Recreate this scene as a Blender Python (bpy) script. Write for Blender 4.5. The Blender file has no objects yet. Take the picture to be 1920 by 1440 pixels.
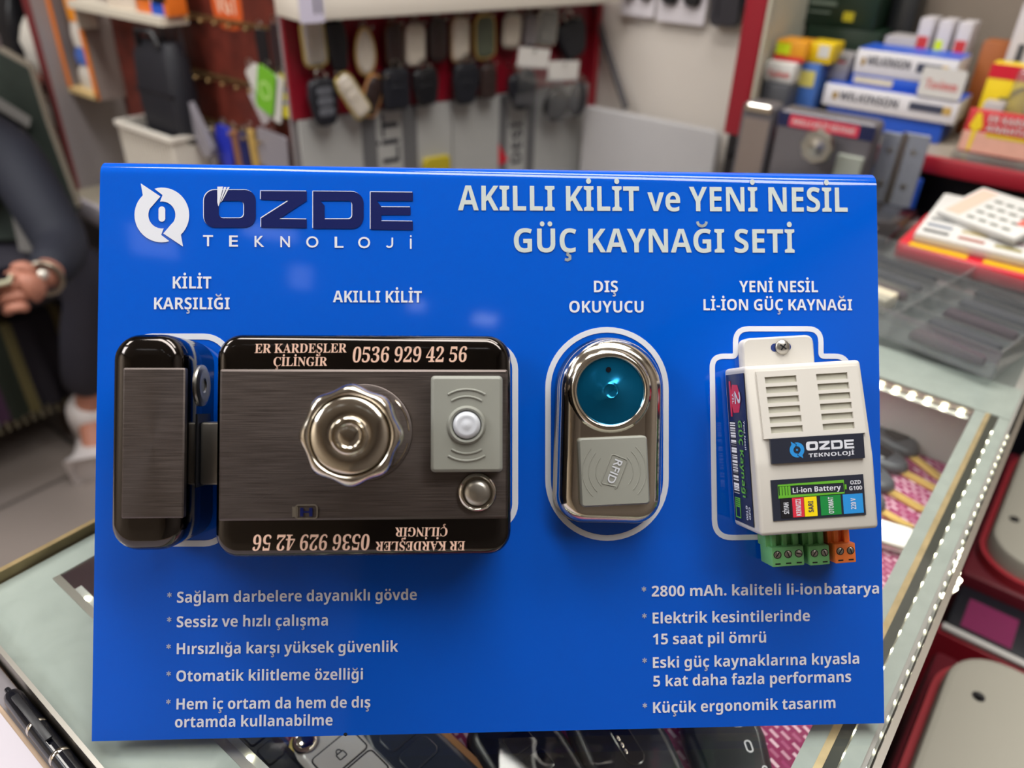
import bpy, bmesh, math, random
from mathutils import Vector, Matrix, Euler
from mathutils.geometry import tessellate_polygon

random.seed(7)
PI = math.pi
scene = bpy.context.scene
COL = scene.collection

# ------------------------------------------------------------------ camera
# Room axes: X runs along the short side of the counter (to the right), Y along its long side (away), Z up, metres.
FPX = 1450.0                                   # focal length in pixels of the 1920 x 1440 frame
RCAM = Matrix(((0.7833, 0.3491, -0.5142), (0.6209, -0.3997, 0.6744), (0.0299, -0.8475, -0.5298)))
_p, _r = math.radians(32), math.radians(2)
_dn = Vector((-math.sin(_r) * math.cos(_p), math.cos(_r) * math.cos(_p), math.sin(_p)))
_z = -_dn
_y = Vector((0, 0, 1)) - _z * _z.z
_y.normalize()
_x = _y.cross(_z)
_A = Vector((0.7951, -0.6065)).normalized()
_bx, _by = _A, Vector((-_A.y, _A.x))
RCAM = Matrix(((_bx.x * _x + _bx.y * _y), (_by.x * _x + _by.y * _y), _z))   # camera (right, down, forward) -> room
ZG = 0.95                                      # counter glass height
CAM = Vector((0, 0, ZG + 0.3137))


def ray(px, py):
    return RCAM @ Vector(((px - 960) / FPX, (py - 720) / FPX, 1.0))


def onz(px, py, z):
    d = ray(px, py)
    return CAM + d * ((z - CAM.z) / d.z)


def ony(px, py, y):
    d = ray(px, py)
    return CAM + d * (y / d.y)


def onx(px, py, x):
    d = ray(px, py)
    return CAM + d * (x / d.x)


def atd(px, py, dep):
    return CAM + ray(px, py) * dep


def onpl(px, py, P, N):
    d = ray(px, py)
    return CAM + d * ((P - CAM).dot(N) / d.dot(N))


cam_data = bpy.data.cameras.new('camera')
cam = bpy.data.objects.new('camera', cam_data)
COL.objects.link(cam)
cam_data.sensor_width = 36.0
cam_data.lens = 36.0 * FPX / 1920.0
cam_data.clip_start = 0.01
cam_data.dof.use_dof = True
cam_data.dof.focus_distance = 0.335
cam_data.dof.aperture_fstop = 6.6
right, down, fwd = RCAM.col[0], RCAM.col[1], RCAM.col[2]
mw = Matrix.Identity(4)
for i in range(3):
    mw[i][0], mw[i][1], mw[i][2], mw[i][3] = right[i], -down[i], -fwd[i], CAM[i]
cam.matrix_world = mw
scene.camera = cam

# ------------------------------------------------------------------ world, lamps, exposure
world = bpy.data.worlds.new('world')
scene.world = world
world.use_nodes = True
world.node_tree.nodes['Background'].inputs[0].default_value = (0.55, 0.6, 0.7, 1)
world.node_tree.nodes['Background'].inputs[1].default_value = 0.02


def area(name, loc, sx, sy, power, rot=(0, 0, 0), color=(1, 1, 1)):
    l = bpy.data.lights.new(name, 'AREA')
    l.shape = 'RECTANGLE'
    l.size, l.size_y, l.energy, l.color = sx, sy, power, color
    o = bpy.data.objects.new(name, l)
    o.location, o.rotation_euler = loc, rot
    COL.objects.link(o)
    return o


area('ceiling_lamp_counter', (-0.1, 0.34, 2.55), 2.3, 0.34, 26, color=(1, 0.98, 0.94))
area('ceiling_lamp_shelf', (-0.25, 0.85, 2.55), 1.2, 0.25, 10, color=(1, 0.97, 0.92))
area('ceiling_lamp_left', (-1.75, -0.45, 2.55), 0.6, 0.6, 15, color=(1, 0.96, 0.9))
area('fill_lamp_behind', (-1.5, -1.5, 2.55), 0.9, 0.9, 30, color=(0.95, 0.97, 1))  # unseen fill lamp added to lift the lower face of the stand
for sx_, sy_, wx_, wy_, pw_ in ((0.805, -0.864, 0.07, 0.05, 0.03), (0.603, -0.951, 0.05, 0.05, 0.016), (0.117, -0.97, 0.14, 0.05, 0.03), (0.275, -1.072, 0.06, 0.1, 0.02), (-0.10, -1.21, 0.12, 0.12, 0.045)):
    area('streak_lamp', (sx_, sy_, 2.55), wx_, wy_, pw_, rot=(0, 0, 0.5), color=(0.85, 0.92, 1))  # dim unseen lamps added so their reflections streak the blue stand
scene.view_settings.view_transform = 'Standard'
scene.view_settings.look = 'None'
scene.view_settings.exposure = 0.42
scene.view_settings.gamma = 1.0
scene.view_settings.use_curve_mapping = False
scene.cycles.use_denoising = True
scene.cycles.max_bounces = 8
scene.cycles.transparent_max_bounces = 24
scene.cycles.caustics_reflective = False
scene.cycles.caustics_refractive = False
scene.cycles.sample_clamp_indirect = 4.0

# ------------------------------------------------------------------ materials


def lin(c):
    return tuple(((x / 255.0) / 12.92 if x / 255.0 <= 0.04045 else ((x / 255.0 + 0.055) / 1.055) ** 2.4) for x in c)


_M = {}


def mat(name, rgb, rough=0.5, metal=0.0, noise=0.0, nscale=30.0, spec=0.5, coat=0.0, bump=0.0, bscale=200.0, emit=0.0):
    if name in _M:
        return _M[name]
    m = bpy.data.materials.new(name)
    m.use_nodes = True
    nt = m.node_tree
    b = nt.nodes['Principled BSDF']
    c = lin(rgb) + (1,)
    b.inputs['Base Color'].default_value = c
    b.inputs['Roughness'].default_value = rough
    b.inputs['Metallic'].default_value = metal
    b.inputs['Specular IOR Level'].default_value = spec
    b.inputs['Coat Weight'].default_value = coat
    if coat:
        b.inputs['Coat Roughness'].default_value = 0.03
    tc = nt.nodes.new('ShaderNodeTexCoord')
    if noise:
        n = nt.nodes.new('ShaderNodeTexNoise')
        n.inputs['Scale'].default_value = nscale
        n.inputs['Detail'].default_value = 4
        nt.links.new(tc.outputs['Object'], n.inputs['Vector'])
        mr = nt.nodes.new('ShaderNodeMapRange')
        mr.inputs['To Min'].default_value = 1 - noise
        mr.inputs['To Max'].default_value = 1 + noise
        nt.links.new(n.outputs['Fac'], mr.inputs['Value'])
        mx = nt.nodes.new('ShaderNodeVectorMath')
        mx.operation = 'SCALE'
        mx.inputs[0].default_value = c[:3]
        nt.links.new(mr.outputs[0], mx.inputs['Scale'])
        nt.links.new(mx.outputs[0], b.inputs['Base Color'])
    if bump:
        n2 = nt.nodes.new('ShaderNodeTexNoise')
        n2.inputs['Scale'].default_value = bscale
        nt.links.new(tc.outputs['Object'], n2.inputs['Vector'])
        bp = nt.nodes.new('ShaderNodeBump')
        bp.inputs['Strength'].default_value = bump
        bp.inputs['Distance'].default_value = 0.001
        nt.links.new(n2.outputs['Fac'], bp.inputs['Height'])
        nt.links.new(bp.outputs[0], b.inputs['Normal'])
    if emit:
        b.inputs['Emission Color'].default_value = c
        b.inputs['Emission Strength'].default_value = emit
    _M[name] = m
    return m


def brushed(name, rgb, rough=0.32):
    """metal with fine streaks along local x"""
    m = mat(name, rgb, rough, 1.0)
    nt = m.node_tree
    b = nt.nodes['Principled BSDF']
    tc = nt.nodes.new('ShaderNodeTexCoord')
    mp = nt.nodes.new('ShaderNodeMapping')
    mp.inputs['Scale'].default_value = (45, 2600, 1)
    n = nt.nodes.new('ShaderNodeTexNoise')
    n.inputs['Scale'].default_value = 1.0
    n.inputs['Detail'].default_value = 6
    nt.links.new(tc.outputs['Object'], mp.inputs[0])
    nt.links.new(mp.outputs[0], n.inputs['Vector'])
    mr = nt.nodes.new('ShaderNodeMapRange')
    mr.inputs['From Min'].default_value, mr.inputs['From Max'].default_value = 0.25, 0.75
    mr.inputs['To Min'].default_value, mr.inputs['To Max'].default_value = rough - 0.07, rough + 0.1
    nt.links.new(n.outputs['Fac'], mr.inputs['Value'])
    nt.links.new(mr.outputs[0], b.inputs['Roughness'])
    mr2 = nt.nodes.new('ShaderNodeMapRange')
    mr2.inputs['From Min'].default_value, mr2.inputs['From Max'].default_value = 0.25, 0.75
    mr2.inputs['To Min'].default_value, mr2.inputs['To Max'].default_value = 0.72, 1.25
    nt.links.new(n.outputs['Fac'], mr2.inputs['Value'])
    mx = nt.nodes.new('ShaderNodeVectorMath')
    mx.operation = 'SCALE'
    mx.inputs[0].default_value = lin(rgb)
    nt.links.new(mr2.outputs[0], mx.inputs['Scale'])
    nt.links.new(mx.outputs[0], b.inputs['Base Color'])
    b.inputs['Anisotropic'].default_value = 0.4
    return m


def clear(name, tint=(235, 240, 240), refl=1.0, rough=0.03, haze=0.0, hazecol=(200, 200, 200)):
    """thin clear plastic or plate glass: straight-through light plus Fresnel reflection, a share of milky scatter"""
    if name in _M:
        return _M[name]
    m = bpy.data.materials.new(name)
    m.use_nodes = True
    nt = m.node_tree
    nt.nodes.clear()
    out = nt.nodes.new('ShaderNodeOutputMaterial')
    tr = nt.nodes.new('ShaderNodeBsdfTransparent')
    tr.inputs[0].default_value = lin(tint) + (1,)
    gl = nt.nodes.new('ShaderNodeBsdfGlossy')
    gl.inputs['Roughness'].default_value = rough
    lw = nt.nodes.new('ShaderNodeLayerWeight')
    lw.inputs[0].default_value = 0.5
    pw = nt.nodes.new('ShaderNodeMath')
    pw.operation = 'POWER'
    pw.inputs[1].default_value = 5.0
    nt.links.new(lw.outputs['Facing'], pw.inputs[0])
    fr = nt.nodes.new('ShaderNodeMapRange')
    fr.inputs['To Min'].default_value = 0.04 * refl
    nt.links.new(pw.outputs[0], fr.inputs['Value'])
    mx = nt.nodes.new('ShaderNodeMixShader')
    nt.links.new(fr.outputs[0], mx.inputs[0])
    src = tr.outputs[0]
    if haze:
        df = nt.nodes.new('ShaderNodeBsdfDiffuse')
        df.inputs[0].default_value = lin(hazecol) + (1,)
        m2 = nt.nodes.new('ShaderNodeMixShader')
        m2.inputs[0].default_value = haze
        nt.links.new(tr.outputs[0], m2.inputs[1])
        nt.links.new(df.outputs[0], m2.inputs[2])
        src = m2.outputs[0]
    nt.links.new(src, mx.inputs[1])
    nt.links.new(gl.outputs[0], mx.inputs[2])
    nt.links.new(mx.outputs[0], out.inputs[0])
    _M[name] = m
    return m


def pattern(name, kind):
    if name in _M:
        return _M[name]
    m = bpy.data.materials.new(name)
    m.use_nodes = True
    nt = m.node_tree
    b = nt.nodes['Principled BSDF']
    b.inputs['Roughness'].default_value = 0.75
    tc = nt.nodes.new('ShaderNodeTexCoord')
    if kind == 'weave':                       # pink mat with pale rectangular flecks
        mp = nt.nodes.new('ShaderNodeMapping')
        mp.inputs['Rotation'].default_value = (0, 0, 0.35)
        br = nt.nodes.new('ShaderNodeTexBrick')
        br.inputs['Scale'].default_value = 100.0
        br.inputs['Color1'].default_value = lin((228, 196, 208)) + (1,)
        br.inputs['Color2'].default_value = lin((158, 48, 104)) + (1,)
        br.inputs['Mortar'].default_value = lin((138, 30, 84)) + (1,)
        br.inputs['Mortar Size'].default_value = 0.13
        br.inputs['Brick Width'].default_value = 0.85
        br.inputs['Row Height'].default_value = 0.46
        ck = nt.nodes.new('ShaderNodeTexNoise')
        ck.inputs['Scale'].default_value = 140
        nt.links.new(tc.outputs['Object'], mp.inputs[0])
        nt.links.new(mp.outputs[0], br.inputs['Vector'])
        nt.links.new(br.outputs['Color'], b.inputs['Base Color'])
    elif kind == 'stripes':                   # striped woven bench cover, stripes vary along y
        sp = nt.nodes.new('ShaderNodeSeparateXYZ')
        nt.links.new(tc.outputs['Object'], sp.inputs[0])
        ad = nt.nodes.new('ShaderNodeMath')
        ad.operation = 'MULTIPLY'
        ad.inputs[1].default_value = 2.6
        nt.links.new(sp.outputs[1], ad.inputs[0])
        fc = nt.nodes.new('ShaderNodeMath')
        fc.operation = 'FRACT'
        nt.links.new(ad.outputs[0], fc.inputs[0])
        cr = nt.nodes.new('ShaderNodeValToRGB')
        cr.color_ramp.interpolation = 'CONSTANT'
        els = [(0, (24, 34, 22)), (0.12, (96, 88, 52)), (0.18, (26, 22, 34)), (0.42, (102, 92, 58)), (0.48, (30, 28, 44)), (0.56, (72, 66, 92)), (0.7, (104, 34, 52)), (0.76, (112, 112, 110)), (0.92, (70, 40, 70))]
        cr.color_ramp.elements[0].color = lin(els[0][1]) + (1,)
        cr.color_ramp.elements[1].position = els[1][0]
        cr.color_ramp.elements[1].color = lin(els[1][1]) + (1,)
        for p, c in els[2:]:
            e = cr.color_ramp.elements.new(p)
            e.color = lin(c) + (1,)
        nt.links.new(fc.outputs[0], cr.inputs[0])
        wv = nt.nodes.new('ShaderNodeTexNoise')
        wv.inputs['Scale'].default_value = 160
        nt.links.new(tc.outputs['Object'], wv.inputs['Vector'])
        bp = nt.nodes.new('ShaderNodeBump')
        bp.inputs['Strength'].default_value = 0.5
        bp.inputs['Distance'].default_value = 0.004
        nt.links.new(wv.outputs['Fac'], bp.inputs['Height'])
        nt.links.new(bp.outputs[0], b.inputs['Normal'])
        nt.links.new(cr.outputs[0], b.inputs['Base Color'])
    elif kind == 'tiles':                     # floor tiles
        br = nt.nodes.new('ShaderNodeTexBrick')
        br.offset = 0.0
        br.inputs['Scale'].default_value = 1.0
        br.inputs['Color1'].default_value = lin((150, 140, 136)) + (1,)
        br.inputs['Color2'].default_value = lin((138, 128, 122)) + (1,)
        br.inputs['Mortar'].default_value = lin((84, 78, 74)) + (1,)
        br.inputs['Mortar Size'].default_value = 0.006
        br.inputs['Brick Width'].default_value = 0.6
        br.inputs['Row Height'].default_value = 0.6
        b.inputs['Roughness'].default_value = 0.3
        nt.links.new(tc.outputs['Object'], br.inputs['Vector'])
        nt.links.new(br.outputs['Color'], b.inputs['Base Color'])
    elif kind == 'wood':                      # red-brown board with faint vertical grain
        mp = nt.nodes.new('ShaderNodeMapping')
        mp.inputs['Scale'].default_value = (28, 28, 2.2)
        n = nt.nodes.new('ShaderNodeTexNoise')
        n.inputs['Scale'].default_value = 1.0
        n.inputs['Detail'].default_value = 5
        nt.links.new(tc.outputs['Object'], mp.inputs[0])
        nt.links.new(mp.outputs[0], n.inputs['Vector'])
        cr = nt.nodes.new('ShaderNodeValToRGB')
        cr.color_ramp.elements[0].position, cr.color_ramp.elements[1].position = 0.3, 0.72
        cr.color_ramp.elements[0].color = lin((80, 34, 28)) + (1,)
        cr.color_ramp.elements[1].color = lin((112, 48, 38)) + (1,)
        nt.links.new(n.outputs['Fac'], cr.inputs[0])
        nt.links.new(cr.outputs[0], b.inputs['Base Color'])
        b.inputs['Roughness'].default_value = 0.35
    elif kind == 'barcode':
        sp = nt.nodes.new('ShaderNodeTexNoise')
        sp.noise_dimensions = '1D'
        sp.inputs['Scale'].default_value = 900
        s = nt.nodes.new('ShaderNodeSeparateXYZ')
        nt.links.new(tc.outputs['Object'], s.inputs[0])
        nt.links.new(s.outputs[1], sp.inputs['W'])
        cr = nt.nodes.new('ShaderNodeValToRGB')
        cr.color_ramp.interpolation = 'CONSTANT'
        cr.color_ramp.elements[0].color = (0.02, 0.02, 0.03, 1)
        cr.color_ramp.elements[1].position = 0.5
        cr.color_ramp.elements[1].color = (0.85, 0.85, 0.85, 1)
        nt.links.new(sp.outputs['Fac'], cr.inputs[0])
        nt.links.new(cr.outputs[0], b.inputs['Base Color'])
    elif kind == 'frost':                     # milky green-white plate with smears
        n = nt.nodes.new('ShaderNodeTexNoise')
        n.inputs['Scale'].default_value = 38
        n.inputs['Detail'].default_value = 6
        n.inputs['Distortion'].default_value = 1.2
        nt.links.new(tc.outputs['Object'], n.inputs['Vector'])
        cr = nt.nodes.new('ShaderNodeValToRGB')
        cr.color_ramp.elements[0].color = lin((158, 164, 158)) + (1,)
        cr.color_ramp.elements[1].color = lin((188, 193, 187)) + (1,)
        nt.links.new(n.outputs['Fac'], cr.inputs[0])
        nt.links.new(cr.outputs[0], b.inputs['Base Color'])
        b.inputs['Roughness'].default_value = 0.14
    _M[name] = m
    return m


BLUE = mat('blue_acrylic', (0, 82, 196), 0.06, noise=0.03, nscale=6)
WHITEP = mat('white_print', (214, 217, 226), 0.4, noise=0.03, nscale=90)
GREYP = mat('pale_grey_vinyl', (190, 199, 197), 0.45, noise=0.05, nscale=160)
NAVYP = mat('navy_print', (8, 22, 84), 0.3, noise=0.03)
DARKMET = mat('dark_polished_metal', (74, 70, 68), 0.1, 1.0, noise=0.05, nscale=8)
BRUSH = brushed('brushed_dark_metal', (98, 90, 87), 0.46)
CHROME = mat('chrome', (205, 198, 188), 0.09, 1.0, noise=0.04, nscale=14)
STEEL = mat('steel', (178, 174, 166), 0.34, 1.0, noise=0.06, nscale=50)
NICKEL = mat('satin_nickel', (212, 204, 190), 0.13, 1.0, noise=0.05, nscale=12)
COPPERP = mat('copper_print', (222, 184, 164), 0.45, noise=0.05, nscale=300)
PADGREY = mat('grey_rubber', (138, 139, 131), 0.55, noise=0.04, nscale=80)
DOME = mat('milky_dome', (200, 203, 210), 0.25, noise=0.05, nscale=60, spec=0.7)
BLUEFOIL = mat('blue_foil', (8, 106, 150), 0.16, 0.75, noise=0.25, nscale=70)
BLACK = mat('black_plastic', (20, 20, 25), 0.4, noise=0.12, nscale=60)
BLACKG = mat('black_gloss', (16, 17, 24), 0.14, noise=0.1, nscale=60)
NAVYB = mat('navy_black', (18, 20, 30), 0.5, noise=0.1, nscale=40)
IVORY = mat('ivory_plastic', (200, 196, 189), 0.45, noise=0.025, nscale=40)
IVORYD = mat('vent_floor', (176, 174, 160), 0.6, noise=0.05)
LABELD = mat('label_charcoal', (36, 40, 54), 0.35, noise=0.05)
SKYB = mat('label_blue', (40, 140, 214), 0.4, noise=0.03)
GREEN = mat('label_green', (24, 132, 62), 0.4, noise=0.03)
LIME = mat('battery_green', (98, 172, 48), 0.4, noise=0.03)
RED = mat('label_red', (208, 44, 66), 0.4, noise=0.03)
YELLOW = mat('label_yellow', (240, 214, 14), 0.4, noise=0.03)
TGREEN = mat('terminal_green', (110, 176, 112), 0.4, noise=0.08, nscale=100)
TORANGE = mat('terminal_orange', (244, 128, 60), 0.4, noise=0.08, nscale=100)
WHITE = mat('white_plastic', (204, 202, 198), 0.45, noise=0.03)
PAPER = mat('white_paper', (184, 177, 185), 0.6, noise=0.02, nscale=20)
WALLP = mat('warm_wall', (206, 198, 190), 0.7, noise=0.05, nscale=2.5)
GOLD = mat('brass', (226, 190, 110), 0.35, 0.5, noise=0.06, nscale=60)
ROSE = mat('rose_gold', (240, 176, 116), 0.3, 0.45, noise=0.06, nscale=60)
CREAM = mat('cream_plastic', (176, 173, 160), 0.5, noise=0.04, nscale=14)
REDP = mat('red_paint', (150, 30, 44), 0.35, noise=0.06, nscale=12)
REDB = mat('bright_red', (200, 30, 48), 0.35, noise=0.05)
REDL = mat('red_laminate', (136, 14, 34), 0.4, noise=0.1, nscale=4)
GREYC = mat('grey_laminate', (140, 134, 136), 0.5, noise=0.03, nscale=5)
ORANGE = mat('orange', (232, 128, 40), 0.45, noise=0.05)
TAN = mat('tan_edge', (176, 148, 112), 0.5, noise=0.08)
FROST = pattern('frosted_glass', 'frost')
MAT_PINK = pattern('pink_weave', 'weave')
GLASS = clear('counter_glass', (250, 252, 251))
CLEARP = clear('clear_plastic', (238, 240, 240), haze=0.12)
LEDM = mat('led_white', (255, 249, 214), 0.5, emit=15)

# ------------------------------------------------------------------ mesh building


class MB:
    def __init__(self):
        self.v, self.f = [], []

    def mark(self):
        return len(self.v)

    def xf(self, m, start=0):
        for i in range(start, len(self.v)):
            self.v[i] = m @ Vector(self.v[i])
        return self

    def add(self, vs, fs):
        n = len(self.v)
        self.v += [Vector(q) for q in vs]
        self.f += [tuple(n + i for i in g) for g in fs]

    def box(self, x0, x1, y0, y1, z0, z1, bev=0.0, seg=2):
        bm = bmesh.new()
        bmesh.ops.create_cube(bm, size=1)
        for q in bm.verts:
            q.co = Vector((x0 + (q.co.x + .5) * (x1 - x0), y0 + (q.co.y + .5) * (y1 - y0), z0 + (q.co.z + .5) * (z1 - z0)))
        if bev:
            bmesh.ops.bevel(bm, geom=list(bm.edges), offset=bev, segments=seg, profile=0.5, affect='EDGES')
        bm.verts.ensure_lookup_table()
        self.add([q.co.copy() for q in bm.verts], [[w.index for w in g.verts] for g in bm.faces])
        bm.free()
        return self

    def loft(self, loops, cap0=True, cap1=True, closed=True):
        n0 = len(self.v)
        k = len(loops[0])
        for l in loops:
            self.v += [Vector(q) for q in l]
        for a in range(len(loops) - 1):
            for i in range(k if closed else k - 1):
                j = (i + 1) % k
                self.f.append((n0 + a * k + i, n0 + a * k + j, n0 + (a + 1) * k + j, n0 + (a + 1) * k + i))
        if cap0:
            self.f.append(tuple(n0 + i for i in range(k))[::-1])
        if cap1:
            self.f.append(tuple(n0 + (len(loops) - 1) * k + i for i in range(k)))
        return self

    def outline(self, pts, prof, cap0=True, cap1=True):
        """pts: ccw 2-D outline; prof: [(inset, z), ...]"""
        nrm = normals2(pts)
        loops = [[(p[0] - n[0] * d, p[1] - n[1] * d, z) for p, n in zip(pts, nrm)] for d, z in prof]
        return self.loft(loops, cap0, cap1)

    def lathe(self, prof, seg=48, lobes=0, amp=0.0, cap0=True, cap1=True):
        loops = []
        for it in prof:
            r, z = it[0], it[1]
            a = amp * (it[2] if len(it) > 2 else 0)
            loops.append([(r * (1 + a * math.cos(lobes * t)) * math.cos(t), r * (1 + a * math.cos(lobes * t)) * math.sin(t), z) for t in [2 * PI * i / seg for i in range(seg)]])
        return self.loft(loops, cap0, cap1)

    def cyl(self, c, r, z0, z1, seg=32, bev=0.0):
        s = self.mark()
        if bev:
            self.lathe([(r - bev, z0), (r, z0 + bev), (r, z1 - bev), (r - bev, z1)], seg)
        else:
            self.lathe([(r, z0), (r, z1)], seg)
        return self.xf(Matrix.Translation(Vector((c[0], c[1], 0))), s)

    def tube(self, path, r, seg=10, caps=True):
        path = [Vector(q) for q in path]
        loops = []
        up = Vector((0, 0, 1))
        for i, q in enumerate(path):
            t = (path[min(i + 1, len(path) - 1)] - path[max(i - 1, 0)]).normalized()
            a = t.cross(up)
            if a.length < 0.05:
                a = t.cross(Vector((0, 1, 0)))
            a.normalize()
            b = a.cross(t)
            rr = r[i] if isinstance(r, (list, tuple)) else r
            loops.append([q + (a * math.cos(2 * PI * k / seg) + b * math.sin(2 * PI * k / seg)) * rr for k in range(seg)])
        return self.loft(loops, caps, caps)

    def ring(self, c, R, r, axis='z', seg=28, ts=8):
        n0 = len(self.v)
        for i in range(seg):
            t = 2 * PI * i / seg
            for k in range(ts):
                s = 2 * PI * k / ts
                x, y, z = (R + r * math.cos(s)) * math.cos(t), (R + r * math.cos(s)) * math.sin(t), r * math.sin(s)
                q = {'z': (x, y, z), 'y': (x, z, y), 'x': (z, x, y)}[axis]
                self.v.append(Vector(q) + Vector(c))
        for i in range(seg):
            for k in range(ts):
                self.f.append((n0 + i * ts + k, n0 + ((i + 1) % seg) * ts + k, n0 + ((i + 1) % seg) * ts + (k + 1) % ts, n0 + i * ts + (k + 1) % ts))
        return self

    def ball(self, c, r, sc=(1, 1, 1), seg=16):
        s = self.mark()
        k = seg // 2
        self.lathe([(max(1e-5, r * math.sin(PI * i / k)), -r * math.cos(PI * i / k)) for i in range(k + 1)], seg)
        return self.xf(Matrix.Translation(Vector(c)) @ Matrix.Diagonal(Vector(sc)).to_4x4(), s)

    def poly(self, pts, z=0.0):
        tri = tessellate_polygon([[Vector((q[0], q[1], 0)) for q in pts]])
        self.add([(q[0], q[1], z) for q in pts], tri)
        return self

    def slab(self, pts, z0, z1):
        """extruded simple polygon (may be concave)"""
        n = len(pts)
        tri = tessellate_polygon([[Vector((q[0], q[1], 0)) for q in pts]])
        vs = [(q[0], q[1], z0) for q in pts] + [(q[0], q[1], z1) for q in pts]
        fs = [tuple(t) for t in tri] + [tuple(n + i for i in t) for t in tri]
        fs += [(i, (i + 1) % n, n + (i + 1) % n, n + i) for i in range(n)]
        self.add(vs, fs)
        return self

    def stroke(self, path, w, z0, z1, closed=False):
        """flat ribbon of width w along a 2-D path, with thickness"""
        path = [Vector((q[0], q[1])) for q in path]
        n = len(path)
        L, Rr = [], []
        for i in range(n):
            if closed:
                a, b = path[i - 1], path[(i + 1) % n]
            else:
                a, b = path[max(i - 1, 0)], path[min(i + 1, n - 1)]
            t = (b - a).normalized()
            nn = Vector((-t.y, t.x))
            # keep the ribbon's width through bends
            e = (path[i] - path[i - 1]) if i or closed else (path[1] - path[0])
            if e.length > 1e-9:
                e.normalize()
                c = max(0.5, abs(e.dot(t)))
            else:
                c = 1
            L.append(path[i] + nn * w / 2 / c)
            Rr.append(path[i] - nn * w / 2 / c)
        loops = [[(l.x, l.y, z0), (r.x, r.y, z0), (r.x, r.y, z1), (l.x, l.y, z1)] for l, r in zip(L, Rr)]
        if closed:
            loops.append(loops[0])
            return self.loft(loops, False, False)
        return self.loft(loops, True, True)

    def build(self, name, material, parent=None, smooth=35, matrix=None):
        me = bpy.data.meshes.new(name)
        me.from_pydata([tuple(q) for q in self.v], [], self.f)
        bm = bmesh.new()
        bm.from_mesh(me)
        bmesh.ops.recalc_face_normals(bm, faces=list(bm.faces))
        bm.to_mesh(me)
        bm.free()
        me.materials.append(material)
        if smooth:
            me.shade_smooth()
            me.set_sharp_from_angle(angle=math.radians(smooth))
            for g in me.polygons:                 # large end caps stay flat
                if len(g.vertices) > 4:
                    g.use_smooth = False
        o = bpy.data.objects.new(name, me)
        COL.objects.link(o)
        if parent:
            o.parent = parent
        if matrix is not None:
            if parent:
                o.matrix_local = matrix
            else:
                o.matrix_world = matrix
        return o


def normals2(pts):
    n = len(pts)
    out = []
    for i in range(n):
        a, b, c = Vector(pts[i - 1][:2]), Vector(pts[i][:2]), Vector(pts[(i + 1) % n][:2])
        e1, e2 = (b - a), (c - b)
        e1 = e1.normalized() if e1.length > 1e-12 else e2.normalized()
        e2 = e2.normalized() if e2.length > 1e-12 else e1
        m = Vector((e1.y, -e1.x)) + Vector((e2.y, -e2.x))
        if m.length < 1e-6:
            m = Vector((e1.y, -e1.x))
        m.normalize()
        k = max(0.4, m.dot(Vector((e1.y, -e1.x))))
        out.append((m.x / k, m.y / k))
    return out


def rrect(x0, x1, y0, y1, r, n=8):
    r = min(r, (x1 - x0) / 2 - 1e-6, (y1 - y0) / 2 - 1e-6)
    pts = []
    for cx, cy, a in ((x1 - r, y0 + r, -90), (x1 - r, y1 - r, 0), (x0 + r, y1 - r, 90), (x0 + r, y0 + r, 180)):
        for i in range(n + 1):
            t = math.radians(a + 90.0 * i / n)
            pts.append((cx + r * math.cos(t), cy + r * math.sin(t)))
    return pts


def rpath(pts, radii, n=7, closed=False):
    """polyline with rounded corners"""
    out = []
    m = len(pts)
    for i in range(m):
        p = Vector(pts[i])
        r = radii[i]
        if r <= 0 or (not closed and i in (0, m - 1)):
            out.append(p)
            continue
        a, b = Vector(pts[i - 1]), Vector(pts[(i + 1) % m])
        e1, e2 = (a - p).normalized(), (b - p).normalized()
        ang = e1.angle(e2)
        d = min(r / math.tan(ang / 2), (a - p).length * 0.49, (b - p).length * 0.49)
        s, e = p + e1 * d, p + e2 * d
        for k in range(n + 1):
            t = k / n
            out.append(s * (1 - t) ** 2 + p * 2 * t * (1 - t) + e * t * t)
    return out


def empty(name, label, cat, matrix=None, loc=None, group=None, kind=None):
    o = bpy.data.objects.new(name, None)
    o.empty_display_size = 0.02
    COL.objects.link(o)
    if matrix is not None:
        o.matrix_world = matrix
    if loc is not None:
        o.location = loc
    tag(o, label, cat, group, kind)
    return o


def tag(o, label, cat, group=None, kind=None):
    o['label'] = label
    if cat:
        o['category'] = cat
    if group:
        o['group'] = group
    if kind:
        o['kind'] = kind
    return o


def struct(o):
    o['kind'] = 'structure'
    return o


# ------------------------------------------------------------------ lettering
_G = {}


def _raw(ch, off=0.0):
    key = (ch, off)
    if key in _G:
        return _G[key]
    c = bpy.data.curves.new('glyph', 'FONT')
    c.body = ch
    c.size = 1
    c.offset = off
    c.resolution_u = 4
    ob = bpy.data.objects.new('glyph', c)
    COL.objects.link(ob)
    dg = bpy.context.evaluated_depsgraph_get()
    me = bpy.data.meshes.new_from_object(ob.evaluated_get(dg))
    vs = [(q.co.x, q.co.y) for q in me.vertices]
    fs = [tuple(g.vertices) for g in me.polygons]
    bpy.data.objects.remove(ob)
    bpy.data.curves.remove(c)
    bpy.data.meshes.remove(me)
    _G[key] = (vs, fs)
    return _G[key]


_ADV = {}


def _adv(ch, off):
    key = (ch, off)
    if key not in _ADV:
        a = max(q[0] for q in _raw(ch + 'H', off)[0])
        b = max(q[0] for q in _raw('H', off)[0])
        _ADV[key] = a - b
    return _ADV[key]


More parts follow.
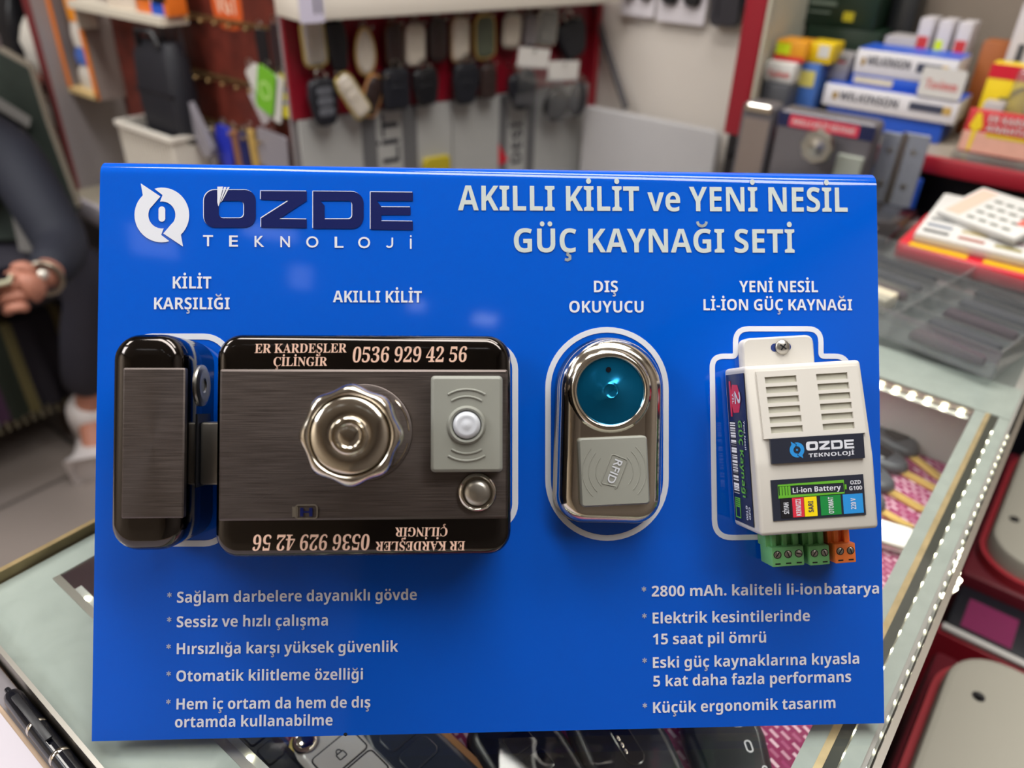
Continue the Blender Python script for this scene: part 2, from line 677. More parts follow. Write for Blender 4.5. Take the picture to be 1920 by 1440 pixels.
STY = {'sans': (0x1D5D4, 0x1D5EE, 0x1D7EC, 0.0), 'serif': (0x1D400, 0x1D41A, 0x1D7CE, 0.0), 'plain': (None, None, None, 0.012)}
DIA = {'İ': ('I', 'dot'), 'Ö': ('O', 'uml'), 'Ü': ('U', 'uml'), 'ö': ('o', 'uml'), 'ü': ('u', 'uml'), 'Ş': ('S', 'ced'), 'ş': ('s', 'ced'),
       'Ç': ('C', 'ced'), 'ç': ('c', 'ced'), 'Ğ': ('G', 'bre'), 'ğ': ('g', 'bre'), 'ı': ('i', 'less')}


def _disc(cx, cy, r, n=14):
    return [(cx + r * math.cos(2 * PI * i / n), cy + r * math.sin(2 * PI * i / n)) for i in range(n)]


def compose(s, style):
    """flat letter outlines; returns verts, faces, ink x-range and cap height"""
    bu, bl, bd, off = STY[style]

    def base(ch):
        if bu is None:
            return ch
        if 'A' <= ch <= 'Z':
            return chr(bu + ord(ch) - 65)
        if 'a' <= ch <= 'z':
            return chr(bl + ord(ch) - 97)
        if '0' <= ch <= '9':
            return chr(bd + ord(ch) - 48)
        return ch
    H = _raw(base('H'), off)[0]
    cap = max(q[1] for q in H)
    xh = max(q[1] for q in _raw(base('x'), off)[0])
    V, F = [], []

    def put(vs, fs, dx=0.0):
        n = len(V)
        V.extend((q[0] + dx, q[1]) for q in vs)
        F.extend(tuple(n + i for i in g) for g in fs)

    def putpoly(pts):
        tri = tessellate_polygon([[Vector((q[0], q[1], 0)) for q in pts]])
        put(pts, [tuple(t) for t in tri])

    def ribbon(path, w):
        m = MB()
        m.stroke(path, w, 0, 0)
        put([(q.x, q.y) for q in m.v], [g for g in m.f if len(g) == 4])
    x = 0.0
    bold = 0.085 if style != 'plain' else 0.06
    for ch in s:
        if ch == ' ':
            x += 0.26
            continue
        if ch == '\u2009':
            x += 0.07
            continue
        if ch == '*':
            for k in range(3):
                t = PI / 2 + k * PI / 3
                c = (x + 0.2, cap * 0.72)
                ribbon([(c[0] - 0.17 * math.cos(t), c[1] - 0.17 * math.sin(t)), (c[0] + 0.17 * math.cos(t), c[1] + 0.17 * math.sin(t))], 0.075)
            x += 0.42
            continue
        if ch == '.':
            putpoly(_disc(x + 0.12, 0.085, 0.085))
            x += 0.25
            continue
        if ch == '-':
            putpoly([(x + 0.04, 0.2), (x + 0.28, 0.2), (x + 0.28, 0.31), (x + 0.04, 0.31)])
            x += 0.32
            continue
        b, d = DIA.get(ch, (ch, None))
        bc = base(b)
        vs, fs = _raw(bc, off)
        if not vs:
            bc = b
            vs, fs = _raw(b, 0.02)
        a = _adv(bc, off)
        x0, x1 = min(q[0] for q in vs), max(q[0] for q in vs)
        cx = x + (x0 + x1) / 2
        top = cap if b.isupper() else xh
        if d == 'less':
            ib = [q for q in vs if q[1] < xh * 0.5]
            l, r = min(q[0] for q in ib), max(q[0] for q in ib)
            putpoly([(x + l, 0), (x + r, 0), (x + r, xh), (x + l, xh)])
        else:
            put(vs, fs, x)
        if d == 'dot':
            putpoly(_disc(cx, top + 0.15, bold))
        elif d == 'uml':
            for sgn in (-1, 1):
                putpoly(_disc(cx + sgn * 0.125, top + 0.14, bold * 0.9))
        elif d == 'bre':
            ribbon([(cx + 0.15 * math.cos(t), top + 0.23 + 0.14 * math.sin(t)) for t in [PI + PI * i / 8 for i in range(9)]], bold * 1.05)
        elif d == 'ced':
            ribbon([(cx, 0.02), (cx - 0.02, -0.07), (cx + 0.06, -0.11), (cx + 0.06, -0.19), (cx - 0.02, -0.235), (cx - 0.11, -0.21)], bold * 1.0)
        x += a
    return V, F, min(q[0] for q in V), max(q[0] for q in V), cap


def letters(mb, s, style, L, Rr, cap, z, shear=0.0):
    """set string s from ink-left L to ink-right Rr (baseline points, 2-D) with the given cap height"""
    V, F, x0, x1, ch = compose(s, style)
    L, Rr = Vector(L), Vector(Rr)
    ex = (Rr - L)
    W = ex.length
    ex.normalize()
    ey = Vector((-ex.y, ex.x))
    sx = W / (x1 - x0)
    sy = cap / ch
    vs = []
    for (x, y) in V:
        p = L + ex * ((x - x0) * sx + shear * y * sy) + ey * (y * sy)
        vs.append((p.x, p.y, z))
    mb.add(vs, F)
    return mb

# ------------------------------------------------------------------ the blue display stand (frame: x along its width, y up its face, z off its face)
PW, PH = 0.35, 0.2527
_a = (RCAM @ Vector((0.9986095, 0.00085149, 0.0527092))).normalized()
_b = (RCAM @ Vector((0.00109974, -0.99958836, 0.02866892)))
PN = _a.cross(_b).normalized()
PA = _a
PB = PN.cross(PA)
P0 = CAM + RCAM @ Vector((-0.18063163, 0.15358273, 0.33238054))
PM = Matrix.Identity(4)
for i in range(3):
    PM[i][0], PM[i][1], PM[i][2], PM[i][3] = PA[i], PB[i], PN[i], P0[i]
PMI = PM.inverted()


def pan(px, py, h=0.0):
    """pixel -> (x, y) in the stand's frame on the plane h above its face"""
    q = PMI @ onpl(px, py, P0 + PN * h, PN)
    return Vector((q.x, q.y))


stand = empty('display_stand', 'tilted glossy blue acrylic stand with white print, standing on the glass counter', 'display stand', matrix=PM)
upl = Vector((PB.z, PN.z)).normalized()                  # world up in the (y, z) plane of the stand
hb = Vector((upl.y, -upl.x))                             # horizontal, away from the viewer
rb = 0.007
ctop = Vector((PH - rb, -rb))
legd = (-upl * 0.2 + hb * 0.055).normalized()
tend = math.atan2(-legd.y, legd.x)
TH = 0.003


def prof(r):
    pts = [(0.0, r - rb)]
    for i in range(13):
        t = tend * i / 12
        pts.append((ctop.x + r * math.sin(t), ctop.y + r * math.cos(t)))
    e = Vector(pts[-1])
    wz = lambda q: (PM @ Vector((0, q[0], q[1]))).z
    k = (wz(e) - ZG - 0.0005) / (wz(e) - wz(e + legd * 1.0))
    pts.append(tuple(e + legd * k))
    return pts


po, pi_ = prof(rb), prof(rb - TH)
m = MB()
loop2d = po + pi_[::-1]
m.loft([[(0, q[0], q[1]) for q in loop2d], [(PW, q[0], q[1]) for q in loop2d]], False, False)
k = len(po)
for xx in (0, PW):
    n0 = len(m.v)
    m.v += [Vector((xx, q[0], q[1])) for q in po + pi_]
    m.f += [(n0 + i, n0 + i + 1, n0 + k + i + 1, n0 + k + i) for i in range(k - 1)]
m.build('bent_sheet', BLUE, stand, 40)


def plet(name, s, style, pl, pr, cap_px, material=WHITEP, z=0.0003, shear=0.0, mb=None, h=0.0):
    """lettering on the stand: pl / pr = pixel of the baseline's left and right ink ends"""
    L, Rr = pan(*pl, h), pan(*pr, h)
    up = (pan(pl[0], pl[1] - cap_px, h) - L).length
    q = mb or MB()
    letters(q, s, style, L, Rr, up, z + h, shear)
    if mb is None:
        q.build(name, material, stand, 0)
    return q


q = MB()
plet('', 'AKILLI KİLİT ve YENİ NESİL', 'sans', (858.7, 394.6), (1589, 397.4), 46.5, mb=q)
plet('', 'GÜÇ KAYNAĞI SETİ', 'sans', (963.6, 473), (1489.5, 474), 44.5, mb=q)
q.build('heading_lettering', GREYP, stand, 0)
for nm, rows in {
    'caption_lettering': [('KİLİT', (324.3, 541), (396.7, 541), 22.3), ('KARŞILIĞI', (289.3, 580), (431, 580), 22)],
    'caption_lettering.001': [('AKILLI KİLİT', (624.3, 567), (791, 567.5), 21.8)],
    'caption_lettering.002': [('DIŞ', (1113.5, 548), (1158.4, 548), 21.5), ('OKUYUCU', (1067.2, 586), (1206.5, 586), 21.5)],
    'caption_lettering.003': [('YENİ NESİL', (1385.7, 548), (1533.3, 548), 21.2), ('Lİ-İON GÜÇ KAYNAĞI', (1318.8, 582), (1597.4, 582), 20.8)],
    'bullet_lettering': [
        ('* Sağlam darbelere dayanıklı gövde', (313.5, 1130), (781.6, 1124.5), 20.5),
        ('* Sessiz ve hızlı çalışma', (313, 1176), (615, 1172.5), 20.5),
        ('* Hırsızlığa karşı yüksek güvenlik', (312, 1226.5), (746.5, 1221.5), 20.5),
        ('* Otomatik kilitleme özelliği', (312, 1277.5), (680.6, 1273.5), 20.5),
        ('* Hem iç ortam da hem de dış', (311.5, 1330), (694.5, 1326), 20.5),
        ('ortamda kullanabilme', (328.4, 1363.5), (623.7, 1359.5), 20.5)],
    'bullet_lettering.001': [
        ('* 2800 mAh. kaliteli li-ion\u2009batarya', (1202.5, 1118.5), (1647.5, 1112.5), 20),
        ('* Elektrik kesintilerinde', (1203.5, 1169), (1518, 1164), 20.3),
        ('15 saat pil ömrü', (1224, 1208), (1436, 1204.3), 20),
        ('* Eski güç kaynaklarına kıyasla', (1204, 1252.5), (1610.4, 1244), 20.3),
        ('5 kat daha fazla performans', (1224.7, 1287), (1595.3, 1278), 20.3),
        ('* Küçük ergonomik tasarım', (1204.5, 1337), (1566, 1327), 20.3)]}.items():
    q = MB()
    for s, l, r, c in rows:
        plet('', s, 'sans', l, r, c, mb=q)
    q.build(nm.split('.')[0], WHITEP, stand, 0)


# logo, traced in the coordinates of a 3x enlargement whose corner is pixel (180, 280)
def lg(x, y, dx=0.0, dy=0.0):
    return pan(180 + (x + dx) / 3.0, 280 + (y + dy) / 3.0)


def arc(cx, cy, r, a0, a1, n=16):
    return [(cx + r * math.cos(math.radians(a0 + (a1 - a0) * i / n)), cy + r * math.sin(math.radians(a0 + (a1 - a0) * i / n))) for i in range(n + 1)]


half = [(253, 192), (364, 266), (316, 322)] + arc(372, 370, 76, 222, 82, 12)[1:] + [(368, 482), (414, 517)] + arc(372, 370, 154, 74, 226, 20)[1:]
q = MB()
q.poly([lg(*p) for p in half], 0.0003)
q.poly([lg(744 - x, 740 - y) for x, y in half], 0.0003)
q.poly([lg(*p) for p in rrect(353, 391, 322, 408, 19)], 0.0003)
q.build('logo_mark', WHITEP, stand, 0)


def sq(x0, x1, y0, y1, r, n=7):
    return rrect(x0, x1, y0, y1, r, n)


def holed(mb, outer, inner, z, dx, dy, fn=lg):
    tri = tessellate_polygon([[Vector((p[0], p[1], 0)) for p in outer], [Vector((p[0], p[1], 0)) for p in inner]])
    pts = [fn(p[0], p[1], dx, dy) for p in list(outer) + list(inner)]
    mb.add([(p.x, p.y, z) for p in pts], tri)


def brand(mb, z, dx=0.0, dy=0.0, fn=lg):
    holed(mb, sq(608, 900, 229, 441, 62), sq(692, 834, 291, 388, 26), z, dx, dy, fn)
    for pl_ in ([(928, 235), (1187, 237), (1187, 290), (1032, 392), (1187, 394), (1187, 444), (930, 441), (930, 388), (1084, 290), (928, 284)],
                [(1545, 241), (1783, 243), (1783, 292), (1580, 291), (1606, 325), (1770, 326), (1770, 370), (1606, 370), (1606, 404), (1783, 406), (1783, 455), (1545, 452)]):
        mb.poly([fn(p[0], p[1], dx, dy) for p in pl_], z)
    D = [(1222, 237), (1440, 239)] + arc(1440, 305, 66, -90, 0, 8)[1:] + arc(1440, 382, 66, 0, 90, 8) + [(1222, 447)]
    Di = [(1287, 318), (1262, 291), (1420, 291)] + arc(1420, 313, 22, -90, 0, 5)[1:] + arc(1420, 371, 22, 0, 90, 5) + [(1287, 393)]
    holed(mb, D, Di, z, dx, dy, fn)


q = MB()
brand(q, 0.0002, -4.5, -4.0)
q.build('logo_highlight', WHITEP, stand, 0)
q = MB()
brand(q, 0.0003)
q.build('logo_lettering', NAVYP, stand, 0)
q = MB()
q.poly([lg(684, 211), lg(717, 211), lg(690, 322), lg(684, 300)], 0.0004)
q.poly([lg(722, 213), lg(736, 213), lg(698, 305), lg(690, 324)], 0.0004)
q.poly([lg(742, 213), lg(754, 213), lg(712, 290), lg(704, 300)], 0.0004)
q.build('logo_accent', WHITEP, stand, 0)
q = MB()
for ch, x0, x1 in (('T', 603, 660), ('E', 750, 800), ('K', 893, 947), ('N', 1038, 1092), ('O', 1183, 1252), ('L', 1343, 1393), ('O', 1475, 1543)):
    t = (x0 - 603) / 1175.0
    plet('', ch, 'plain' if ch != 'İ' else 'sans', (180 + x0 / 3, 280 + (545 + 14 * t) / 3), (180 + x1 / 3, 280 + (545 + 14 * t) / 3), 20.5, mb=q)
s_l = (pan(961, 430) - pan(960, 430)).length
q.stroke([lg(*p_) for p_ in [(1667, 497), (1667, 534)] + arc(1650, 534, 17, 0, 150, 8)[1:]], 3.2 * s_l, 0.0003, 0.00031)
q.stroke([lg(1771, 503), lg(1771, 560)], 3.2 * s_l, 0.0003, 0.00031)
q.poly([lg(1771 + 5.5 * math.cos(t), 489 + 5.5 * math.sin(t)) for t in [2 * PI * i / 12 for i in range(12)]], 0.0003)
q.build('tagline_lettering', WHITEP, stand, 0)


def pstroke(name, path, w_px, closed=True):
    pts = [pan(*p) for p in path]
    s = (pan(961, 720) - pan(960, 720)).length
    q = MB()
    q.stroke(pts, w_px * s, 0.0, 0.0002, closed)
    q.build(name, WHITEP, stand, 0)


pstroke('outline_print', rrect(238, 431, 631, 1019, 48), 11)
pstroke('outline_print', rrect(437, 966, 646, 990, 46), 11)
pstroke('outline_print', rrect(1027.5, 1248.5, 618.5, 1008.5, 110, 14), 10.5)
pstroke('outline_print', rpath([(1590, 668), (1539, 668), (1539, 616.5), (1379, 616.5), (1379, 668), (1335, 668), (1340, 1008.5), (1590, 1004)], [30, 7, 32, 32, 7, 30, 34, 30], 7, True), 10, True)
q = MB()
q.poly([pan(648 + 3.5 * math.cos(t), 1376.5 + 3.5 * math.sin(t)) for t in [2 * PI * i / 14 for i in range(14)]], 0.0003)
q.build('screw_hole', BLACK, stand, 0)


# ------------------------------------------------------------------ things mounted on the stand
def mounted(name, label, cat, px, py, rot=0.0):
    """an Empty on the stand's face; its frame turns by rot about the face normal"""
    o = pan(px, py)
    M_ = PM @ Matrix.Translation((o.x, o.y, 0)) @ Matrix.Rotation(rot, 4, 'Z')
    e = empty(name, label, cat, matrix=M_)

    def loc(x, y, h=0.0):
        d = pan(x, y, h) - o
        c, s = math.cos(-rot), math.sin(-rot)
        return Vector((d.x * c - d.y * s, d.x * s + d.y * c))
    return e, loc


def rect_at(loc, x0, x1, y0, y1, h):
    """pixel rectangle -> local x0, x1, y0, y1 at height h"""
    a, b = loc(x0, (y0 + y1) / 2, h), loc(x1, (y0 + y1) / 2, h)
    c, d = loc((x0 + x1) / 2, y1, h), loc((x0 + x1) / 2, y0, h)
    return a.x, b.x, c.y, d.y


def round_prof(h, r, n=6, back=0.0008):
    """straight side, quarter-round front edge of radius r"""
    return [(back, 0.0), (0, back)] + [(r * (1 - math.cos(PI / 2 * i / n)), h - r + r * math.sin(PI / 2 * i / n)) for i in range(n + 1)]


# --- strike box
HK = 0.0365
kb, kl = mounted('strike_box', 'dark brushed metal strike box on the blue stand, left of the big lock', 'lock part', 330, 825)
x0, x1, y0, y1 = rect_at(kl, 219, 357, 628, 1029, HK - 0.008)
q = MB()
q.outline(rrect(x0, x1, y0, y1, 0.0105, 8), round_prof(HK, 0.0065) + [(0.0085, HK + 0.0002)])
q.build('housing', DARKMET, kb, 50)
fx0, fx1, fy0, fy1 = rect_at(kl, 231, 347, 690, 971, HK)
q = MB()
q.outline(rrect(fx0, fx1, fy0, fy1, 0.0006, 2), [(0, HK - 0.002), (0, HK + 0.0006), (0.0006, HK + 0.001)])
q.build('face_plate', BRUSH, kb, 40)
sl = kl(412, 900, 0.012)
Rx = Matrix.Rotation(PI / 2, 4, 'Y')
q = MB()
sy0, sy1 = kl(395, 912, 0.017).y, kl(395, 776, 0.017).y
q.box(x1 - 0.0005, x1 + 0.0004, sy0, sy1, 0.006, 0.0215)
q.build('bolt_slot', BLACK, kb, 30)
c = kl(398, 723, 0.016)
q = MB()
q.lathe([(0.0088, -0.0006), (0.0086, 0.0008), (0.0068, 0.0016), (0.005, 0.0012), (0.0032, 0.0012), (0.0026, 0.0006)], 36)
q.xf(Matrix.Translation((x1, c.y, 0.0165)) @ Rx)
q.build('side_button', STEEL, kb, 40)

# --- rim lock
HL = 0.0365
lk, ll = mounted('rim_lock', 'large dark metal rim lock with lobed knob on the blue stand', 'lock', 690, 825)
x0, x1, y0, y1 = rect_at(ll, 410.5, 957, 629.5, 1040, HL - 0.006)
lx0, lx1, ly0, ly1 = x0, x1, y0, y1
q = MB()
q.outline(rrect(x0, x1, y0, y1, 0.0095, 8), round_prof(HL, 0.0045) + [(0.006, HL + 0.0001)])
q.build('housing', DARKMET, lk, 50)
fx0, fx1, fy0, fy1 = rect_at(ll, 412.5, 952, 693, 974, HL)
q = MB()
q.outline(rrect(fx0, fx1, fy0, fy1, 0.0007, 2), [(0, HL - 0.003), (0, HL + 0.0005), (0.0009, HL + 0.0012)])
q.build('face_plate', BRUSH, lk, 40)
ZF = HL + 0.0012
q = MB()
for s, l, r, cp, sh in (('ER KARDEŞLER', (478, 662), (650, 661), 17, 0.06), ('ÇİLİNGİR', (513, 686.5), (613.5, 686), 16.5, 0.06), ('0536 929 42 56', (660.5, 679.5), (874, 678.5), 27.5, 0.1)):
    L, Rr = ll(*l, HL), ll(*r, HL)
    letters(q, s, 'serif', L, Rr, (ll(l[0], l[1] - cp, HL) - L).length, HL + 0.0004, sh)
q.build('top_lettering', COPPERP, lk, 0)
q = MB()
for s, l, r, cp, sh in (('0536 929 42 56', (694.5, 1001.5), (476.5, 1002.5), 28, 0.1), ('ER KARDEŞLER', (872.4, 1014.5), (704.7, 1015.5), 17, 0.06), ('ÇİLİNGİR', (839.5, 988.5), (741.5, 989), 16.5, 0.06)):
    L, Rr = ll(*l, HL), ll(*r, HL)
    letters(q, s, 'serif', L, Rr, (ll(l[0], l[1] + cp, HL) - L).length, HL + 0.0004, sh)
q.build('bottom_lettering', COPPERP, lk, 0)
# knob
HKN = ZF + 0.0365
kc = ll(655, 817, HKN)
rk = (ll(751, 817, HKN - 0.004) - ll(655, 817, HKN - 0.004)).length
T = Matrix.Translation((kc.x, kc.y, 0))
q = MB()
q.lathe([(rk * 1.06, ZF - 0.0005), (rk * 1.06, ZF + 0.0006), (rk * 1.03, ZF + 0.0009), (rk * 0.8, ZF + 0.0009)], 64).xf(T)
esc = q.build('escutcheon', BRUSH, lk, 40)
q = MB()
for a0, a1 in ((-62, -14), (2, 46)):
    pts = [(kc.x + rk * 0.99 * math.cos(math.radians(t)), kc.y + rk * 0.99 * math.sin(math.radians(t))) for t in range(a0, a1 + 1, 4)]
    q.stroke(pts, 0.0006, ZF + 0.0009, ZF + 0.0012)
q.build('direction_mark', CHROME, esc, 0)
q = MB()
zz = lambda d: HKN + d
q.lathe([(rk * 0.62, ZF, 0), (rk * 0.62, ZF + 0.009, 0), (rk * 0.7, ZF + 0.013, 0.2), (rk * 0.86, ZF + 0.019, 0.7), (rk * 0.955, ZF + 0.0255, 1), (rk * 0.985, zz(-0.0075), 1.1), (rk * 0.985, zz(-0.0045), 1.1),
         (rk * 0.955, zz(-0.0022), 1.0), (rk * 0.9, zz(-0.0007), 0.7), (rk * 0.85, zz(-0.0003), 0.4), (rk * 0.8, zz(-0.0007), 0.1), (rk * 0.775, zz(-0.0018), 0), (rk * 0.76, zz(-0.0024), 0)], 128, 8, 0.034, True, True).xf(T)
knob = q.build('knob', NICKEL, lk, 60)
q = MB()
q.lathe([(rk * 0.755, zz(-0.0026)), (rk * 0.75, zz(-0.0006)), (rk * 0.725, zz(-0.0001)), (rk * 0.6, zz(0.0002)), (rk * 0.42, zz(0.0006)), (rk * 0.385, zz(0.0004)), (rk * 0.365, zz(0.0010)), (rk * 0.335, zz(0.0014)), (rk * 0.305, zz(0.0008)),
         (rk * 0.285, zz(0.0004)), (rk * 0.26, zz(0.0012)), (rk * 0.235, zz(0.0017)), (rk * 0.205, zz(0.0012)), (rk * 0.18, zz(0.0014)), (rk * 0.1, zz(0.0015)), (0.0001, zz(0.0015))], 96).xf(T)
q.build('knob_cap', NICKEL, knob, 60)
# grey sensor pad
HP = ZF + 0.0075
px0, px1, py0, py1 = rect_at(ll, 807.5, 942.5, 704.5, 885.5, HP)
q = MB()
q.outline(rrect(px0, px1, py0, py1, 0.0016, 5), [(0.0, ZF - 0.0005), (0, HP - 0.0012), (0.0003, HP - 0.0005), (0.0012, HP)])
pad = q.build('sensor_pad', PADGREY, lk, 50)
pc = ll(875, 797, HP)
s1 = (ll(876, 797, HP) - pc).length
q = MB()
q.lathe([(37 * s1, HP - 0.0004), (35.5 * s1, HP + 0.0008), (32 * s1, HP + 0.0017), (28.5 * s1, HP + 0.0015), (27 * s1, HP + 0.0006), (26 * s1, HP - 0.0003)], 56, cap1=False).xf(Matrix.Translation((pc.x, pc.y, 0)))
q.build('sensor_ring', PADGREY, pad, 60)
q = MB()
for sg in (1, -1):
    for R_, ha in ((67, 31), (53.5, 32)):
        pts = [(pc.x + R_ * s1 * math.sin(math.radians(t)), pc.y + sg * R_ * s1 * math.cos(math.radians(t))) for t in [-ha + 2 * ha * i / 14 for i in range(15)]]
        q.tube([(a, b, HP) for a, b in pts], 2.3 * s1, 8)
q.build('wave_ridge', PADGREY, pad, 60)
q = MB()
q.lathe([(26.5 * s1, HP - 0.0002), (25.5 * s1, HP + 0.0012), (22 * s1, HP + 0.0022), (17 * s1, HP + 0.0027), (14.5 * s1, HP + 0.0024), (8 * s1, HP + 0.0029), (0.00005, HP + 0.0031)], 48).xf(Matrix.Translation((pc.x, pc.y, 0)))
q.build('sensor_dome', DOME, pad, 60)
# push button
bc = ll(895, 924, ZF + 0.003)
q = MB()
q.lathe([(37.5 * s1, ZF - 0.0003), (37.5 * s1, ZF + 0.0011), (35 * s1, ZF + 0.0022), (31.5 * s1, ZF + 0.0026), (27.5 * s1, ZF + 0.002), (26.8 * s1, ZF + 0.0006), (20 * s1, ZF + 0.0004)], 56).xf(Matrix.Translation((bc.x, bc.y, 0)))
ring = q.build('button_ring', CHROME, lk, 50)
q = MB()
q.lathe([(25.3 * s1, ZF + 0.0004), (25.2 * s1, ZF + 0.0022), (23 * s1, ZF + 0.0032), (14 * s1, ZF + 0.0038), (0.00005, ZF + 0.0040)], 48).xf(Matrix.Translation((bc.x, bc.y, 0)))
q.build('push_button', STEEL, lk, 60)
# little window with an H
wx0, wx1, wy0, wy1 = rect_at(ll, 554, 595, 947, 972, ZF)
q = MB()
q.stroke(rrect(wx0, wx1, wy0, wy1, 0.0012, 4), 0.0005, ZF - 0.0002, ZF + 0.0004, True)
q.box(wx0 - 0.0012, wx0 + 0.001, wy0 + 0.0006, wy1 - 0.0006, ZF - 0.0001, ZF + 0.0002)
win = q.build('indicator_window', STEEL, lk, 40)
q = MB()
letters(q, 'H', 'sans', ll(563, 968, ZF), ll(586, 968, ZF), (ll(563, 952, ZF) - ll(563, 968, ZF)).length, ZF + 0.00045)
q.build('indicator_letter', NAVYP, win, 0)
# bolt reaching into the strike box
kx1 = (kb.matrix_world.inverted() @ (lk.matrix_world @ Vector((lx0, 0, 0)))).x
q = MB()
b0 = ll(400, 909, 0.017).y
b1 = ll(400, 791, 0.017).y
gap = (lk.matrix_world.inverted() @ (kb.matrix_world @ Vector((rect_at(kl, 219, 357, 628, 1029, HK - 0.008)[1], 0, 0)))).x
q.box(gap + 0.0006, lx0 + 0.004, b0, b1, 0.0075, 0.0195, 0.0012)
q.build('bolt', STEEL, lk, 40)

# --- outside reader
HR = 0.0155
RR = math.radians(1.6)
rd, rl = mounted('card_reader', 'small chrome reader with blue disc and grey pad, inside the white oval outline', 'card reader', 1143, 812, -math.radians(-1.6) * -1)
cx_ = rl(1144, 812, HR - 0.004)
hw = (rl(1242, 812, HR - 0.006) - rl(1046.5, 812, HR - 0.006)).length / 2
top, bot = rl(1141, 633, HR - 0.006).y, rl(1150, 981.5, HR - 0.006).y
ox = (rl(1242, 812, HR - 0.006).x + rl(1046.5, 812, HR - 0.006).x) / 2
outl = [(ox + hw * math.cos(math.radians(t)), top - hw + hw * math.sin(math.radians(t))) for t in range(0, 181, 6)]
rc = hw * 0.52
outl += [(ox - hw + rc + rc * math.cos(math.radians(t)), bot + rc + rc * math.sin(math.radians(t))) for t in range(180, 271, 9)]
outl += [(ox + hw - rc + rc * math.cos(math.radians(t)), bot + rc + rc * math.sin(math.radians(t))) for t in range(270, 361, 9)]
q = MB()
q.outline(outl, [(-0.0008, 0.0), (-0.0008, 0.0012), (0, 0.002), (0, HR - 0.008)] + [(0.0065 * (1 - math.cos(PI / 2 * i / 7)), HR - 0.008 + 0.0075 * math.sin(PI / 2 * i / 7)) for i in range(1, 8)] + [(0.009, HR - 0.0007)])
q.build('housing', NICKEL, rd, 60)
dc = rl(1145, 733, HR)
sr = (rl(1146, 733, HR) - dc).length
q = MB()
q.lathe([(80 * sr, HR - 0.0012), (75 * sr, HR + 0.0002), (69 * sr, HR + 0.0011), (65 * sr, HR + 0.0009), (62.5 * sr, HR + 0.0002), (61.5 * sr, HR - 0.0006)], 72, cap1=False).xf(Matrix.Translation((dc.x, dc.y, 0)))
q.build('disc_rim', NICKEL, rd, 60)
q = MB()
q.lathe([(62 * sr, HR - 0.0009), (62 * sr, HR - 0.0002), (18 * sr, HR - 0.0002), (15 * sr, HR + 0.0003), (13 * sr, HR + 0.0005), (11.5 * sr, HR + 0.0002), (0.00005, HR + 0.0002)], 64).xf(Matrix.Translation((dc.x, dc.y, 0)))
disc = q.build('blue_disc', BLUEFOIL, rd, 50)
hc = rl(1141, 693, HR)
q = MB()
q.lathe([(5 * sr, HR - 0.0001), (5 * sr, HR + 0.0001)], 20).xf(Matrix.Translation((hc.x, hc.y, 0)))
q.build('sounder_hole', BLACKG, disc, 0)
HRP = HR + 0.0028
pcs = [rl(1090, 951.5, HRP), rl(1219, 945.5, HRP), rl(1213.5, 816.5, HRP), rl(1084.5, 822.5, HRP)]
cpad = sum(pcs, Vector((0, 0))) / 4
ex = ((pcs[1] - pcs[0]) + (pcs[2] - pcs[3])).normalized()
pang = math.atan2(ex.y, ex.x)
pw = ((pcs[1] - pcs[0]).length + (pcs[2] - pcs[3]).length) / 4
ph = ((pcs[3] - pcs[0]).length + (pcs[2] - pcs[1]).length) / 4
PT = Matrix.Translation((cpad.x, cpad.y, 0)) @ Matrix.Rotation(pang, 4, 'Z')
q = MB()
q.outline(rrect(-pw, pw, -ph, ph, 0.0016, 5), [(0, HR - 0.001), (0, HRP - 0.0006), (0.0007, HRP)]).xf(PT)
rpad = q.build('reader_pad', PADGREY, rd, 50)
q = MB()
for sg in (1, -1):
    for R_, ha in ((0.0145, 44), (0.0118, 44), (0.0088, 42)):
        q.tube([(sg * R_ * math.cos(math.radians(t)) - sg * 0.0008, R_ * math.sin(math.radians(t)), HRP - 0.0001) for t in [-ha + 2 * ha * i / 14 for i in range(15)]], 0.00028, 6)
ca = Matrix.Rotation(math.radians(-24), 4, 'Z')
s_ = q.mark()
q.tube([(a, b, HRP) for a, b in rrect(-0.0036, 0.0036, -0.0066, 0.0066, 0.001, 4)] + [(0.0036, -0.0056, HRP)], 0.00028, 6)
q.xf(ca, s_)
q.xf(PT)
q.build('wave_ridge', PADGREY, rpad, 60)
q = MB()
letters(q, 'RFID', 'plain', (-0.0016, 0.0052), (-0.0016, -0.0052), 0.0034, HRP + 0.00035)
q.xf(PT @ ca)
q.build('pad_lettering', DOME, rpad, 0)

# --- power supply (its frame is turned a little anticlockwise)
PR = math.radians(3.4)
ps, pl = mounted('power_supply', 'white vented power supply box with coloured labels, at the right of the blue stand', 'power supply', 1460, 840, PR)
H1, H0 = 0.033, 0.0275                      # height off the stand: lower body, top end
cTL, cTR, cBL, cBR = pl(1404, 688, H0), pl(1622, 672, H0), pl(1419, 1007, H1), pl(1640, 991, H1)
bx0, bx1 = (cTL.x + cBL.x) / 2, (cTR.x + cBR.x) / 2
by0, by1 = (cBL.y + cBR.y) / 2, (cTL.y + cTR.y) / 2
ybend = by0 + (by1 - by0) * 0.42
sec = [(by0, 0.001), (by0, H1), (ybend, H1), (by1, H0), (by1, 0.001)]
bm = bmesh.new()
va = [bm.verts.new((bx0, y, z)) for y, z in sec]
vb = [bm.verts.new((bx1, y, z)) for y, z in sec]
bm.faces.new(va)
bm.faces.new(vb[::-1])
for i in range(5):
    j = (i + 1) % 5
    bm.faces.new((va[i], va[j], vb[j], vb[i]))
bmesh.ops.recalc_face_normals(bm, faces=list(bm.faces))
bmesh.ops.bevel(bm, geom=list(bm.edges), offset=0.0017, segments=4, profile=0.5, affect='EDGES')
q = MB()
bm.verts.ensure_lookup_table()
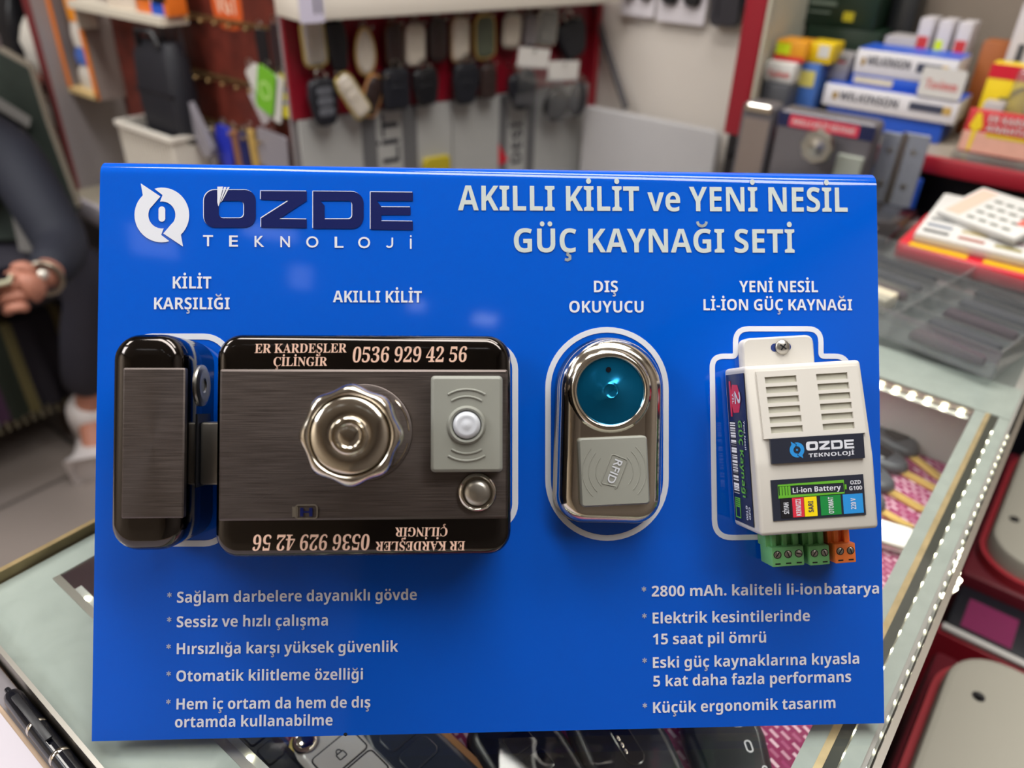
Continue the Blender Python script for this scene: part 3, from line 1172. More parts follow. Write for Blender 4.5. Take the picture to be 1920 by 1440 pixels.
q.add([w.co.copy() for w in bm.verts], [[w.index for w in g.verts] for g in bm.faces])
bm.free()
q.build('case', IVORY, ps, 40)


def zf(y):
    return H1 if y <= ybend else H1 + (H0 - H1) * (y - ybend) / (by1 - ybend)


# vent panel: a plate with slots cut right through, over a darker floor
bxw = bx1 - bx0
gx0, gx1 = bx0 + 0.085 * bxw, bx1 - 0.05 * bxw
gy0, gy1 = ybend + 0.0102, by1 - 0.0026
cols = [(bx0 + 0.15 * bxw, bx0 + 0.42 * bxw), (bx0 + 0.59 * bxw, bx0 + 0.86 * bxw)]
nslot = 6
pitch = (gy1 - gy0 - 0.003) / nslot
rows = [(gy0 + 0.0012 + i * pitch + pitch * 0.2, gy0 + 0.0012 + i * pitch + pitch * 0.84) for i in range(nslot)]
xs = sorted([gx0, gx1] + [v for c_ in cols for v in c_])
ys = sorted([gy0, gy1] + [v for c_ in rows for v in c_])
q = MB()
TP = 0.0011
for i in range(len(xs) - 1):
    for j in range(len(ys) - 1):
        xa, xb, ya, yb = xs[i], xs[i + 1], ys[j], ys[j + 1]
        isl = any(abs(xa - c_[0]) < 1e-9 for c_ in cols) and any(abs(ya - r_[0]) < 1e-9 for r_ in rows)
        t = [(xa, ya, zf(ya) + TP), (xb, ya, zf(ya) + TP), (xb, yb, zf(yb) + TP), (xa, yb, zf(yb) + TP)]
        b_ = [(p[0], p[1], zf(p[1]) + 0.0001) for p in t]
        if not isl:
            q.add(t, [(0, 1, 2, 3)])
        else:
            q.add(t + b_, [(0, 1, 5, 4), (1, 2, 6, 5), (2, 3, 7, 6), (3, 0, 4, 7)])
o4 = [(gx0, gy0), (gx1, gy0), (gx1, gy1), (gx0, gy1)]
q.add([(p[0], p[1], zf(p[1]) + TP) for p in o4] + [(p[0], p[1], zf(p[1]) - 0.0006) for p in o4], [(0, 1, 5, 4), (1, 2, 6, 5), (2, 3, 7, 6), (3, 0, 4, 7)])
vent = q.build('vent_panel', IVORY, ps, 0)
q = MB()
q.add([(p[0] + (0.0005 if i in (0, 3) else -0.0005), p[1], zf(p[1]) + 0.00008) for i, p in enumerate(o4)], [(0, 1, 2, 3)])
q.build('vent_floor', IVORYD, vent, 0)
# mounting tab with slot and screw
HT = 0.006
t0, t1 = pl(1393, 660, HT).x, pl(1527, 655, HT).x
ty = (pl(1420, 633, HT).y + pl(1510, 628, HT).y) / 2
q = MB()
q.outline(rpath([(t0, by1 - 0.001), (t1, by1 - 0.001), (t1, ty), (t0, ty)], [0, 0, 0.004, 0.004], 6, True), [(0, 0.0), (0, HT - 0.0008), (0.0008, HT)])
tab = q.build('mounting_tab', IVORY, ps, 50)
scx = pl(1466, 651, HT)
s2 = (pl(1467, 651, HT) - scx).length
q = MB()
q.poly([(p[0], p[1]) for p in rrect(scx.x - 21 * s2, scx.x + 17 * s2, scx.y - 7.5 * s2, scx.y + 7.5 * s2, 7.4 * s2, 6)], HT + 0.0001)
q.build('screw_slot', mat('slot_blue', (18, 44, 110), 0.6), tab, 0)
q = MB()
q.lathe([(13.5 * s2, HT + 0.0001), (13.5 * s2, HT + 0.0009), (12 * s2, HT + 0.0014), (5 * s2, HT + 0.0017), (0.00005, HT + 0.0017)], 32).xf(Matrix.Translation((scx.x, scx.y, 0)))
scr = q.build('screw', STEEL, ps, 50)
q = MB()
for t in (math.radians(50), math.radians(140)):
    d = Vector((math.cos(t), math.sin(t))) * 7 * s2
    q.stroke([scx - d, scx + d], 2.6 * s2, HT + 0.0014, HT + 0.00185)
q.build('screw_recess', BLACK, scr, 0)


def quad_label(name, corners, h, material, dz=0.0003):
    pts = [pl(x, y, h) for x, y in corners]
    xa, xb = (pts[0].x + pts[3].x) / 2, (pts[1].x + pts[2].x) / 2
    ya, yb = (pts[2].y + pts[3].y) / 2, (pts[0].y + pts[1].y) / 2
    q = MB()
    q.box(xa, xb, ya, yb, h - 0.0002, h + dz)
    return q.build(name, material, ps, 0), xa, xb, ya, yb


# brand label
HB = H1 + 0.0001
bl_, la, lb, lc, ld = quad_label('brand_label', [(1441, 824), (1616, 811), (1619, 857), (1447, 871)], zf((ybend + by1) / 2) * 0 + HB, LABELD, 0.0012)
zl = HB + 0.0013
w_, h_ = lb - la, ld - lc


def lmap(x, y):                 # label-relative coordinates 0..1
    return Vector((la + x * w_, lc + y * h_))


q = MB()
cxm, cym, rm = la + 0.275 * w_, lc + 0.5 * h_, 0.30 * h_
for sg in (1, -1):
    pts = [(cxm + sg * (x - 372) / 154 * rm, cym - sg * (y - 370) / 154 * rm) for x, y in half]
    q.poly(pts, zl)
q.poly(_disc(cxm, cym, rm * 0.14), zl)
q.build('logo_mark', SKYB, bl_, 0)
q = MB()
brand(q, zl, fn=lambda x, y, dx, dy: lmap(0.375 + (x - 608) / 1175 * 0.515, 0.80 - (y - 229) / 226 * 0.38))
letters(q, 'TEKNOLOJİ', 'sans', lmap(0.395, 0.17), lmap(0.885, 0.17), 0.15 * h_, zl)
q.build('logo_lettering', WHITEP, bl_, 0)
# battery label
bat, la, lb, lc, ld = quad_label('battery_label', [(1446.5, 900.5), (1620.5, 888.5), (1620, 964.5), (1448, 978)], HB, LABELD, 0.0004)
w_, h_ = lb - la, ld - lc
zl = HB + 0.0005
q = MB()
q.stroke([lmap(*p) for p in [(0.07, 0.58), (0.78, 0.58), (0.78, 0.86), (0.07, 0.86)]], 0.0006, zl, zl + 0.0001, True)
q.box(*[v for v in (lmap(0.79, 0).x, lmap(0.808, 0).x, lmap(0, 0.66).y, lmap(0, 0.78).y)], zl, zl + 0.0001)
for i in range(4):
    q.box(lmap(0.085 + i * 0.031, 0).x, lmap(0.109 + i * 0.031, 0).x, lmap(0, 0.61).y, lmap(0, 0.83).y, zl, zl + 0.0001)
q.build('battery_symbol', LIME, bat, 0)
q = MB()
letters(q, 'Li-ion Battery', 'sans', lmap(0.225, 0.655), lmap(0.745, 0.655), 0.125 * h_, zl + 0.0001)
letters(q, 'OZD', 'sans', lmap(0.85, 0.77), lmap(0.965, 0.77), 0.095 * h_, zl + 0.0001)
letters(q, 'G100', 'sans', lmap(0.835, 0.63), lmap(0.975, 0.63), 0.095 * h_, zl + 0.0001)
q.build('label_lettering', WHITEP, bat, 0)
for nm, mt, xa, xb, s, lm in (('black_field', BLACK, 0.085, 0.2, 'SİYAH', WHITEP), ('red_field', RED, 0.212, 0.335, 'KIRMIZI', WHITEP), ('yellow_field', YELLOW, 0.34, 0.475, 'SARI', NAVYP), ('green_field', GREEN, 0.515, 0.735, 'OTOMAT', WHITEP), ('blue_field', SKYB, 0.76, 0.975, '220 V', WHITEP)):
    q = MB()
    a, b = lmap(xa, 0.06), lmap(xb, 0.535)
    q.box(a.x, b.x, a.y, b.y, zl - 0.0001, zl + 0.0001)
    fo = q.build(nm, mt, bat, 0)
    q = MB()
    cw = (b.x - a.x)
    capn = min(cw * 0.6, 0.0021)
    xm = (a.x + b.x) / 2 + capn / 2
    letters(q, s, 'sans', (xm, a.y + 0.0006 + (0 if len(s) > 5 else 0.0011)), (xm, b.y - 0.0006 - (0 if len(s) > 5 else 0.0011)), capn, zl + 0.0002)
    q.build('field_lettering', lm, fo, 0)
# side label, on the left flank of the case
LX = bx0 - 0.0004
side = Matrix(((0, 0, -1, LX), (1, 0, 0, 0), (0, -1, 0, 0), (0, 0, 0, 1)))   # local (along y, down into z) -> flank
sy0, sy1 = by0 + 0.0028, by1 - 0.0028
SZ0, SZ1 = 0.0045, 0.0268


def flank(mb):
    """(u along the case from its bottom end, v away from the stand) -> flank"""
    for i, p in enumerate(mb.v):
        mb.v[i] = Vector((LX - p.z, p.x, p.y))
    return mb


q = MB()
q.box(sy0, sy1, SZ0, SZ1, -0.0001, 0.0002)
flank(q)
sd = q.build('side_label', mat('label_navy', (24, 28, 56), 0.3), ps, 0)
Ls = sy1 - sy0
q = MB()
q.box(sy0 + Ls * 0.19, sy0 + Ls * 0.68, 0.0062, 0.0125, 0.0002, 0.0003)
flank(q)
q.build('barcode', pattern('barcode', 'barcode'), sd, 0)
q = MB()
hx = sy0 + Ls * 0.835
q.poly([(hx + 0.0068 * math.cos(t) * (1.05 if k % 2 else 1), 0.0155 + 0.0068 * math.sin(t)) for k, t in enumerate([PI / 6 + i * PI / 3 for i in range(6)])], 0.0003)
q.box(hx - 0.0078, hx + 0.0078, 0.0085, 0.0105, 0.0003, 0.0004)
flank(q)
q.build('warranty_badge', RED, sd, 0)
def flank_text(rows, name, material, zt=0.0005):
    """rows: (string, position of the upper end, of the lower end, baseline height off the stand, cap height); the writing runs down the case"""
    q = MB()
    for t, ua, ub, v, cp in rows:
        letters(q, t, 'sans', (v, sy0 + Ls * ua), (v, sy0 + Ls * ub), cp, zt)
    for i, p in enumerate(q.v):
        q.v[i] = Vector((LX - p.z, p.y, p.x))
    return q.build(name, material, sd, 0)


flank_text([('2', 0.885, 0.80, 0.0152, 0.0068), ('YIL', 0.875, 0.80, 0.0118, 0.0022)], 'badge_lettering', WHITEP)
flank_text([('Yeni Nesil', 0.69, 0.50, 0.0236, 0.0018)], 'side_lettering', WHITEP)
flank_text([('OZD', 0.125, 0.045, 0.0232, 0.0021), ('G100', 0.13, 0.035, 0.0200, 0.0021)], 'model_lettering', WHITEP)
flank_text([('GÜÇ Kaynağı', 0.69, 0.18, 0.0172, 0.0044)], 'green_lettering', LIME)
q = MB()
q.stroke([(sy0 + Ls * 0.03, 0.007), (sy0 + Ls * 0.16, 0.007), (sy0 + Ls * 0.16, 0.0125), (sy0 + Ls * 0.03, 0.0125)], 0.0006, 0.0003, 0.0004, True)
for i in range(4):
    q.box(sy0 + Ls * (0.1 + i * 0.014), sy0 + Ls * (0.109 + i * 0.014), 0.0076, 0.0119, 0.0003, 0.0004)
flank(q)
q.build('battery_symbol', LIME, sd, 0)


def terminal(xa, xb, n, material, name):
    """plug-in terminal block at the lower end of the case; xa, xb = front-face pixels"""
    hz = 0.0165
    a, b = pl(xa[0], xa[1], hz).x, pl(xb[0], xb[1], hz).x
    yl = pl(xa[0], xa[1], hz).y
    yt = by0 + 0.0004
    yf = yl + (pl(xa[0], xa[1] - 37, hz).y - yl)
    q = MB()
    q.box(a - 0.0006, b + 0.0002, yf - 0.0006, yt, 0.002, 0.0115, 0.0004)
    wx = (b - a) / n
    for i in range(n):
        q.box(a + wx * (i + 0.28), a + wx * (i + 0.72), yf - 0.0003, yt, 0.0112, 0.0138, 0.0003)
    q.box(a, b, yl, yf, 0.0028, hz, 0.0005)
    t_ = q.build(name, material, ps, 40)
    for i in range(n):
        c_ = (a + wx * (i + 0.5), yl + (yf - yl) * 0.62)
        q = MB()
        q.lathe([(wx * 0.36, hz - 0.0002), (wx * 0.36, hz + 0.00015), (wx * 0.3, hz + 0.00015)], 20).xf(Matrix.Translation((c_[0], c_[1], 0)))
        q.box(c_[0] - wx * 0.24, c_[0] + wx * 0.24, yl + (yf - yl) * 0.12, yl + (yf - yl) * 0.19, hz - 0.0003, hz + 0.0001)
        h_ = q.build('screw_well', BLACK, t_, 0)
        q = MB()
        q.lathe([(wx * 0.29, hz - 0.0002), (wx * 0.29, hz + 0.0002), (wx * 0.2, hz + 0.0004), (0.00004, hz + 0.0004)], 20).xf(Matrix.Translation((c_[0], c_[1], 0)))
        d = Vector((math.cos(0.9 + i), math.sin(0.9 + i))) * wx * 0.26
        q.build('terminal_screw', STEEL, t_, 40)
        q = MB()
        q.stroke([Vector(c_) - d, Vector(c_) + d], wx * 0.09, hz + 0.0003, hz + 0.00048)
        q.build('screw_groove', BLACK, t_, 0)
    return t_


terminal((1449, 1064), (1509, 1060), 3, TGREEN, 'terminal_block')
terminal((1519, 1061), (1557, 1058), 2, TGREEN, 'terminal_block')
terminal((1567, 1057), (1606, 1054), 2, TORANGE, 'terminal_block')

# ------------------------------------------------------------------ room shell (standing where the photo's background stands)
RX0, RX1, RY0, RY1, RZ = -3.2, 1.3, -2.2, 1.5, 2.6


def sbox(name, material, *b):
    q = MB()
    q.box(*b)
    return struct(q.build(name, material, None, 0))


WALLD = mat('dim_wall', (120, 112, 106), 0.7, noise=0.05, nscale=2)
sbox('floor', pattern('floor_tiles', 'tiles'), RX0, RX1, RY0, RY1, -0.05, 0.0)
sbox('ceiling', mat('ceiling_white', (190, 188, 184), 0.8), RX0, RX1, RY0, RY1, RZ, RZ + 0.05)
sbox('wall_back', WALLP, RX0, RX1, RY1, RY1 + 0.05, 0, RZ)
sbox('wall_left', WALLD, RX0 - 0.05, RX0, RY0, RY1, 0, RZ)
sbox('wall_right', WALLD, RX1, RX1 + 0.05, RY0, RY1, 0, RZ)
sbox('wall_front', mat('dark_wall', (206, 192, 172), 0.6, noise=0.2, nscale=1.6), RX0, RX1, RY0 - 0.05, RY0, 0, RZ)


def single(name, q, material, label, cat, group=None, smooth=35, matrix=None, kind=None):
    o = q.build(name, material, None, smooth, matrix)
    return tag(o, label, cat, group, kind)


# ------------------------------------------------------------------ the glass counter
CX0, CX1, CY0, CY1 = -0.393, 0.008, 0.048, 1.03
XI0, XI1, YI0, YI1 = -0.375, -0.020, 0.086, 0.655          # window of the lit case
ZM = 0.865                                                 # mat in the case
BASEW = mat('case_white', (178, 170, 166), 0.5, noise=0.03, nscale=6)
ctr = empty('display_counter', 'long glass-topped display counter with lit case, under the blue stand', 'counter', loc=(CX0, CY0, 0))


def cpart(name, material, q, par=None, smooth=0):
    par = par or ctr
    o = q.build(name, material, None, smooth)
    o.parent = par
    o.matrix_parent_inverse = Matrix.Translation(-Vector((CX0, CY0, 0)))
    return o


q = MB()
q.box(CX0, CX1, CY0, CY1, 0.0, 0.80)
cpart('cabinet_base', GREYC, q)
q = MB()
q.box(CX0 + 0.002, CX0 + 0.012, CY0 + 0.002, CY1 - 0.002, 0.80, 0.943)
q.box(CX1 - 0.010, CX1 - 0.002, CY0 + 0.002, CY1 - 0.002, 0.80, 0.943)
q.box(CX0 + 0.012, CX1 - 0.010, CY0 + 0.002, CY0 + 0.012, 0.80, 0.943)
q.box(CX0 + 0.012, CX1 - 0.010, CY1 - 0.012, CY1 - 0.002, 0.80, 0.943)
q.box(XI0 - 0.004, XI1 + 0.006, YI1, YI1 + 0.008, 0.80, 0.943)
cpart('case_walls', BASEW, q)
q = MB()
q.box(CX0 + 0.012, CX1 - 0.010, CY0 + 0.012, CY1 - 0.012, 0.80, 0.858)
cpart('case_floor', BASEW, q)
q = MB()
q.box(CX0, CX1, CY0, CY1, 0.944, ZG)
cpart('glass_top', GLASS, q)
# milky bands fixed to the underside of the plate
for i, b in enumerate(((CX0 + 0.001, CX1 - 0.001, CY0 + 0.001, YI0), (XI1, -0.0125, YI0, 0.612), (-0.0035, CX1 - 0.004, YI0, 0.612), (XI0 - 0.016, CX1 - 0.004, 0.613, 0.668))):
    q = MB()
    q.box(*b, 0.9425, 0.9438)
    cpart('frosted_band', FROST, q)
q = MB()
q.box(CX0 + 0.001, XI0, YI0, CY1 - 0.002, 0.9425, 0.9438)
cpart('frosted_band', FROST, q)
q = MB()
q.box(-0.0125, -0.0092, YI0, 0.612, 0.9395, 0.9441)
cpart('gold_trim', mat('worn_gold', (206, 184, 140), 0.35, 0.6, noise=0.35, nscale=120), q)
q = MB()
q.box(-0.0092, -0.0042, YI0, 0.612, 0.9395, 0.9436)
cpart('dark_channel', mat('dark_channel', (52, 54, 46), 0.6), q)
q = MB()
q.box(XI0, XI1, YI0, YI0 + 0.004, 0.9395, 0.9441)
q.box(XI0 - 0.003, XI1, 0.609, 0.613, 0.9395, 0.9436)
cpart('metal_rail', STEEL, q)
q = MB()
q.box(CX0 - 0.003, CX0, CY0, CY1, 0.928, ZG + 0.0006)
cpart('brass_edge', mat('edge_tan', (170, 148, 108), 0.3, 0.5, noise=0.35, nscale=60), q)
q = MB()
q.box(CX1, CX1 + 0.003, CY0, CY1, 0.90, ZG + 0.0006)
q.box(CX0 - 0.003, CX1 + 0.003, CY0 - 0.002, CY0, 0.93, ZG + 0.0012)
cpart('metal_edge', STEEL, q)
q = MB()
q.box(CX0 + 0.012, CX1 - 0.010, 0.67, CY1 - 0.012, 0.86, 0.942)
cpart('dark_section', mat('section_grey', (128, 130, 128), 0.5, noise=0.1, nscale=8), q)
# mat
q = MB()
q.box(XI0 - 0.006, XI1 - 0.004, YI0 - 0.02, YI1 - 0.004, 0.8585, ZM)
single('woven_mat', q, pattern('pink_weave', 'weave'), 'pink and white woven mat lying inside the lit case under the glass', 'mat', smooth=0)


# LED strips: base tape with countable lamps
def strip(name, label, a, b, n, r, tilt=0.0, mats=None):
    a, b = Vector(a), Vector(b)
    d = (b - a)
    L = d.length
    d.normalize()
    e = empty(name, label, 'led strip', loc=a, group=None)
    e.rotation_euler = (0, 0, math.atan2(d.y, d.x))
    q = MB()
    q.box(0, L, -0.0028, 0.0028, -0.0006, 0.0)
    q.build('tape', WHITE, e, 0)
    proto = None
    for i in range(n):
        if proto is None:
            q = MB()
            q.ball((0, 0, 0), r, (1, 1, 0.6), 10)
            o = proto = q.build('led', LEDM, e, 60)
        else:
            o = proto.copy()
            COL.objects.link(o)
            o.parent = e
        o.location = (L * (i + 0.5) / n, 0, r * 0.5)
    return e


strip('led_strip', 'led strip along the outer right edge of the counter glass', (0.0045, 0.09, 0.9395), (0.0045, 0.60, 0.9395), 46, 0.0019)
strip('led_strip', 'led strip beside the dark channel, second strip from the counter edge', (-0.0028, 0.09, 0.9395), (-0.0028, 0.60, 0.9395), 34, 0.0015)
strip('led_strip', 'led strip across the far end of the lit case, below the organiser tray', (-0.36, 0.6065, 0.938), (-0.022, 0.6065, 0.938), 28, 0.0022)
strip('led_strip', 'led strip at the near left end of the case, beside the pen', (-0.365, 0.0925, 0.938), (-0.03, 0.0925, 0.938), 14, 0.0014)
for sx, sy, ln in ((-0.2, 0.60, 0.3), ):
    area('case_led_glow', (sx, sy, 0.936), ln, 0.006, 0.16, (math.radians(-25), 0, 0), (1, 0.98, 0.92))
area('case_led_glow_side', (-0.024, 0.33, 0.936), 0.006, 0.45, 0.14, (0, math.radians(25), 0), (1, 0.98, 0.9))


# ------------------------------------------------------------------ key fobs
def shape(L, W, kind):
    """fob outline in its own plane, y along its length"""
    if kind == 'flip':
        return rpath([(W * .5, -L * .5), (W * .5, L * .32), (W * .36, L * .5), (-W * .36, L * .5), (-W * .5, L * .3), (-W * .5, -L * .5)], [W * .35, W * .3, W * .3, W * .3, W * .3, W * .35], 6, True)
    if kind == 'oval':
        return [(W * .5 * math.cos(t) * (1.0 - 0.12 * math.sin(t)), L * .5 * math.sin(t)) for t in [2 * PI * i / 32 for i in range(32)]]
    if kind == 'taper':
        return rpath([(W * .34, -L * .5), (W * .5, L * .1), (W * .44, L * .5), (-W * .44, L * .5), (-W * .5, L * .1), (-W * .34, -L * .5)], [W * .3, L * .2, W * .3, W * .3, L * .2, W * .3], 6, True)
    return rrect(-W / 2, W / 2, -L / 2, L / 2, W * 0.22, 6)


def fob(label, M_, L, W, T, body, kind='flip', trim=None, buttons=3, group=None, bmat=None, loop=True, name='key_fob', cat='key fob', tr=.16):
    e = empty(name, label, cat, matrix=M_, group=group)
    o = shape(L, W, kind)
    q = MB()
    q.outline(o, [(T * .4, 0), (T * .08, T * .2), (0, T * .5), (T * .1, T * .82), (T * .42, T)])
    q.build('shell', body, e, 60)
    if trim:
        q = MB()
        nr = normals2(o)
        q.tube([(p[0] + n[0] * T * 0.0, p[1] + n[1] * T * 0.0, T * .62) for p, n in zip(o, nr)] + [(o[0][0], o[0][1], T * .62)], T * tr, 6)
        q.build('side_trim', trim, e, 60)
    for i in range(buttons):
        y0 = L * (0.24 - i * 0.21)
        q = MB()
        q.outline(rrect(-W * .26, W * .26, y0 - L * .085, y0 + L * .085, W * .1, 4), [(0, T * .9), (0, T * 1.03), (T * .06, T * 1.07)])
        q.build('button', bmat or body, e, 50)
    if loop:
        q = MB()
        q.ring((0, L * .5 + W * .1, T * .5), W * .14, W * .035, 'z', 18, 6)
        q.build('key_loop', STEEL, e, 60)
    return e


def flat_at(px, py, z, ang):
    """lying on its back at height z, its length turned ang degrees from the room's Y"""
    P = onz(px, py, z)
    return Matrix.Translation((P.x, P.y, z)) @ Matrix.Rotation(math.radians(ang), 4, 'Z')


def two(p1, p2, z):
    a, b = onz(*p1, z), onz(*p2, z)
    return a, b, math.degrees(math.atan2(-(b - a).x, (b - a).y))


# near edge: white flip key, gold rimmed dark key, two large black fobs, a steel-edged strap
WFOB = mat('pearl_white', (246, 241, 236), 0.3, noise=0.03, coat=0.4)
a, b, an = two((725, 1508), (595, 1372), ZM + 0.012)
e = fob('white flip key fob with padlock button in the case, below the bullet list', Matrix.Translation(((a + b) / 2).to_2d().to_3d() + Vector((0, 0, ZM + 0.0005))) @ Matrix.Rotation(math.radians(an), 4, 'Z'), 0.074, 0.037, 0.013, WFOB, 'flip', mat('trim_gold', (206, 184, 104), 0.3, 0.5), 0, loop=False)
q = MB()
q.outline(rrect(-0.0125, 0.0125, 0.0015, 0.0165, 0.002, 4), [(0, 0.0125), (0, 0.0133), (0.0003, 0.0136)])
bt = q.build('button', WFOB, e, 40)
q = MB()
q.stroke([(x, y) for x, y in rrect(-0.0129, 0.0129, 0.0011, 0.0169, 0.0024, 4)], 0.0007, 0.0128, 0.01315, True)
q.stroke([(x, y) for x, y in rrect(-0.0129, 0.0129, -0.0165, -0.0005, 0.0024, 4)], 0.0007, 0.0128, 0.01315, True)
q.build('button_gap', BLACK, e, 0)
q = MB()
q.stroke(rrect(-0.0022, 0.0022, 0.0055, 0.0092, 0.0006, 3), 0.0005, 0.0136, 0.0138, True)
q.stroke([(0.0014 * math.cos(t), 0.0092 + 0.0022 * math.sin(t)) for t in [PI * i / 8 for i in range(9)]], 0.0005, 0.0136, 0.0138)
q.build('padlock_icon', BLACK, bt, 0)
q = MB()
q.lathe([(0.0068, 0.0125), (0.0066, 0.0145), (0.0052, 0.0155), (0.0045, 0.0146), (0.003, 0.015), (0.00005, 0.015)], 32)
q.xf(Matrix.Translation((-0.0085, 0.028, 0)))
q.build('flip_button', CHROME, e, 50)
a, b, an = two((850, 1480), (735, 1368), ZM + 0.012)
e = fob('dark key fob with rose gold edge in the case, right of the white fob', Matrix.Translation(((a + b) / 2).to_2d().to_3d() + Vector((0, 0, ZM + 0.0005))) @ Matrix.Rotation(math.radians(an), 4, 'Z'), 0.078, 0.038, 0.013, mat('slate_plastic', (58, 64, 78), 0.35, noise=0.06), 'flip', ROSE, 2, loop=False, tr=.26)
GRF = mat('fob_black', (20, 22, 30), 0.3, noise=0.15, nscale=90)
iconm = mat('icon_white', (205, 205, 210), 0.5)


def dark_fob(lab, p1, p2, L, W, icons):
    a, b, an = two(p1, p2, ZM + 0.014)
    e = fob(lab, Matrix.Translation(((a + b) / 2).to_2d().to_3d() + Vector((0, 0, ZM + 0.0005))) @ Matrix.Rotation(math.radians(an), 4, 'Z'), L, W, 0.015, GRF, 'taper', None, 0, loop=False)
    for ix, iy, kd in icons:
        q = MB()
        if kd == 'lock':
            q.stroke(rrect(ix - 0.002, ix + 0.002, iy - 0.002, iy + 0.0015, 0.0006, 3), 0.0006, 0.015, 0.0153, True)
            q.stroke([(ix + 0.0013 * math.cos(t), iy + 0.0015 + 0.002 * math.sin(t)) for t in [PI * i / 8 for i in range(9)]], 0.0006, 0.015, 0.0153)
            q.build('lock_icon', iconm, e, 0)
        elif kd == 'pill':
            q.stroke(rrect(ix - 0.0016, ix + 0.0016, iy - 0.0032, iy + 0.0032, 0.0015, 4), 0.0007, 0.015, 0.0153, True)
            q.build('boot_icon', iconm, e, 0)
        elif kd == 'slot':
            q.outline(rrect(ix - 0.0055, ix + 0.0055, iy - 0.013, iy + 0.013, 0.005, 6), [(0, 0.0145), (0, 0.0156), (0.0006, 0.016)])
            q.build('grip_pad', BLACKG, e, 40)
            q = MB()
            for k in range(3):
                q.ball((ix - 0.003, iy - 0.004 + k * 0.004, 0.0158), 0.0012, (0.8, 1.5, 0.6), 8)
            q.build('grip_highlight', CHROME, e, 60)
        else:
            q.outline(rrect(ix - 0.0075, ix + 0.0075, iy - 0.006, iy + 0.006, 0.002, 4), [(0, 0.0145), (0, 0.0156), (0.0005, 0.016)])
            q.build('button', BLACKG, e, 40)


dark_fob('black key fob under the glass, at the centre below the stand edge', (1075, 1520), (955, 1370), 0.088, 0.050, [(0, 0.018, 'b'), (0, 0.002, 'b')])
dark_fob('large black key fob with padlock icons under the glass, below the right bullet list', (1260, 1540), (1140, 1340), 0.10, 0.053, [(0.0, 0.012, 'slot')])
dark_fob('black key fob with white lock icons under the glass, beside the pink mat strip', (1400, 1500), (1345, 1330), 0.095, 0.047, [(0.008, 0.016, 'lock'), (0.010, 0.002, 'pill'), (0.0145, -0.013, 'lock')])
# steel-edged straps at the left under the glass
for lab, p1, p2, mt_ in (('slim dark key fob with steel edge under the glass, left of the white fob', (560, 1470), (470, 1375), NAVYB), ):
    a, b, an = two(p1, p2, ZM + 0.01)
    fob(lab, Matrix.Translation(((a + b) / 2).to_2d().to_3d() + Vector((0, 0, ZM + 0.0005))) @ Matrix.Rotation(math.radians(an), 4, 'Z'), 0.075, 0.020, 0.012, mt_, 'flip', CHROME, 2, loop=False)
# uncut brass blades with black heads, at the right
def blade_key(lab, tip, root, head, z=ZM + 0.003, hw=0.016, hl=0.05):
    a, b = onz(*root, z), onz(*tip, z)
    an = math.atan2(-(b - a).x, (b - a).y)
    L = (b - a).length
    e = empty('car_key', lab, 'key', matrix=Matrix.Translation((a.x, a.y, ZM + 0.0006)) @ Matrix.Rotation(an, 4, 'Z'), group=None)
    q = MB()
    q.outline([(0.0036, -0.006), (0.0036, L - 0.003), (0.0012, L), (-0.0036, L - 0.0006), (-0.0036, -0.006)], [(0.0002, 0.0), (0, 0.0003), (0, 0.0024), (0.0003, 0.0028)])
    q.box(-0.0008, 0.0008, 0.0, L - 0.005, 0.0026, 0.0031)
    q.build('blade', GOLD, e, 40)
    q = MB()
    q.outline([(p[0], p[1] - hl / 2 + 0.001) for p in shape(hl, hw * 2, 'oval')], [(0.003, 0), (0.0006, 0.002), (0, 0.0045), (0.001, 0.008), (0.004, 0.0098)])
    q.build('head', head, e, 60)
    q = MB()
    q.outline(rrect(-hw * .55, hw * .55, -hl * .62, -hl * .3, 0.004, 5), [(0, 0.009), (0, 0.0102), (0.0006, 0.0106)])
    q.build('button', BLACKG, e, 50)
    return e


CHAR = mat('charcoal_plastic', (66, 68, 74), 0.4, noise=0.1)
blade_key('car key with brass blade on the pink mat, farthest of the four brass ones', (1766, 897), (1714, 856), CHAR)
blade_key('car key with brass blade on the pink mat, second from the far end', (1758, 917), (1697, 885), CHAR)
blade_key('car key with brass blade on the pink mat, third from the far end', (1734, 956), (1672, 921), CHAR)
blade_key('car key with brass blade on the pink mat, nearest of the four, beside white fob', (1712, 990), (1655, 958), CHAR)
a, b, an = two((1630, 985), (1702, 1006), ZM + 0.01)
fob('white and chrome key fob below the four brass blades, beside the stand edge', Matrix.Translation(((a + b) / 2).to_2d().to_3d() + Vector((0, 0, ZM + 0.0005))) @ Matrix.Rotation(math.radians(an), 4, 'Z'), 0.05, 0.026, 0.011, WFOB, 'flip', CHROME, 1, loop=False)
# left end of the case: red fob and a white block
P = onz(168, 1072, ZM + 0.006)
fob('red key fob on the mat at the far left of the case', Matrix.Translation((P.x, P.y, ZM + 0.0005)) @ Matrix.Rotation(0.9, 4, 'Z'), 0.052, 0.03, 0.012, REDB, 'oval', None, 1, loop=True)
P = onz(150, 1118, ZM + 0.01)
q = MB()
q.box(P.x - 0.02, P.x + 0.03, YI0 + 0.006, P.y + 0.004, ZM + 0.0003, ZM + 0.014, 0.002)
single('white_tray', q, WHITE, 'small white tray in the near left corner of the case', 'tray')

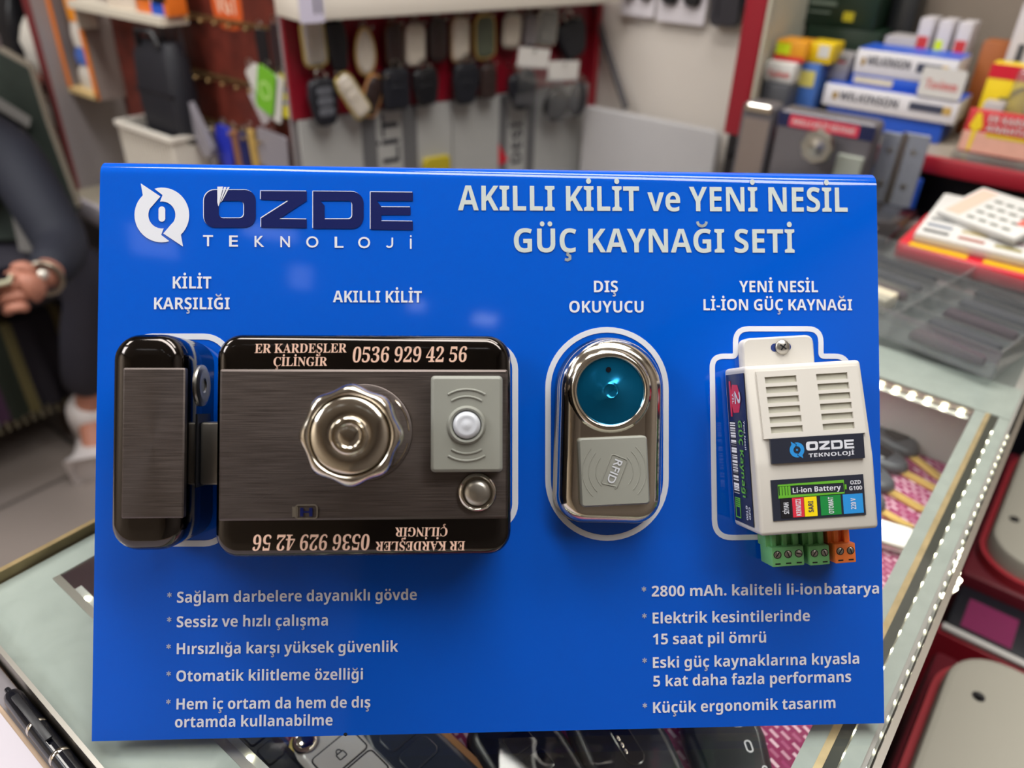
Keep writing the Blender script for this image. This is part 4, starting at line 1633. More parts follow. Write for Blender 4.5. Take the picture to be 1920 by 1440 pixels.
le = empty('led_strip', 'row of glowing dots in place of led reflections beside the right counter edge', 'led strip', loc=(0.0125, 0.5, 0.93))  # tape and glowing dots imitate led reflections; no strip hangs here
pth = [onz(px_, py_, 0.932) for px_, py_ in ((1797, 1030), (1794, 1044), (1791, 1059), (1793, 1074), (1796, 1089), (1788, 1104), (1768, 1119))]
q = MB()
q.stroke([(p_.x - 0.0125, p_.y - 0.5) for p_ in pth], 0.0035, 0.0012, 0.0018)
q.build('tape', WHITE, le, 0)
for p_ in pth:
    q = MB()
    q.ball((0, 0, 0), 0.0022, (1, 1, 0.6), 10)
    o = q.build('led', LEDM, le, 60)
    o.location = (p_.x - 0.0125, p_.y - 0.5, 0.0028)

# ------------------------------------------------------------------ near left: desk edge, paper, pen
q = MB()
q.box(-0.60, 0.06, -0.45, 0.0445, 0.0, 0.936)
q.xf(Matrix.Identity(4))
dk = single('cashier_desk', q, mat('desk_beige', (176, 150, 126), 0.5, noise=0.08), 'beige desk against the near end of the glass counter', 'desk', smooth=0)
q = MB()
q.box(-0.55, 0.0, -0.36, 0.0335, 0.9362, 0.9372)
single('paper_sheet', q, PAPER, 'white paper sheet on the desk in the near left corner', 'paper', smooth=0)
q = MB()
q.box(-0.5, -0.22, 0.0355, 0.0442, 0.9362, 0.9368)
single('tape_strip', q, mat('tape_grey', (120, 114, 118), 0.4), 'grey tape strip between the white paper and the counter edge', 'tape', smooth=0)
pa, pb = onz(47, 1272, 0.941), onz(190, 1470, 0.941)
pa.y, pb.y = 0.0405, 0.0400
d = (pb - pa)
L = d.length + 0.03
pm = Matrix.Translation((pa.x, pa.y, 0.9362 + 0.0045 + 0.0006)) @ Matrix.Rotation(math.atan2(d.y, d.x), 4, 'Z') @ Matrix.Rotation(PI / 2, 4, 'Y')
pen = empty('ballpoint_pen', 'black ballpoint pen lying in the gap between paper and counter', 'pen', matrix=pm)
q = MB()
q.lathe([(0.0012, 0.0), (0.0014, 0.003), (0.0014, 0.006)], 16)
q.build('push_button', BLACKG, pen, 50)
q = MB()
q.lathe([(0.0034, 0.005), (0.0042, 0.008), (0.0044, 0.035), (0.0044, L * .6), (0.0043, L - 0.02), (0.0018, L)], 24)
q.build('barrel', BLACKG, pen, 50)
q = MB()
for zz_ in (0.03, 0.052, 0.078):
    q.lathe([(0.0045, zz_), (0.0047, zz_ + 0.0006), (0.0047, zz_ + 0.0016), (0.0045, zz_ + 0.0022)], 24)
q.build('trim_ring', CHROME, pen, 50)
q = MB()
q.box(-0.0066, -0.0052, -0.0016, 0.0016, 0.012, 0.046, 0.0005)
q.box(-0.0058, -0.0038, -0.0016, 0.0016, 0.012, 0.017, 0.0003)
q.build('clip', BLACK, pen, 40)

# ------------------------------------------------------------------ right of the counter: two red machines with cream covers


def machine(label, x0, y0, y1, yc, hole, frontal):
    """red base from y0 to y1 with a cream cover that starts at yc"""
    e = empty('cream_topped_machine', label, 'machine', loc=(x0, y0, 0))
    T_ = Matrix.Translation((-x0, -y0, 0))

    def mp(name, m_, q, par=None, sm=40):
        q.xf(T_)
        return q.build(name, m_, par or e, sm)
    q = MB()
    q.box(x0, 0.32, yc - 0.012, y1, 0.0, 0.668, 0.006)
    mp('red_body', mat('body_maroon', (104, 26, 38), 0.4, noise=0.08, nscale=12), q)
    q = MB()
    q.outline(rrect(x0 + 0.012, 0.31, yc, y1 - 0.012, 0.045, 8), [(0.0, 0.668), (0, 0.694), (0.002, 0.699), (0.006, 0.7)])
    c = mp('cream_cover', CREAM, q, None, 50)
    q = MB()
    q.lathe([(0.0052, 0.6995), (0.0052, 0.7004), (0.003, 0.7004), (0.002, 0.7000)], 18).xf(Matrix.Translation((hole[0], hole[1], 0)))
    mp('dark_hole', BLACK, q, c)
    q = MB()
    q.stroke(rrect(x0 + 0.0085, 0.3135, yc - 0.0035, y1 - 0.0085, 0.048, 8), 0.006, 0.664, 0.68, True)
    mp('red_rim', mat('rim_red', (176, 52, 62), 0.4, noise=0.06), q)
    if frontal:
        q = MB()
        q.box(x0 + 0.006, 0.30, y0 + 0.0135, yc - 0.013, 0.0, 0.655, 0.003)
        mp('dark_front', NAVYB, q)
        q = MB()
        q.box(x0 + 0.018, x0 + 0.064, y0 + 0.016, y0 + 0.062, 0.655, 0.6562)
        mp('magenta_label', mat('magenta_label', (126, 34, 84), 0.45, noise=0.12), q, None, 0)
        q = MB()
        q.box(x0, 0.30, y0, y0 + 0.013, 0.0, 0.650, 0.002)
        mp('red_lip', REDP, q)
        q = MB()
        q.tube([(x0 + 0.004, y0 + 0.006, 0.654), (0.30, y0 + 0.006, 0.654)], 0.0042, 10)
        mp('white_rail', WHITE, q, None, 60)
    return e


machine('red machine with cream cover and magenta label, farther of the two beside the counter', 0.020, 0.695, 1.06, 0.79, (0.0475, 0.862), True)
machine('red machine with large cream cover, nearest at the lower right beside the counter', 0.026, 0.20, 0.652, 0.215, (0.0655, 0.585), False)
q = MB()
q.box(0.03, 0.30, 0.656, 0.692, 0.0, 0.56, 0.004)  # dark box put where only a shaded gap parts the machines
single('shade_gap_block', q, NAVYB, 'dark block standing in for the shaded gap between the two cream covered machines', 'block')

# ------------------------------------------------------------------ on the counter: organiser tray, card holder, black case
OW, OL, oz = 0.255, 0.165, 0.026
TRM = Matrix.Translation((-0.128, 0.758, ZG + 0.0006)) @ Matrix.Rotation(math.radians(-11), 4, 'Z')
og = empty('organiser_tray', 'clear plastic compartment tray on the counter glass, right of the blue stand', 'tray', matrix=TRM)
q = MB()
q.box(-OW / 2, OW / 2, -OL / 2, OL / 2, 0, 0.0018)
q.build('tray_floor', CLEARP, og, 0)
q = MB()
for t in (-1, 1):
    q.box(-OW / 2, OW / 2, t * (OL / 2 - 0.001) - 0.001, t * (OL / 2 - 0.001) + 0.001, 0.0018, oz)
    q.box(t * (OW / 2 - 0.001) - 0.001, t * (OW / 2 - 0.001) + 0.001, -OL / 2 + 0.002, OL / 2 - 0.002, 0.0018, oz)
q.build('tray_wall', CLEARP, og, 0)
NR = 5
for i in range(1, NR):
    q = MB()
    y = -OL / 2 + OL * i / NR
    q.box(-OW / 2 + 0.002, OW / 2 - 0.002, y - 0.0009, y + 0.0009, 0.0018, oz - 0.003)
    q.build('tray_divider', CLEARP, og, 0)
q = MB()
q.box(0.0392, 0.0408, -OL / 2 + 0.002, OL / 2 - 0.002, 0.0018, oz - 0.002)
q.build('tray_divider', CLEARP, og, 0)
DPLUM = mat('plum_plastic', (70, 50, 60), 0.5, noise=0.25, nscale=60)
BEIGEI = mat('beige_packet', (206, 196, 172), 0.6, noise=0.15, nscale=40)
rown = ('nearest row', 'second row', 'middle row', 'fourth row', 'farthest row')
mats_ = [[(CHAR, 'charcoal'), (DPLUM, 'plum')], [(BEIGEI, 'beige'), (CHAR, 'charcoal')], [(DPLUM, 'plum'), (DPLUM, 'plum')], [(CHAR, 'charcoal'), (CHAR, 'charcoal')], [(NAVYB, 'navy black'), (BLACK, 'black')]]
for j in range(NR):
    for i in range(2):
        mt, cn = mats_[j][i]
        xa_, xb_ = (-OW / 2, 0.04) if i == 0 else (0.04, OW / 2)
        cx, cy = (xa_ + xb_) / 2, -OL / 2 + OL * (j + .5) / NR
        l, w = (xb_ - xa_) * .72, OL / NR * .5
        q = MB()
        beige = cn == 'beige'
        if beige:
            q.box(-w * .85, w * .85, -l * .5, l * .5, 0, 0.015, 0.003)
        else:
            q.outline(shape(l, w, 'taper'), [(0.002, 0), (0, 0.002), (0, 0.005), (0.002, 0.008)])
        single('packet' if beige else 'key_blank', q, mt, '%s %s in the %s of the clear tray, %s half' % (cn, 'packet' if beige else 'blank', rown[j], ('left', 'right')[i]), 'packet' if beige else 'key blank', group='parts in the clear tray',
               matrix=TRM @ Matrix.Translation((cx, cy, 0.0022)) @ Matrix.Rotation(PI / 2 + random.uniform(-.06, .06), 4, 'Z'))

# card holder with a red base
hx0, hx1, hy0, hy1 = -0.155, 0.004, 0.862, 1.0
ch = empty('card_holder', 'red based holder of white sample cards on the counter, below the shop sign', 'card holder', loc=(hx0, hy0, ZG + 0.0005))
HWid = hx1 - hx0
q = MB()
q.outline(rrect(0, HWid, 0, hy1 - hy0, 0.012, 6), [(0.002, 0), (0, 0.002), (0, 0.016), (0.002, 0.018)])
q.build('red_base', REDB, ch, 50)
tilt = Matrix.Translation((0, 0.016, 0.018)) @ Matrix.Rotation(math.radians(9), 4, 'X')
q = MB()
q.box(0.012, HWid - 0.006, 0, 0.11, 0, 0.012, 0.003)
q.xf(tilt)
cardb = q.build('white_board', WHITE, ch, 40)
for i, xx in enumerate((0.012, 0.083)):
    q = MB()
    q.box(xx, xx + 0.056, 0.003, 0.014, 0.0181, 0.0192)
    q.build('yellow_label', mat('amber_label', (226, 176, 20), 0.45, noise=0.15, nscale=120), ch, 0)
cs = [(40, 44, 46), (150, 72, 52), (140, 128, 60), (96, 108, 128), (168, 150, 96), (120, 84, 96), (110, 112, 112), (164, 96, 70)]
k = 0
for i in range(4):
    for j in range(3):
        q = MB()
        q.box(0.018 + i * 0.034, 0.018 + i * 0.034 + 0.025, 0.008 + j * 0.0145, 0.0135 + j * 0.0145, 0.0119, 0.0124)
        q.xf(tilt)
        q.build('sample_bar', mat('sample_%d' % (k % 8), cs[k % 8], 0.4), cardb, 0)
        k += 3
# loose white price card on top
q = MB()
q.box(-0.045, 0.045, -0.036, 0.036, 0, 0.008, 0.002)
cm = Matrix.Translation((hx0 + 0.075, hy0 + 0.075, ZG + 0.045)) @ Matrix.Rotation(math.radians(-24), 4, 'Z') @ Matrix.Rotation(math.radians(14), 4, 'X')
pc_ = single('price_card', q, WHITE, 'white gridded card tilted on top of the sample card holder', 'card', matrix=cm)
q = MB()
for i in range(4):
    for j in range(4):
        q.box(-0.016 + i * 0.013, -0.016 + i * 0.013 + 0.009, -0.028 + j * 0.014, -0.028 + j * 0.014 + 0.0045, 0.0079, 0.0082)
q.build('grid_print', mat('print_grey', (96, 100, 92), 0.5), pc_, 0)
q = MB()
q.box(-0.04, -0.022, -0.03, 0.03, 0.0079, 0.0082)
q.build('pink_stripe', mat('print_pink', (226, 178, 160), 0.5), pc_, 0)
q = MB()
q.box(0.028, 0.04, -0.012, 0.03, 0.0079, 0.0082)
q.build('red_print', mat('print_red', (206, 96, 84), 0.5), pc_, 0)

# black case on the counter behind the stand's right edge, and a carton behind the cards
q = MB()
q.box(-0.345, -0.168, 0.885, 1.02, ZG + 0.0004, ZG + 0.012, 0.004)
bc_ = single('black_case', q, BLACKG, 'flat glossy black case on the counter, left of the red card holder', 'case')
for dx, dz in ((0.1, 0.06), (0.13, 0.09), (0.155, 0.03)):  # steel beads imitate dots of light reflected in the black top
    q = MB()
    q.ball((-0.345 + dx, 0.885 + dz, ZG + 0.012), 0.0035, (1, 1, .4), 12)
    o = q.build('reflected_dot', STEEL, bc_, 60)
q = MB()
q.box(-0.10, 0.006, 1.004, 1.028, ZG + 0.0005, 0.996, 0.002)
single('carton', q, mat('carton_brown', (126, 112, 102), 0.6, noise=0.05), 'plain brown grey carton behind the sample cards', 'carton')

# ------------------------------------------------------------------ red framed wall cabinet on the right
SY, SD = 1.17, 1.47
sh = empty('display_cabinet', 'wall cabinet with red frame and open front, full of boxed goods, upper right', 'cabinet', loc=(-0.49, SY, 0.97))
Ts = Matrix.Translation((0.49, -SY, -0.97))


def spart(name, m_, bev, *b):
    q = MB()
    q.box(*b, bev)
    q.xf(Ts)
    return q.build(name, m_, sh, 40)


fx = onx(1395, 100, -0.48)
L0 = ony(1365, 243, SY).x
L1 = ony(1412, 100, SY).x
zb = 0.972
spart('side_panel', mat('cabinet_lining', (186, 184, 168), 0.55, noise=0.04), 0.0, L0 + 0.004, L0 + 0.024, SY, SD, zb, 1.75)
spart('red_upright', REDP, 0.002, L0 - 0.002, L0 + 0.03, SY - 0.012, SY, zb - 0.002, 1.75)
spart('red_bottom_edge', REDP, 0.002, L0 + 0.03, 0.75, SY - 0.012, SY, zb - 0.002, zb + 0.02)
spart('bottom_board', mat('cabinet_board', (150, 140, 128), 0.5), 0.0, L0 + 0.024, 0.75, SY, SD, zb, zb + 0.016)
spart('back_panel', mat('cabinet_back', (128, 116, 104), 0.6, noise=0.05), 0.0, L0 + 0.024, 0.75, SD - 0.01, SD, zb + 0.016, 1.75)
spart('glass_stop', mat('lining_trim', (200, 196, 176), 0.4), 0.001, L0 + 0.0305, L0 + 0.035, SY - 0.010, SY + 0.01, zb + 0.02, 1.75)
q = MB()
q.box(-0.50, 0.75, SY + 0.03, SD - 0.002, 0.0, zb - 0.003)  # black box painted in for the shade in the hollow below the frame
single('shade_hollow_block', q, mat('hollow_black', (22, 22, 28), 0.35), 'black block standing in for the shaded hollow under the red framed wall cabinet', 'cabinet', smooth=0)
q = MB()
q.box(-0.5, -0.14, 1.055, SY + 0.028, 0.0, 0.872)
single('black_plinth', q, mat('grey_laminate_dark', (58, 58, 64), 0.4), 'dark grey plinth under the second lock, behind the stand', 'plinth', smooth=0)
ZS = zb + 0.0165


def carton(label, pxl, pyt, pxr, pyb, Y, dep, material, name='box', cat='box', z0=None, group=None, bev=0.0015, top=None):
    """box whose front stands on the plane y = Y; pixels give its left / right ends and its height"""
    ym = (pyt + pyb) / 2
    xa, xb = ony(pxl, ym, Y).x, ony(pxr, ym, Y).x
    xm = (pxl + pxr) / 2
    zt = ony(xm, pyt, Y).z
    zb_ = ony(xm, pyb, Y).z if z0 is None else z0
    q = MB()
    q.box(0, xb - xa, 0, dep, 0, zt - zb_, bev)
    o = single(name, q, material, label, cat, group, matrix=Matrix.Translation((xa, Y, zb_)))
    o['_w'], o['_h'] = xb - xa, zt - zb_
    if top:
        q = MB()
        q.box(0.0006, xb - xa - 0.0006, 0.0006, dep - 0.0006, zt - zb_, zt - zb_ + 0.0004)
        q.build('top_face', top, o, 0)
    return o


FL = Matrix.Rotation(PI / 2, 4, 'X')              # drawing plane (x right, y up) -> front face (x right, z up), towards the viewer


def front(o, name, material, x0, x1, y0, y1, out=0.0006):
    w, h = o['_w'], o['_h']
    q = MB()
    q.box(x0 * w, x1 * w, -out, 0.0004, y0 * h, y1 * h)
    return q.build(name, material, o, 0)


def front_text(o, name, material, s, style, x0, x1, yb, cap, out=0.0009, shear=0.0):
    w, h = o['_w'], o['_h']
    q = MB()
    letters(q, s, style, (x0 * w, yb * h), (x1 * w, yb * h), cap * h, out, shear)
    q.xf(FL)
    return q.build(name, material, o, 0)


WBOX = mat('box_white', (214, 212, 216), 0.4, noise=0.03)
BBOX = mat('box_blue', (36, 84, 190), 0.4, noise=0.06)
INK = mat('box_ink', (34, 36, 52), 0.5)
REDINK = mat('box_red_ink', (196, 52, 48), 0.5)
GBOX = mat('box_green', (22, 44, 30), 0.35, noise=0.08)
# cylinder boxes, bottom to top
zb3 = ony(1668, 214, SY + 0.075).z
w0 = carton('flat blue box under the lower long white box', 1545, 214, 1772, 240, SY + 0.08, 0.07, BBOX, z0=ZS)
z0_ = ZS + w0['_h'] + 0.0006
w3 = carton('long white box with black lettering and blue top, lower of the two lettered long boxes', 1537, 172, 1797, 236, SY + 0.075, 0.075, WBOX, z0=z0_, top=BBOX, group=None)
z3 = z0_ + w3['_h']
front_text(w3, 'box_lettering', INK, 'WILKINSON', 'sans', 0.13, 0.58, 0.36, 0.36)
front(w3, 'picture_strip', mat('strip_dark', (62, 66, 84), 0.4), 0.66, 0.9, 0.38, 0.72)
front(w3, 'picture_tip', GOLD, 0.9, 0.96, 0.38, 0.72)
front(w3, 'round_emblem', mat('emblem_gold', (150, 118, 50), 0.4), 0.075, 0.115, 0.34, 0.66)
w2 = carton('long blue box between the two white lettered boxes', 1590, 150, 1790, 188, SY + 0.085, 0.07, BBOX, z0=z3 + 0.0006)
z2 = z3 + 0.0006 + w2['_h']
front(w2, 'cream_panel', BEIGEI, 0.03, 0.42, 0.2, 0.85)
w1 = carton('long white box with black lettering and blue top, upper of the two lettered long boxes', 1600, 101, 1795, 160, SY + 0.085, 0.075, WBOX, z0=z2 + 0.0006, top=BBOX)
front_text(w1, 'box_lettering', INK, 'WILKINSON', 'sans', 0.12, 0.56, 0.42, 0.34)
front(w1, 'picture_strip', mat('strip_dark', (62, 66, 84), 0.4), 0.62, 0.86, 0.36, 0.72)
front(w1, 'picture_tip', GOLD, 0.86, 0.92, 0.36, 0.72)
front(w1, 'round_emblem', mat('emblem_gold', (150, 118, 50), 0.4), 0.06, 0.1, 0.36, 0.66)
q = MB()
tagm = ony(1757, 187, SY + 0.075)
q.outline(rrect(-0.028, 0.028, -0.019, 0.019, 0.004, 4), [(0, 0), (0, 0.0015)])
tg = single('brand_tag', q, WHITE, 'white tag with red lettering standing against the blue long box', 'tag', matrix=Matrix.Translation((tagm.x, SY + 0.0745, z3 + 0.0205)) @ FL)
q = MB()
letters(q, 'Tasimm', 'serif', (-0.02, -0.008), (0.021, -0.008), 0.012, 0.0018)
q.build('tag_lettering', REDINK, tg, 0)
# left stack
s1_ = carton('dark grey box at the far left of the wall cabinet, under the white tag', 1428, 158, 1478, 192, SY + 0.02, 0.06, CHAR, z0=ZS)
s2_ = carton('white tag box with red lettering on the dark grey box, far left of the cabinet', 1432, 116, 1488, 160, SY + 0.03, 0.045, WHITE, z0=ZS + s1_['_h'] + 0.0006, bev=0.003)
front_text(s2_, 'tag_lettering', REDINK, 'Tasimm', 'serif', 0.14, 0.88, 0.3, 0.32)
s3_ = carton('red and yellow box with bright green sticker, on the white tag box', 1453, 76, 1510, 118, SY + 0.045, 0.05, mat('box_amber', (222, 150, 30), 0.4, noise=0.1), z0=ZS + s1_['_h'] + s2_['_h'] + 0.0012)
front(s3_, 'green_sticker', mat('neon', (206, 226, 20), 0.5), 0.03, 0.5, 0.3, 0.85)
front(s3_, 'red_band', REDB, 0.0, 1.0, 0.0, 0.22)
s4 = carton('blue blister pack with yellow print, between the white tag box and the grey packs', 1490, 118, 1532, 194, SY + 0.06, 0.04, mat('pack_blue', (60, 100, 170), 0.4, noise=0.15), z0=ZS)
front(s4, 'yellow_print', mat('pack_yellow', (196, 186, 96), 0.5), 0.1, 0.85, 0.62, 0.88)
s5 = carton('yellow box with white cable picture, on the blue blister pack', 1508, 80, 1560, 122, SY + 0.065, 0.05, mat('box_yellow', (224, 190, 20), 0.4, noise=0.08), z0=ZS + s4['_h'] + 0.0006)
front(s5, 'cable_picture', mat('pic_white', (200, 200, 196), 0.5), 0.5, 0.9, 0.3, 0.9)
s6 = carton('grey pack with four ring print, left of the long white boxes', 1534, 100, 1590, 170, SY + 0.10, 0.05, mat('pack_grey', (150, 146, 148), 0.45, noise=0.2, nscale=60), z0=z3 + 0.0006)
front(s6, 'black_header', BLACK, 0.15, 0.85, 0.76, 0.98)
q = MB()
for i in range(4):
    q.ring((s6['_w'] * (0.26 + i * 0.16), -0.001, s6['_h'] * 0.87), s6['_w'] * 0.06, 0.0006, 'y', 14, 5)
q.build('ring_print', WHITE, s6, 60)
front(s6, 'red_line', REDB, 0.15, 0.85, 0.7, 0.75)
g1 = carton('dark green carton at the back of the wall cabinet, lower one', 1500, 52, 1640, 175, SY + 0.17, 0.09, GBOX, z0=ZS)
g2 = carton('dark green carton with yellow sticker, upper one at the back of the cabinet', 1508, -60, 1652, 48, SY + 0.17, 0.09, GBOX, z0=ZS + g1['_h'] + 0.0006)
front(g2, 'yellow_sticker', mat('dull_yellow', (190, 176, 30), 0.5), 0.58, 0.72, 0.12, 0.28)
front(g2, 'print_line', mat('dim_print', (110, 124, 112), 0.5), 0.1, 0.46, 0.36, 0.43)
front(g2, 'print_line', mat('dim_print', (110, 124, 112), 0.5), 0.1, 0.4, 0.22, 0.25)
g3 = carton('black carton beside the dark green cartons at the back', 1656, -40, 1704, 190, SY + 0.225, 0.05, mat('box_black', (22, 24, 26), 0.35), z0=ZS)
b1 = carton('small pale grey box behind the upper long white box', 1648, 68, 1708, 160, SY + 0.162, 0.055, mat('box_pale', (170, 164, 164), 0.5), z0=ZS)
front(b1, 'faint_print', mat('print_rose', (170, 130, 130), 0.5), 0.1, 0.3, 0.7, 0.9)
for (xa, ya, xb, yb), lab, st in (((1714, 33, 1741, 130), 'narrow white upright box with red label, left of the three', 'r'), ((1750, 37, 1777, 130), 'narrow white upright box with green sticker, middle of the three', 'g'), ((1786, 41, 1814, 130), 'narrow white upright box with red label, right of the three', 'r')):
    bx = carton(lab, xa, ya, xb, yb, SY + 0.165, 0.05, mat('box_white_dim', (190, 184, 186), 0.45), z0=ZS, group=None)
    if st == 'r':
        front(bx, 'red_label', REDINK, 0.12, 0.88, 0.72, 0.84)
        front(bx, 'key_picture', mat('pic_tan', (150, 136, 92), 0.5), 0.2, 0.8, 0.34, 0.5)
    else:
        front(bx, 'green_sticker', mat('neon', (206, 226, 20), 0.5), 0.1, 0.62, 0.56, 0.82)
carton('brown orange carton standing in shade behind the yellow pack', 1822, 78, 1884, 215, SY + 0.17, 0.05, mat('box_brown', (150, 82, 34), 0.5, noise=0.1), z0=ZS)
wd = carton('tall white box with dark product picture at the right edge of the cabinet', 1888, 6, 1990, 190, SY + 0.16, 0.06, mat('box_white_dim', (190, 184, 186), 0.45), z0=ZS)
front(wd, 'product_picture', CHAR, 0.2, 0.6, 0.34, 0.5)
front(wd, 'round_picture', CHAR, 0.18, 0.32, 0.6, 0.72)
yp = carton('yellow pack with red top and dark tool picture, right end of the cabinet', 1846, 122, 1935, 205, SY + 0.10, 0.04, mat('pack_lemon', (226, 196, 24), 0.4, noise=0.05), z0=ZS)
front(yp, 'red_header', REDB, 0.0, 1.0, 0.84, 1.0)
q = MB()
q.tube([(yp['_w'] * .4, -0.001, yp['_h'] * .62), (yp['_w'] * .55, -0.001, yp['_h'] * .62), (yp['_w'] * .7, -0.001, yp['_h'] * .72), (yp['_w'] * .85, -0.001, yp['_h'] * .78)], 0.0016, 6)
q.build('tool_picture', mat('tool_dark', (70, 74, 40), 0.5), yp, 60)
carton('small white box with green edge, in front of the yellow pack', 1840, 193, 1880, 222, SY + 0.06, 0.03, mat('box_pale', (170, 164, 164), 0.5), z0=ZS)
bp_ = carton('clear blister pack of red handled keys at the right end of the cabinet', 1892, 132, 1960, 222, SY + 0.055, 0.03, CLEARP, z0=ZS, bev=0.006)
q = MB()
q.box(bp_['_w'] * .2, bp_['_w'] * .9, 0.006, 0.02, 0.006, bp_['_h'] * .45, 0.004)
q.build('red_insert', REDB, bp_, 40)
# shop sign on a clear stand
sg_ = carton('red and yellow shop sign with a key picture, on a clear stand at the right', 1805, 214, 1985, 282, SY + 0.012, 0.008, mat('sign_red', (196, 44, 52), 0.35), name='shop_sign', cat='sign', z0=ZS + 0.012)
front(sg_, 'pale_panel', mat('sign_pale', (222, 170, 150), 0.4, noise=0.12, nscale=90), 0.0, 0.94, 0.04, 0.5)
front_text(sg_, 'sign_lettering', WHITE, 'ER KARDEŞLER', 'sans', 0.24, 0.95, 0.76, 0.16)
front_text(sg_, 'sign_lettering', WHITE, 'ANAHTARCI', 'sans', 0.24, 0.9, 0.55, 0.15)
front(sg_, 'yellow_line', mat('dull_yellow2', (214, 190, 40), 0.5), 0.26, 0.75, 0.42, 0.5, 0.0009)
q = MB()
w_, h_ = sg_['_w'], sg_['_h']
q.slab([(w_ * .1, h_ * .95), (w_ * .15, h_ * .92), (w_ * .2, h_ * .62), (w_ * .17, h_ * .54), (w_ * .08, h_ * .54), (w_ * .05, h_ * .62)], 0.0007, 0.0012)
q.slab([(w_ * .1, h_ * .54), (w_ * .15, h_ * .54), (w_ * .135, h_ * .06), (w_ * .1, h_ * .06)], 0.0007, 0.0012)
q.xf(FL)
q.build('key_picture', mat('key_yellow', (236, 206, 40), 0.4), sg_, 0)
q = MB()
q.box(-0.004, w_ + 0.004, -0.006, 0.03, -0.0118, -0.001, 0.001)
q.build('clear_foot', CLEARP, sg_, 0)

# ------------------------------------------------------------------ second lock and two hinges in front of the cabinet
LY = 1.11
zl0 = 0.8725


def xz(px, py, Y=LY):
    p = ony(px, py, Y)
    return p.x, p.z


xk0, _ = xz(1398, 260)
xk1, _ = xz(1459, 260)
_, zk1 = xz(1430, 186)
e = empty('strike_box', 'grey strike box of the second lock, on the dark plinth behind the stand', 'lock part', matrix=Matrix.Translation((xk0, LY, zl0 + 0.0005)) @ FL)
hh = zk1 - zl0
q = MB()
q.outline(rrect(0, xk1 - xk0, 0, hh, 0.008, 6), round_prof(0.034, 0.005))
q.build('housing', mat('lock_gunmetal', (112, 108, 112), 0.42, 0.5, noise=0.06), e, 50)
q = MB()
q.outline(rrect(0.006, xk1 - xk0 - 0.004, 0.012, hh - 0.02, 0.001, 3), [(0, 0.033), (0, 0.0352)])
q.build('face_plate', mat('plate_taupe', (150, 138, 132), 0.45, 0.7, noise=0.05), e, 40)
q = MB()
q.outline(rrect(0.004, xk1 - xk0 - 0.003, hh - 0.012, hh - 0.001, 0.005, 5), [(0, 0.03), (0, 0.0355), (0.002, 0.037)])
q.build('top_band', CHROME, e, 50)
xb0, _ = xz(1466, 262)
xb1, _ = xz(1648, 275)
_, zb1 = xz(1555, 208)
e = empty('rim_lock', 'grey second rim lock with round knob and red label, right behind the blue stand', 'lock', matrix=Matrix.Translation((xb0, LY, zl0 + 0.0005)) @ FL)
w_, h_ = xb1 - xb0, zb1 - zl0
q = MB()
q.outline(rrect(0, w_, 0, h_, 0.008, 6), round_prof(0.034, 0.005))
q.build('housing', mat('lock_gunmetal', (112, 108, 112), 0.42, 0.5, noise=0.06), e, 50)
q = MB()
q.outline(rrect(0.001, w_ - 0.001, h_ - 0.022, h_ - 0.004, 0.002, 3), [(0, 0.033), (0, 0.0346)])
lb_ = q.build('navy_label', mat('label_deep_navy', (18, 26, 66), 0.4), e, 0)
q = MB()
q.outline(rrect(w_ * .13, w_ * .84, h_ - 0.0205, h_ - 0.0055, 0.001, 3), [(0, 0.034), (0, 0.0349)])
q.build('red_label', mat('label_crimson', (206, 56, 78), 0.4), lb_, 0)
q = MB()
letters(q, 'AKILLI KİLİT SİSTEMİ', 'sans', (w_ * .16, h_ - 0.0165), (w_ * .8, h_ - 0.0165), 0.0062, 0.0351)
q.build('label_lettering', WHITE, lb_, 0)
kx, kz = xz(1538, 272, LY - 0.05)
q = MB()
R_ = 0.0215
q.lathe([(R_ * .6, 0.034, 0), (R_ * .65, 0.05, 0), (R_ * .98, 0.06, 1), (R_, 0.064, 1), (R_ * .9, 0.068, .7), (R_ * .7, 0.0675, 0), (R_ * .4, 0.068, 0), (R_ * .2, 0.0695, 0), (0.0001, 0.07, 0)], 64, 8, 0.04).xf(Matrix.Translation((kx - xb0, kz - zl0, 0)))
q.build('knob', STEEL, e, 60)
q = MB()
q.outline(rrect(w_ * .70, w_ * .96, h_ * .10, h_ * .74, 0.002, 4), [(0, 0.034), (0, 0.0395), (0.001, 0.041)])
q.build('sensor_pad', mat('pad_sage', (150, 154, 144), 0.5), e, 40)
q = MB()
q.lathe([(0.007, 0.034), (0.007, 0.037), (0.005, 0.038), (0.0001, 0.038)], 24).xf(Matrix.Translation((w_ * .84, h_ * .03 + 0.006, 0)))
q.build('push_button', STEEL, e, 50)
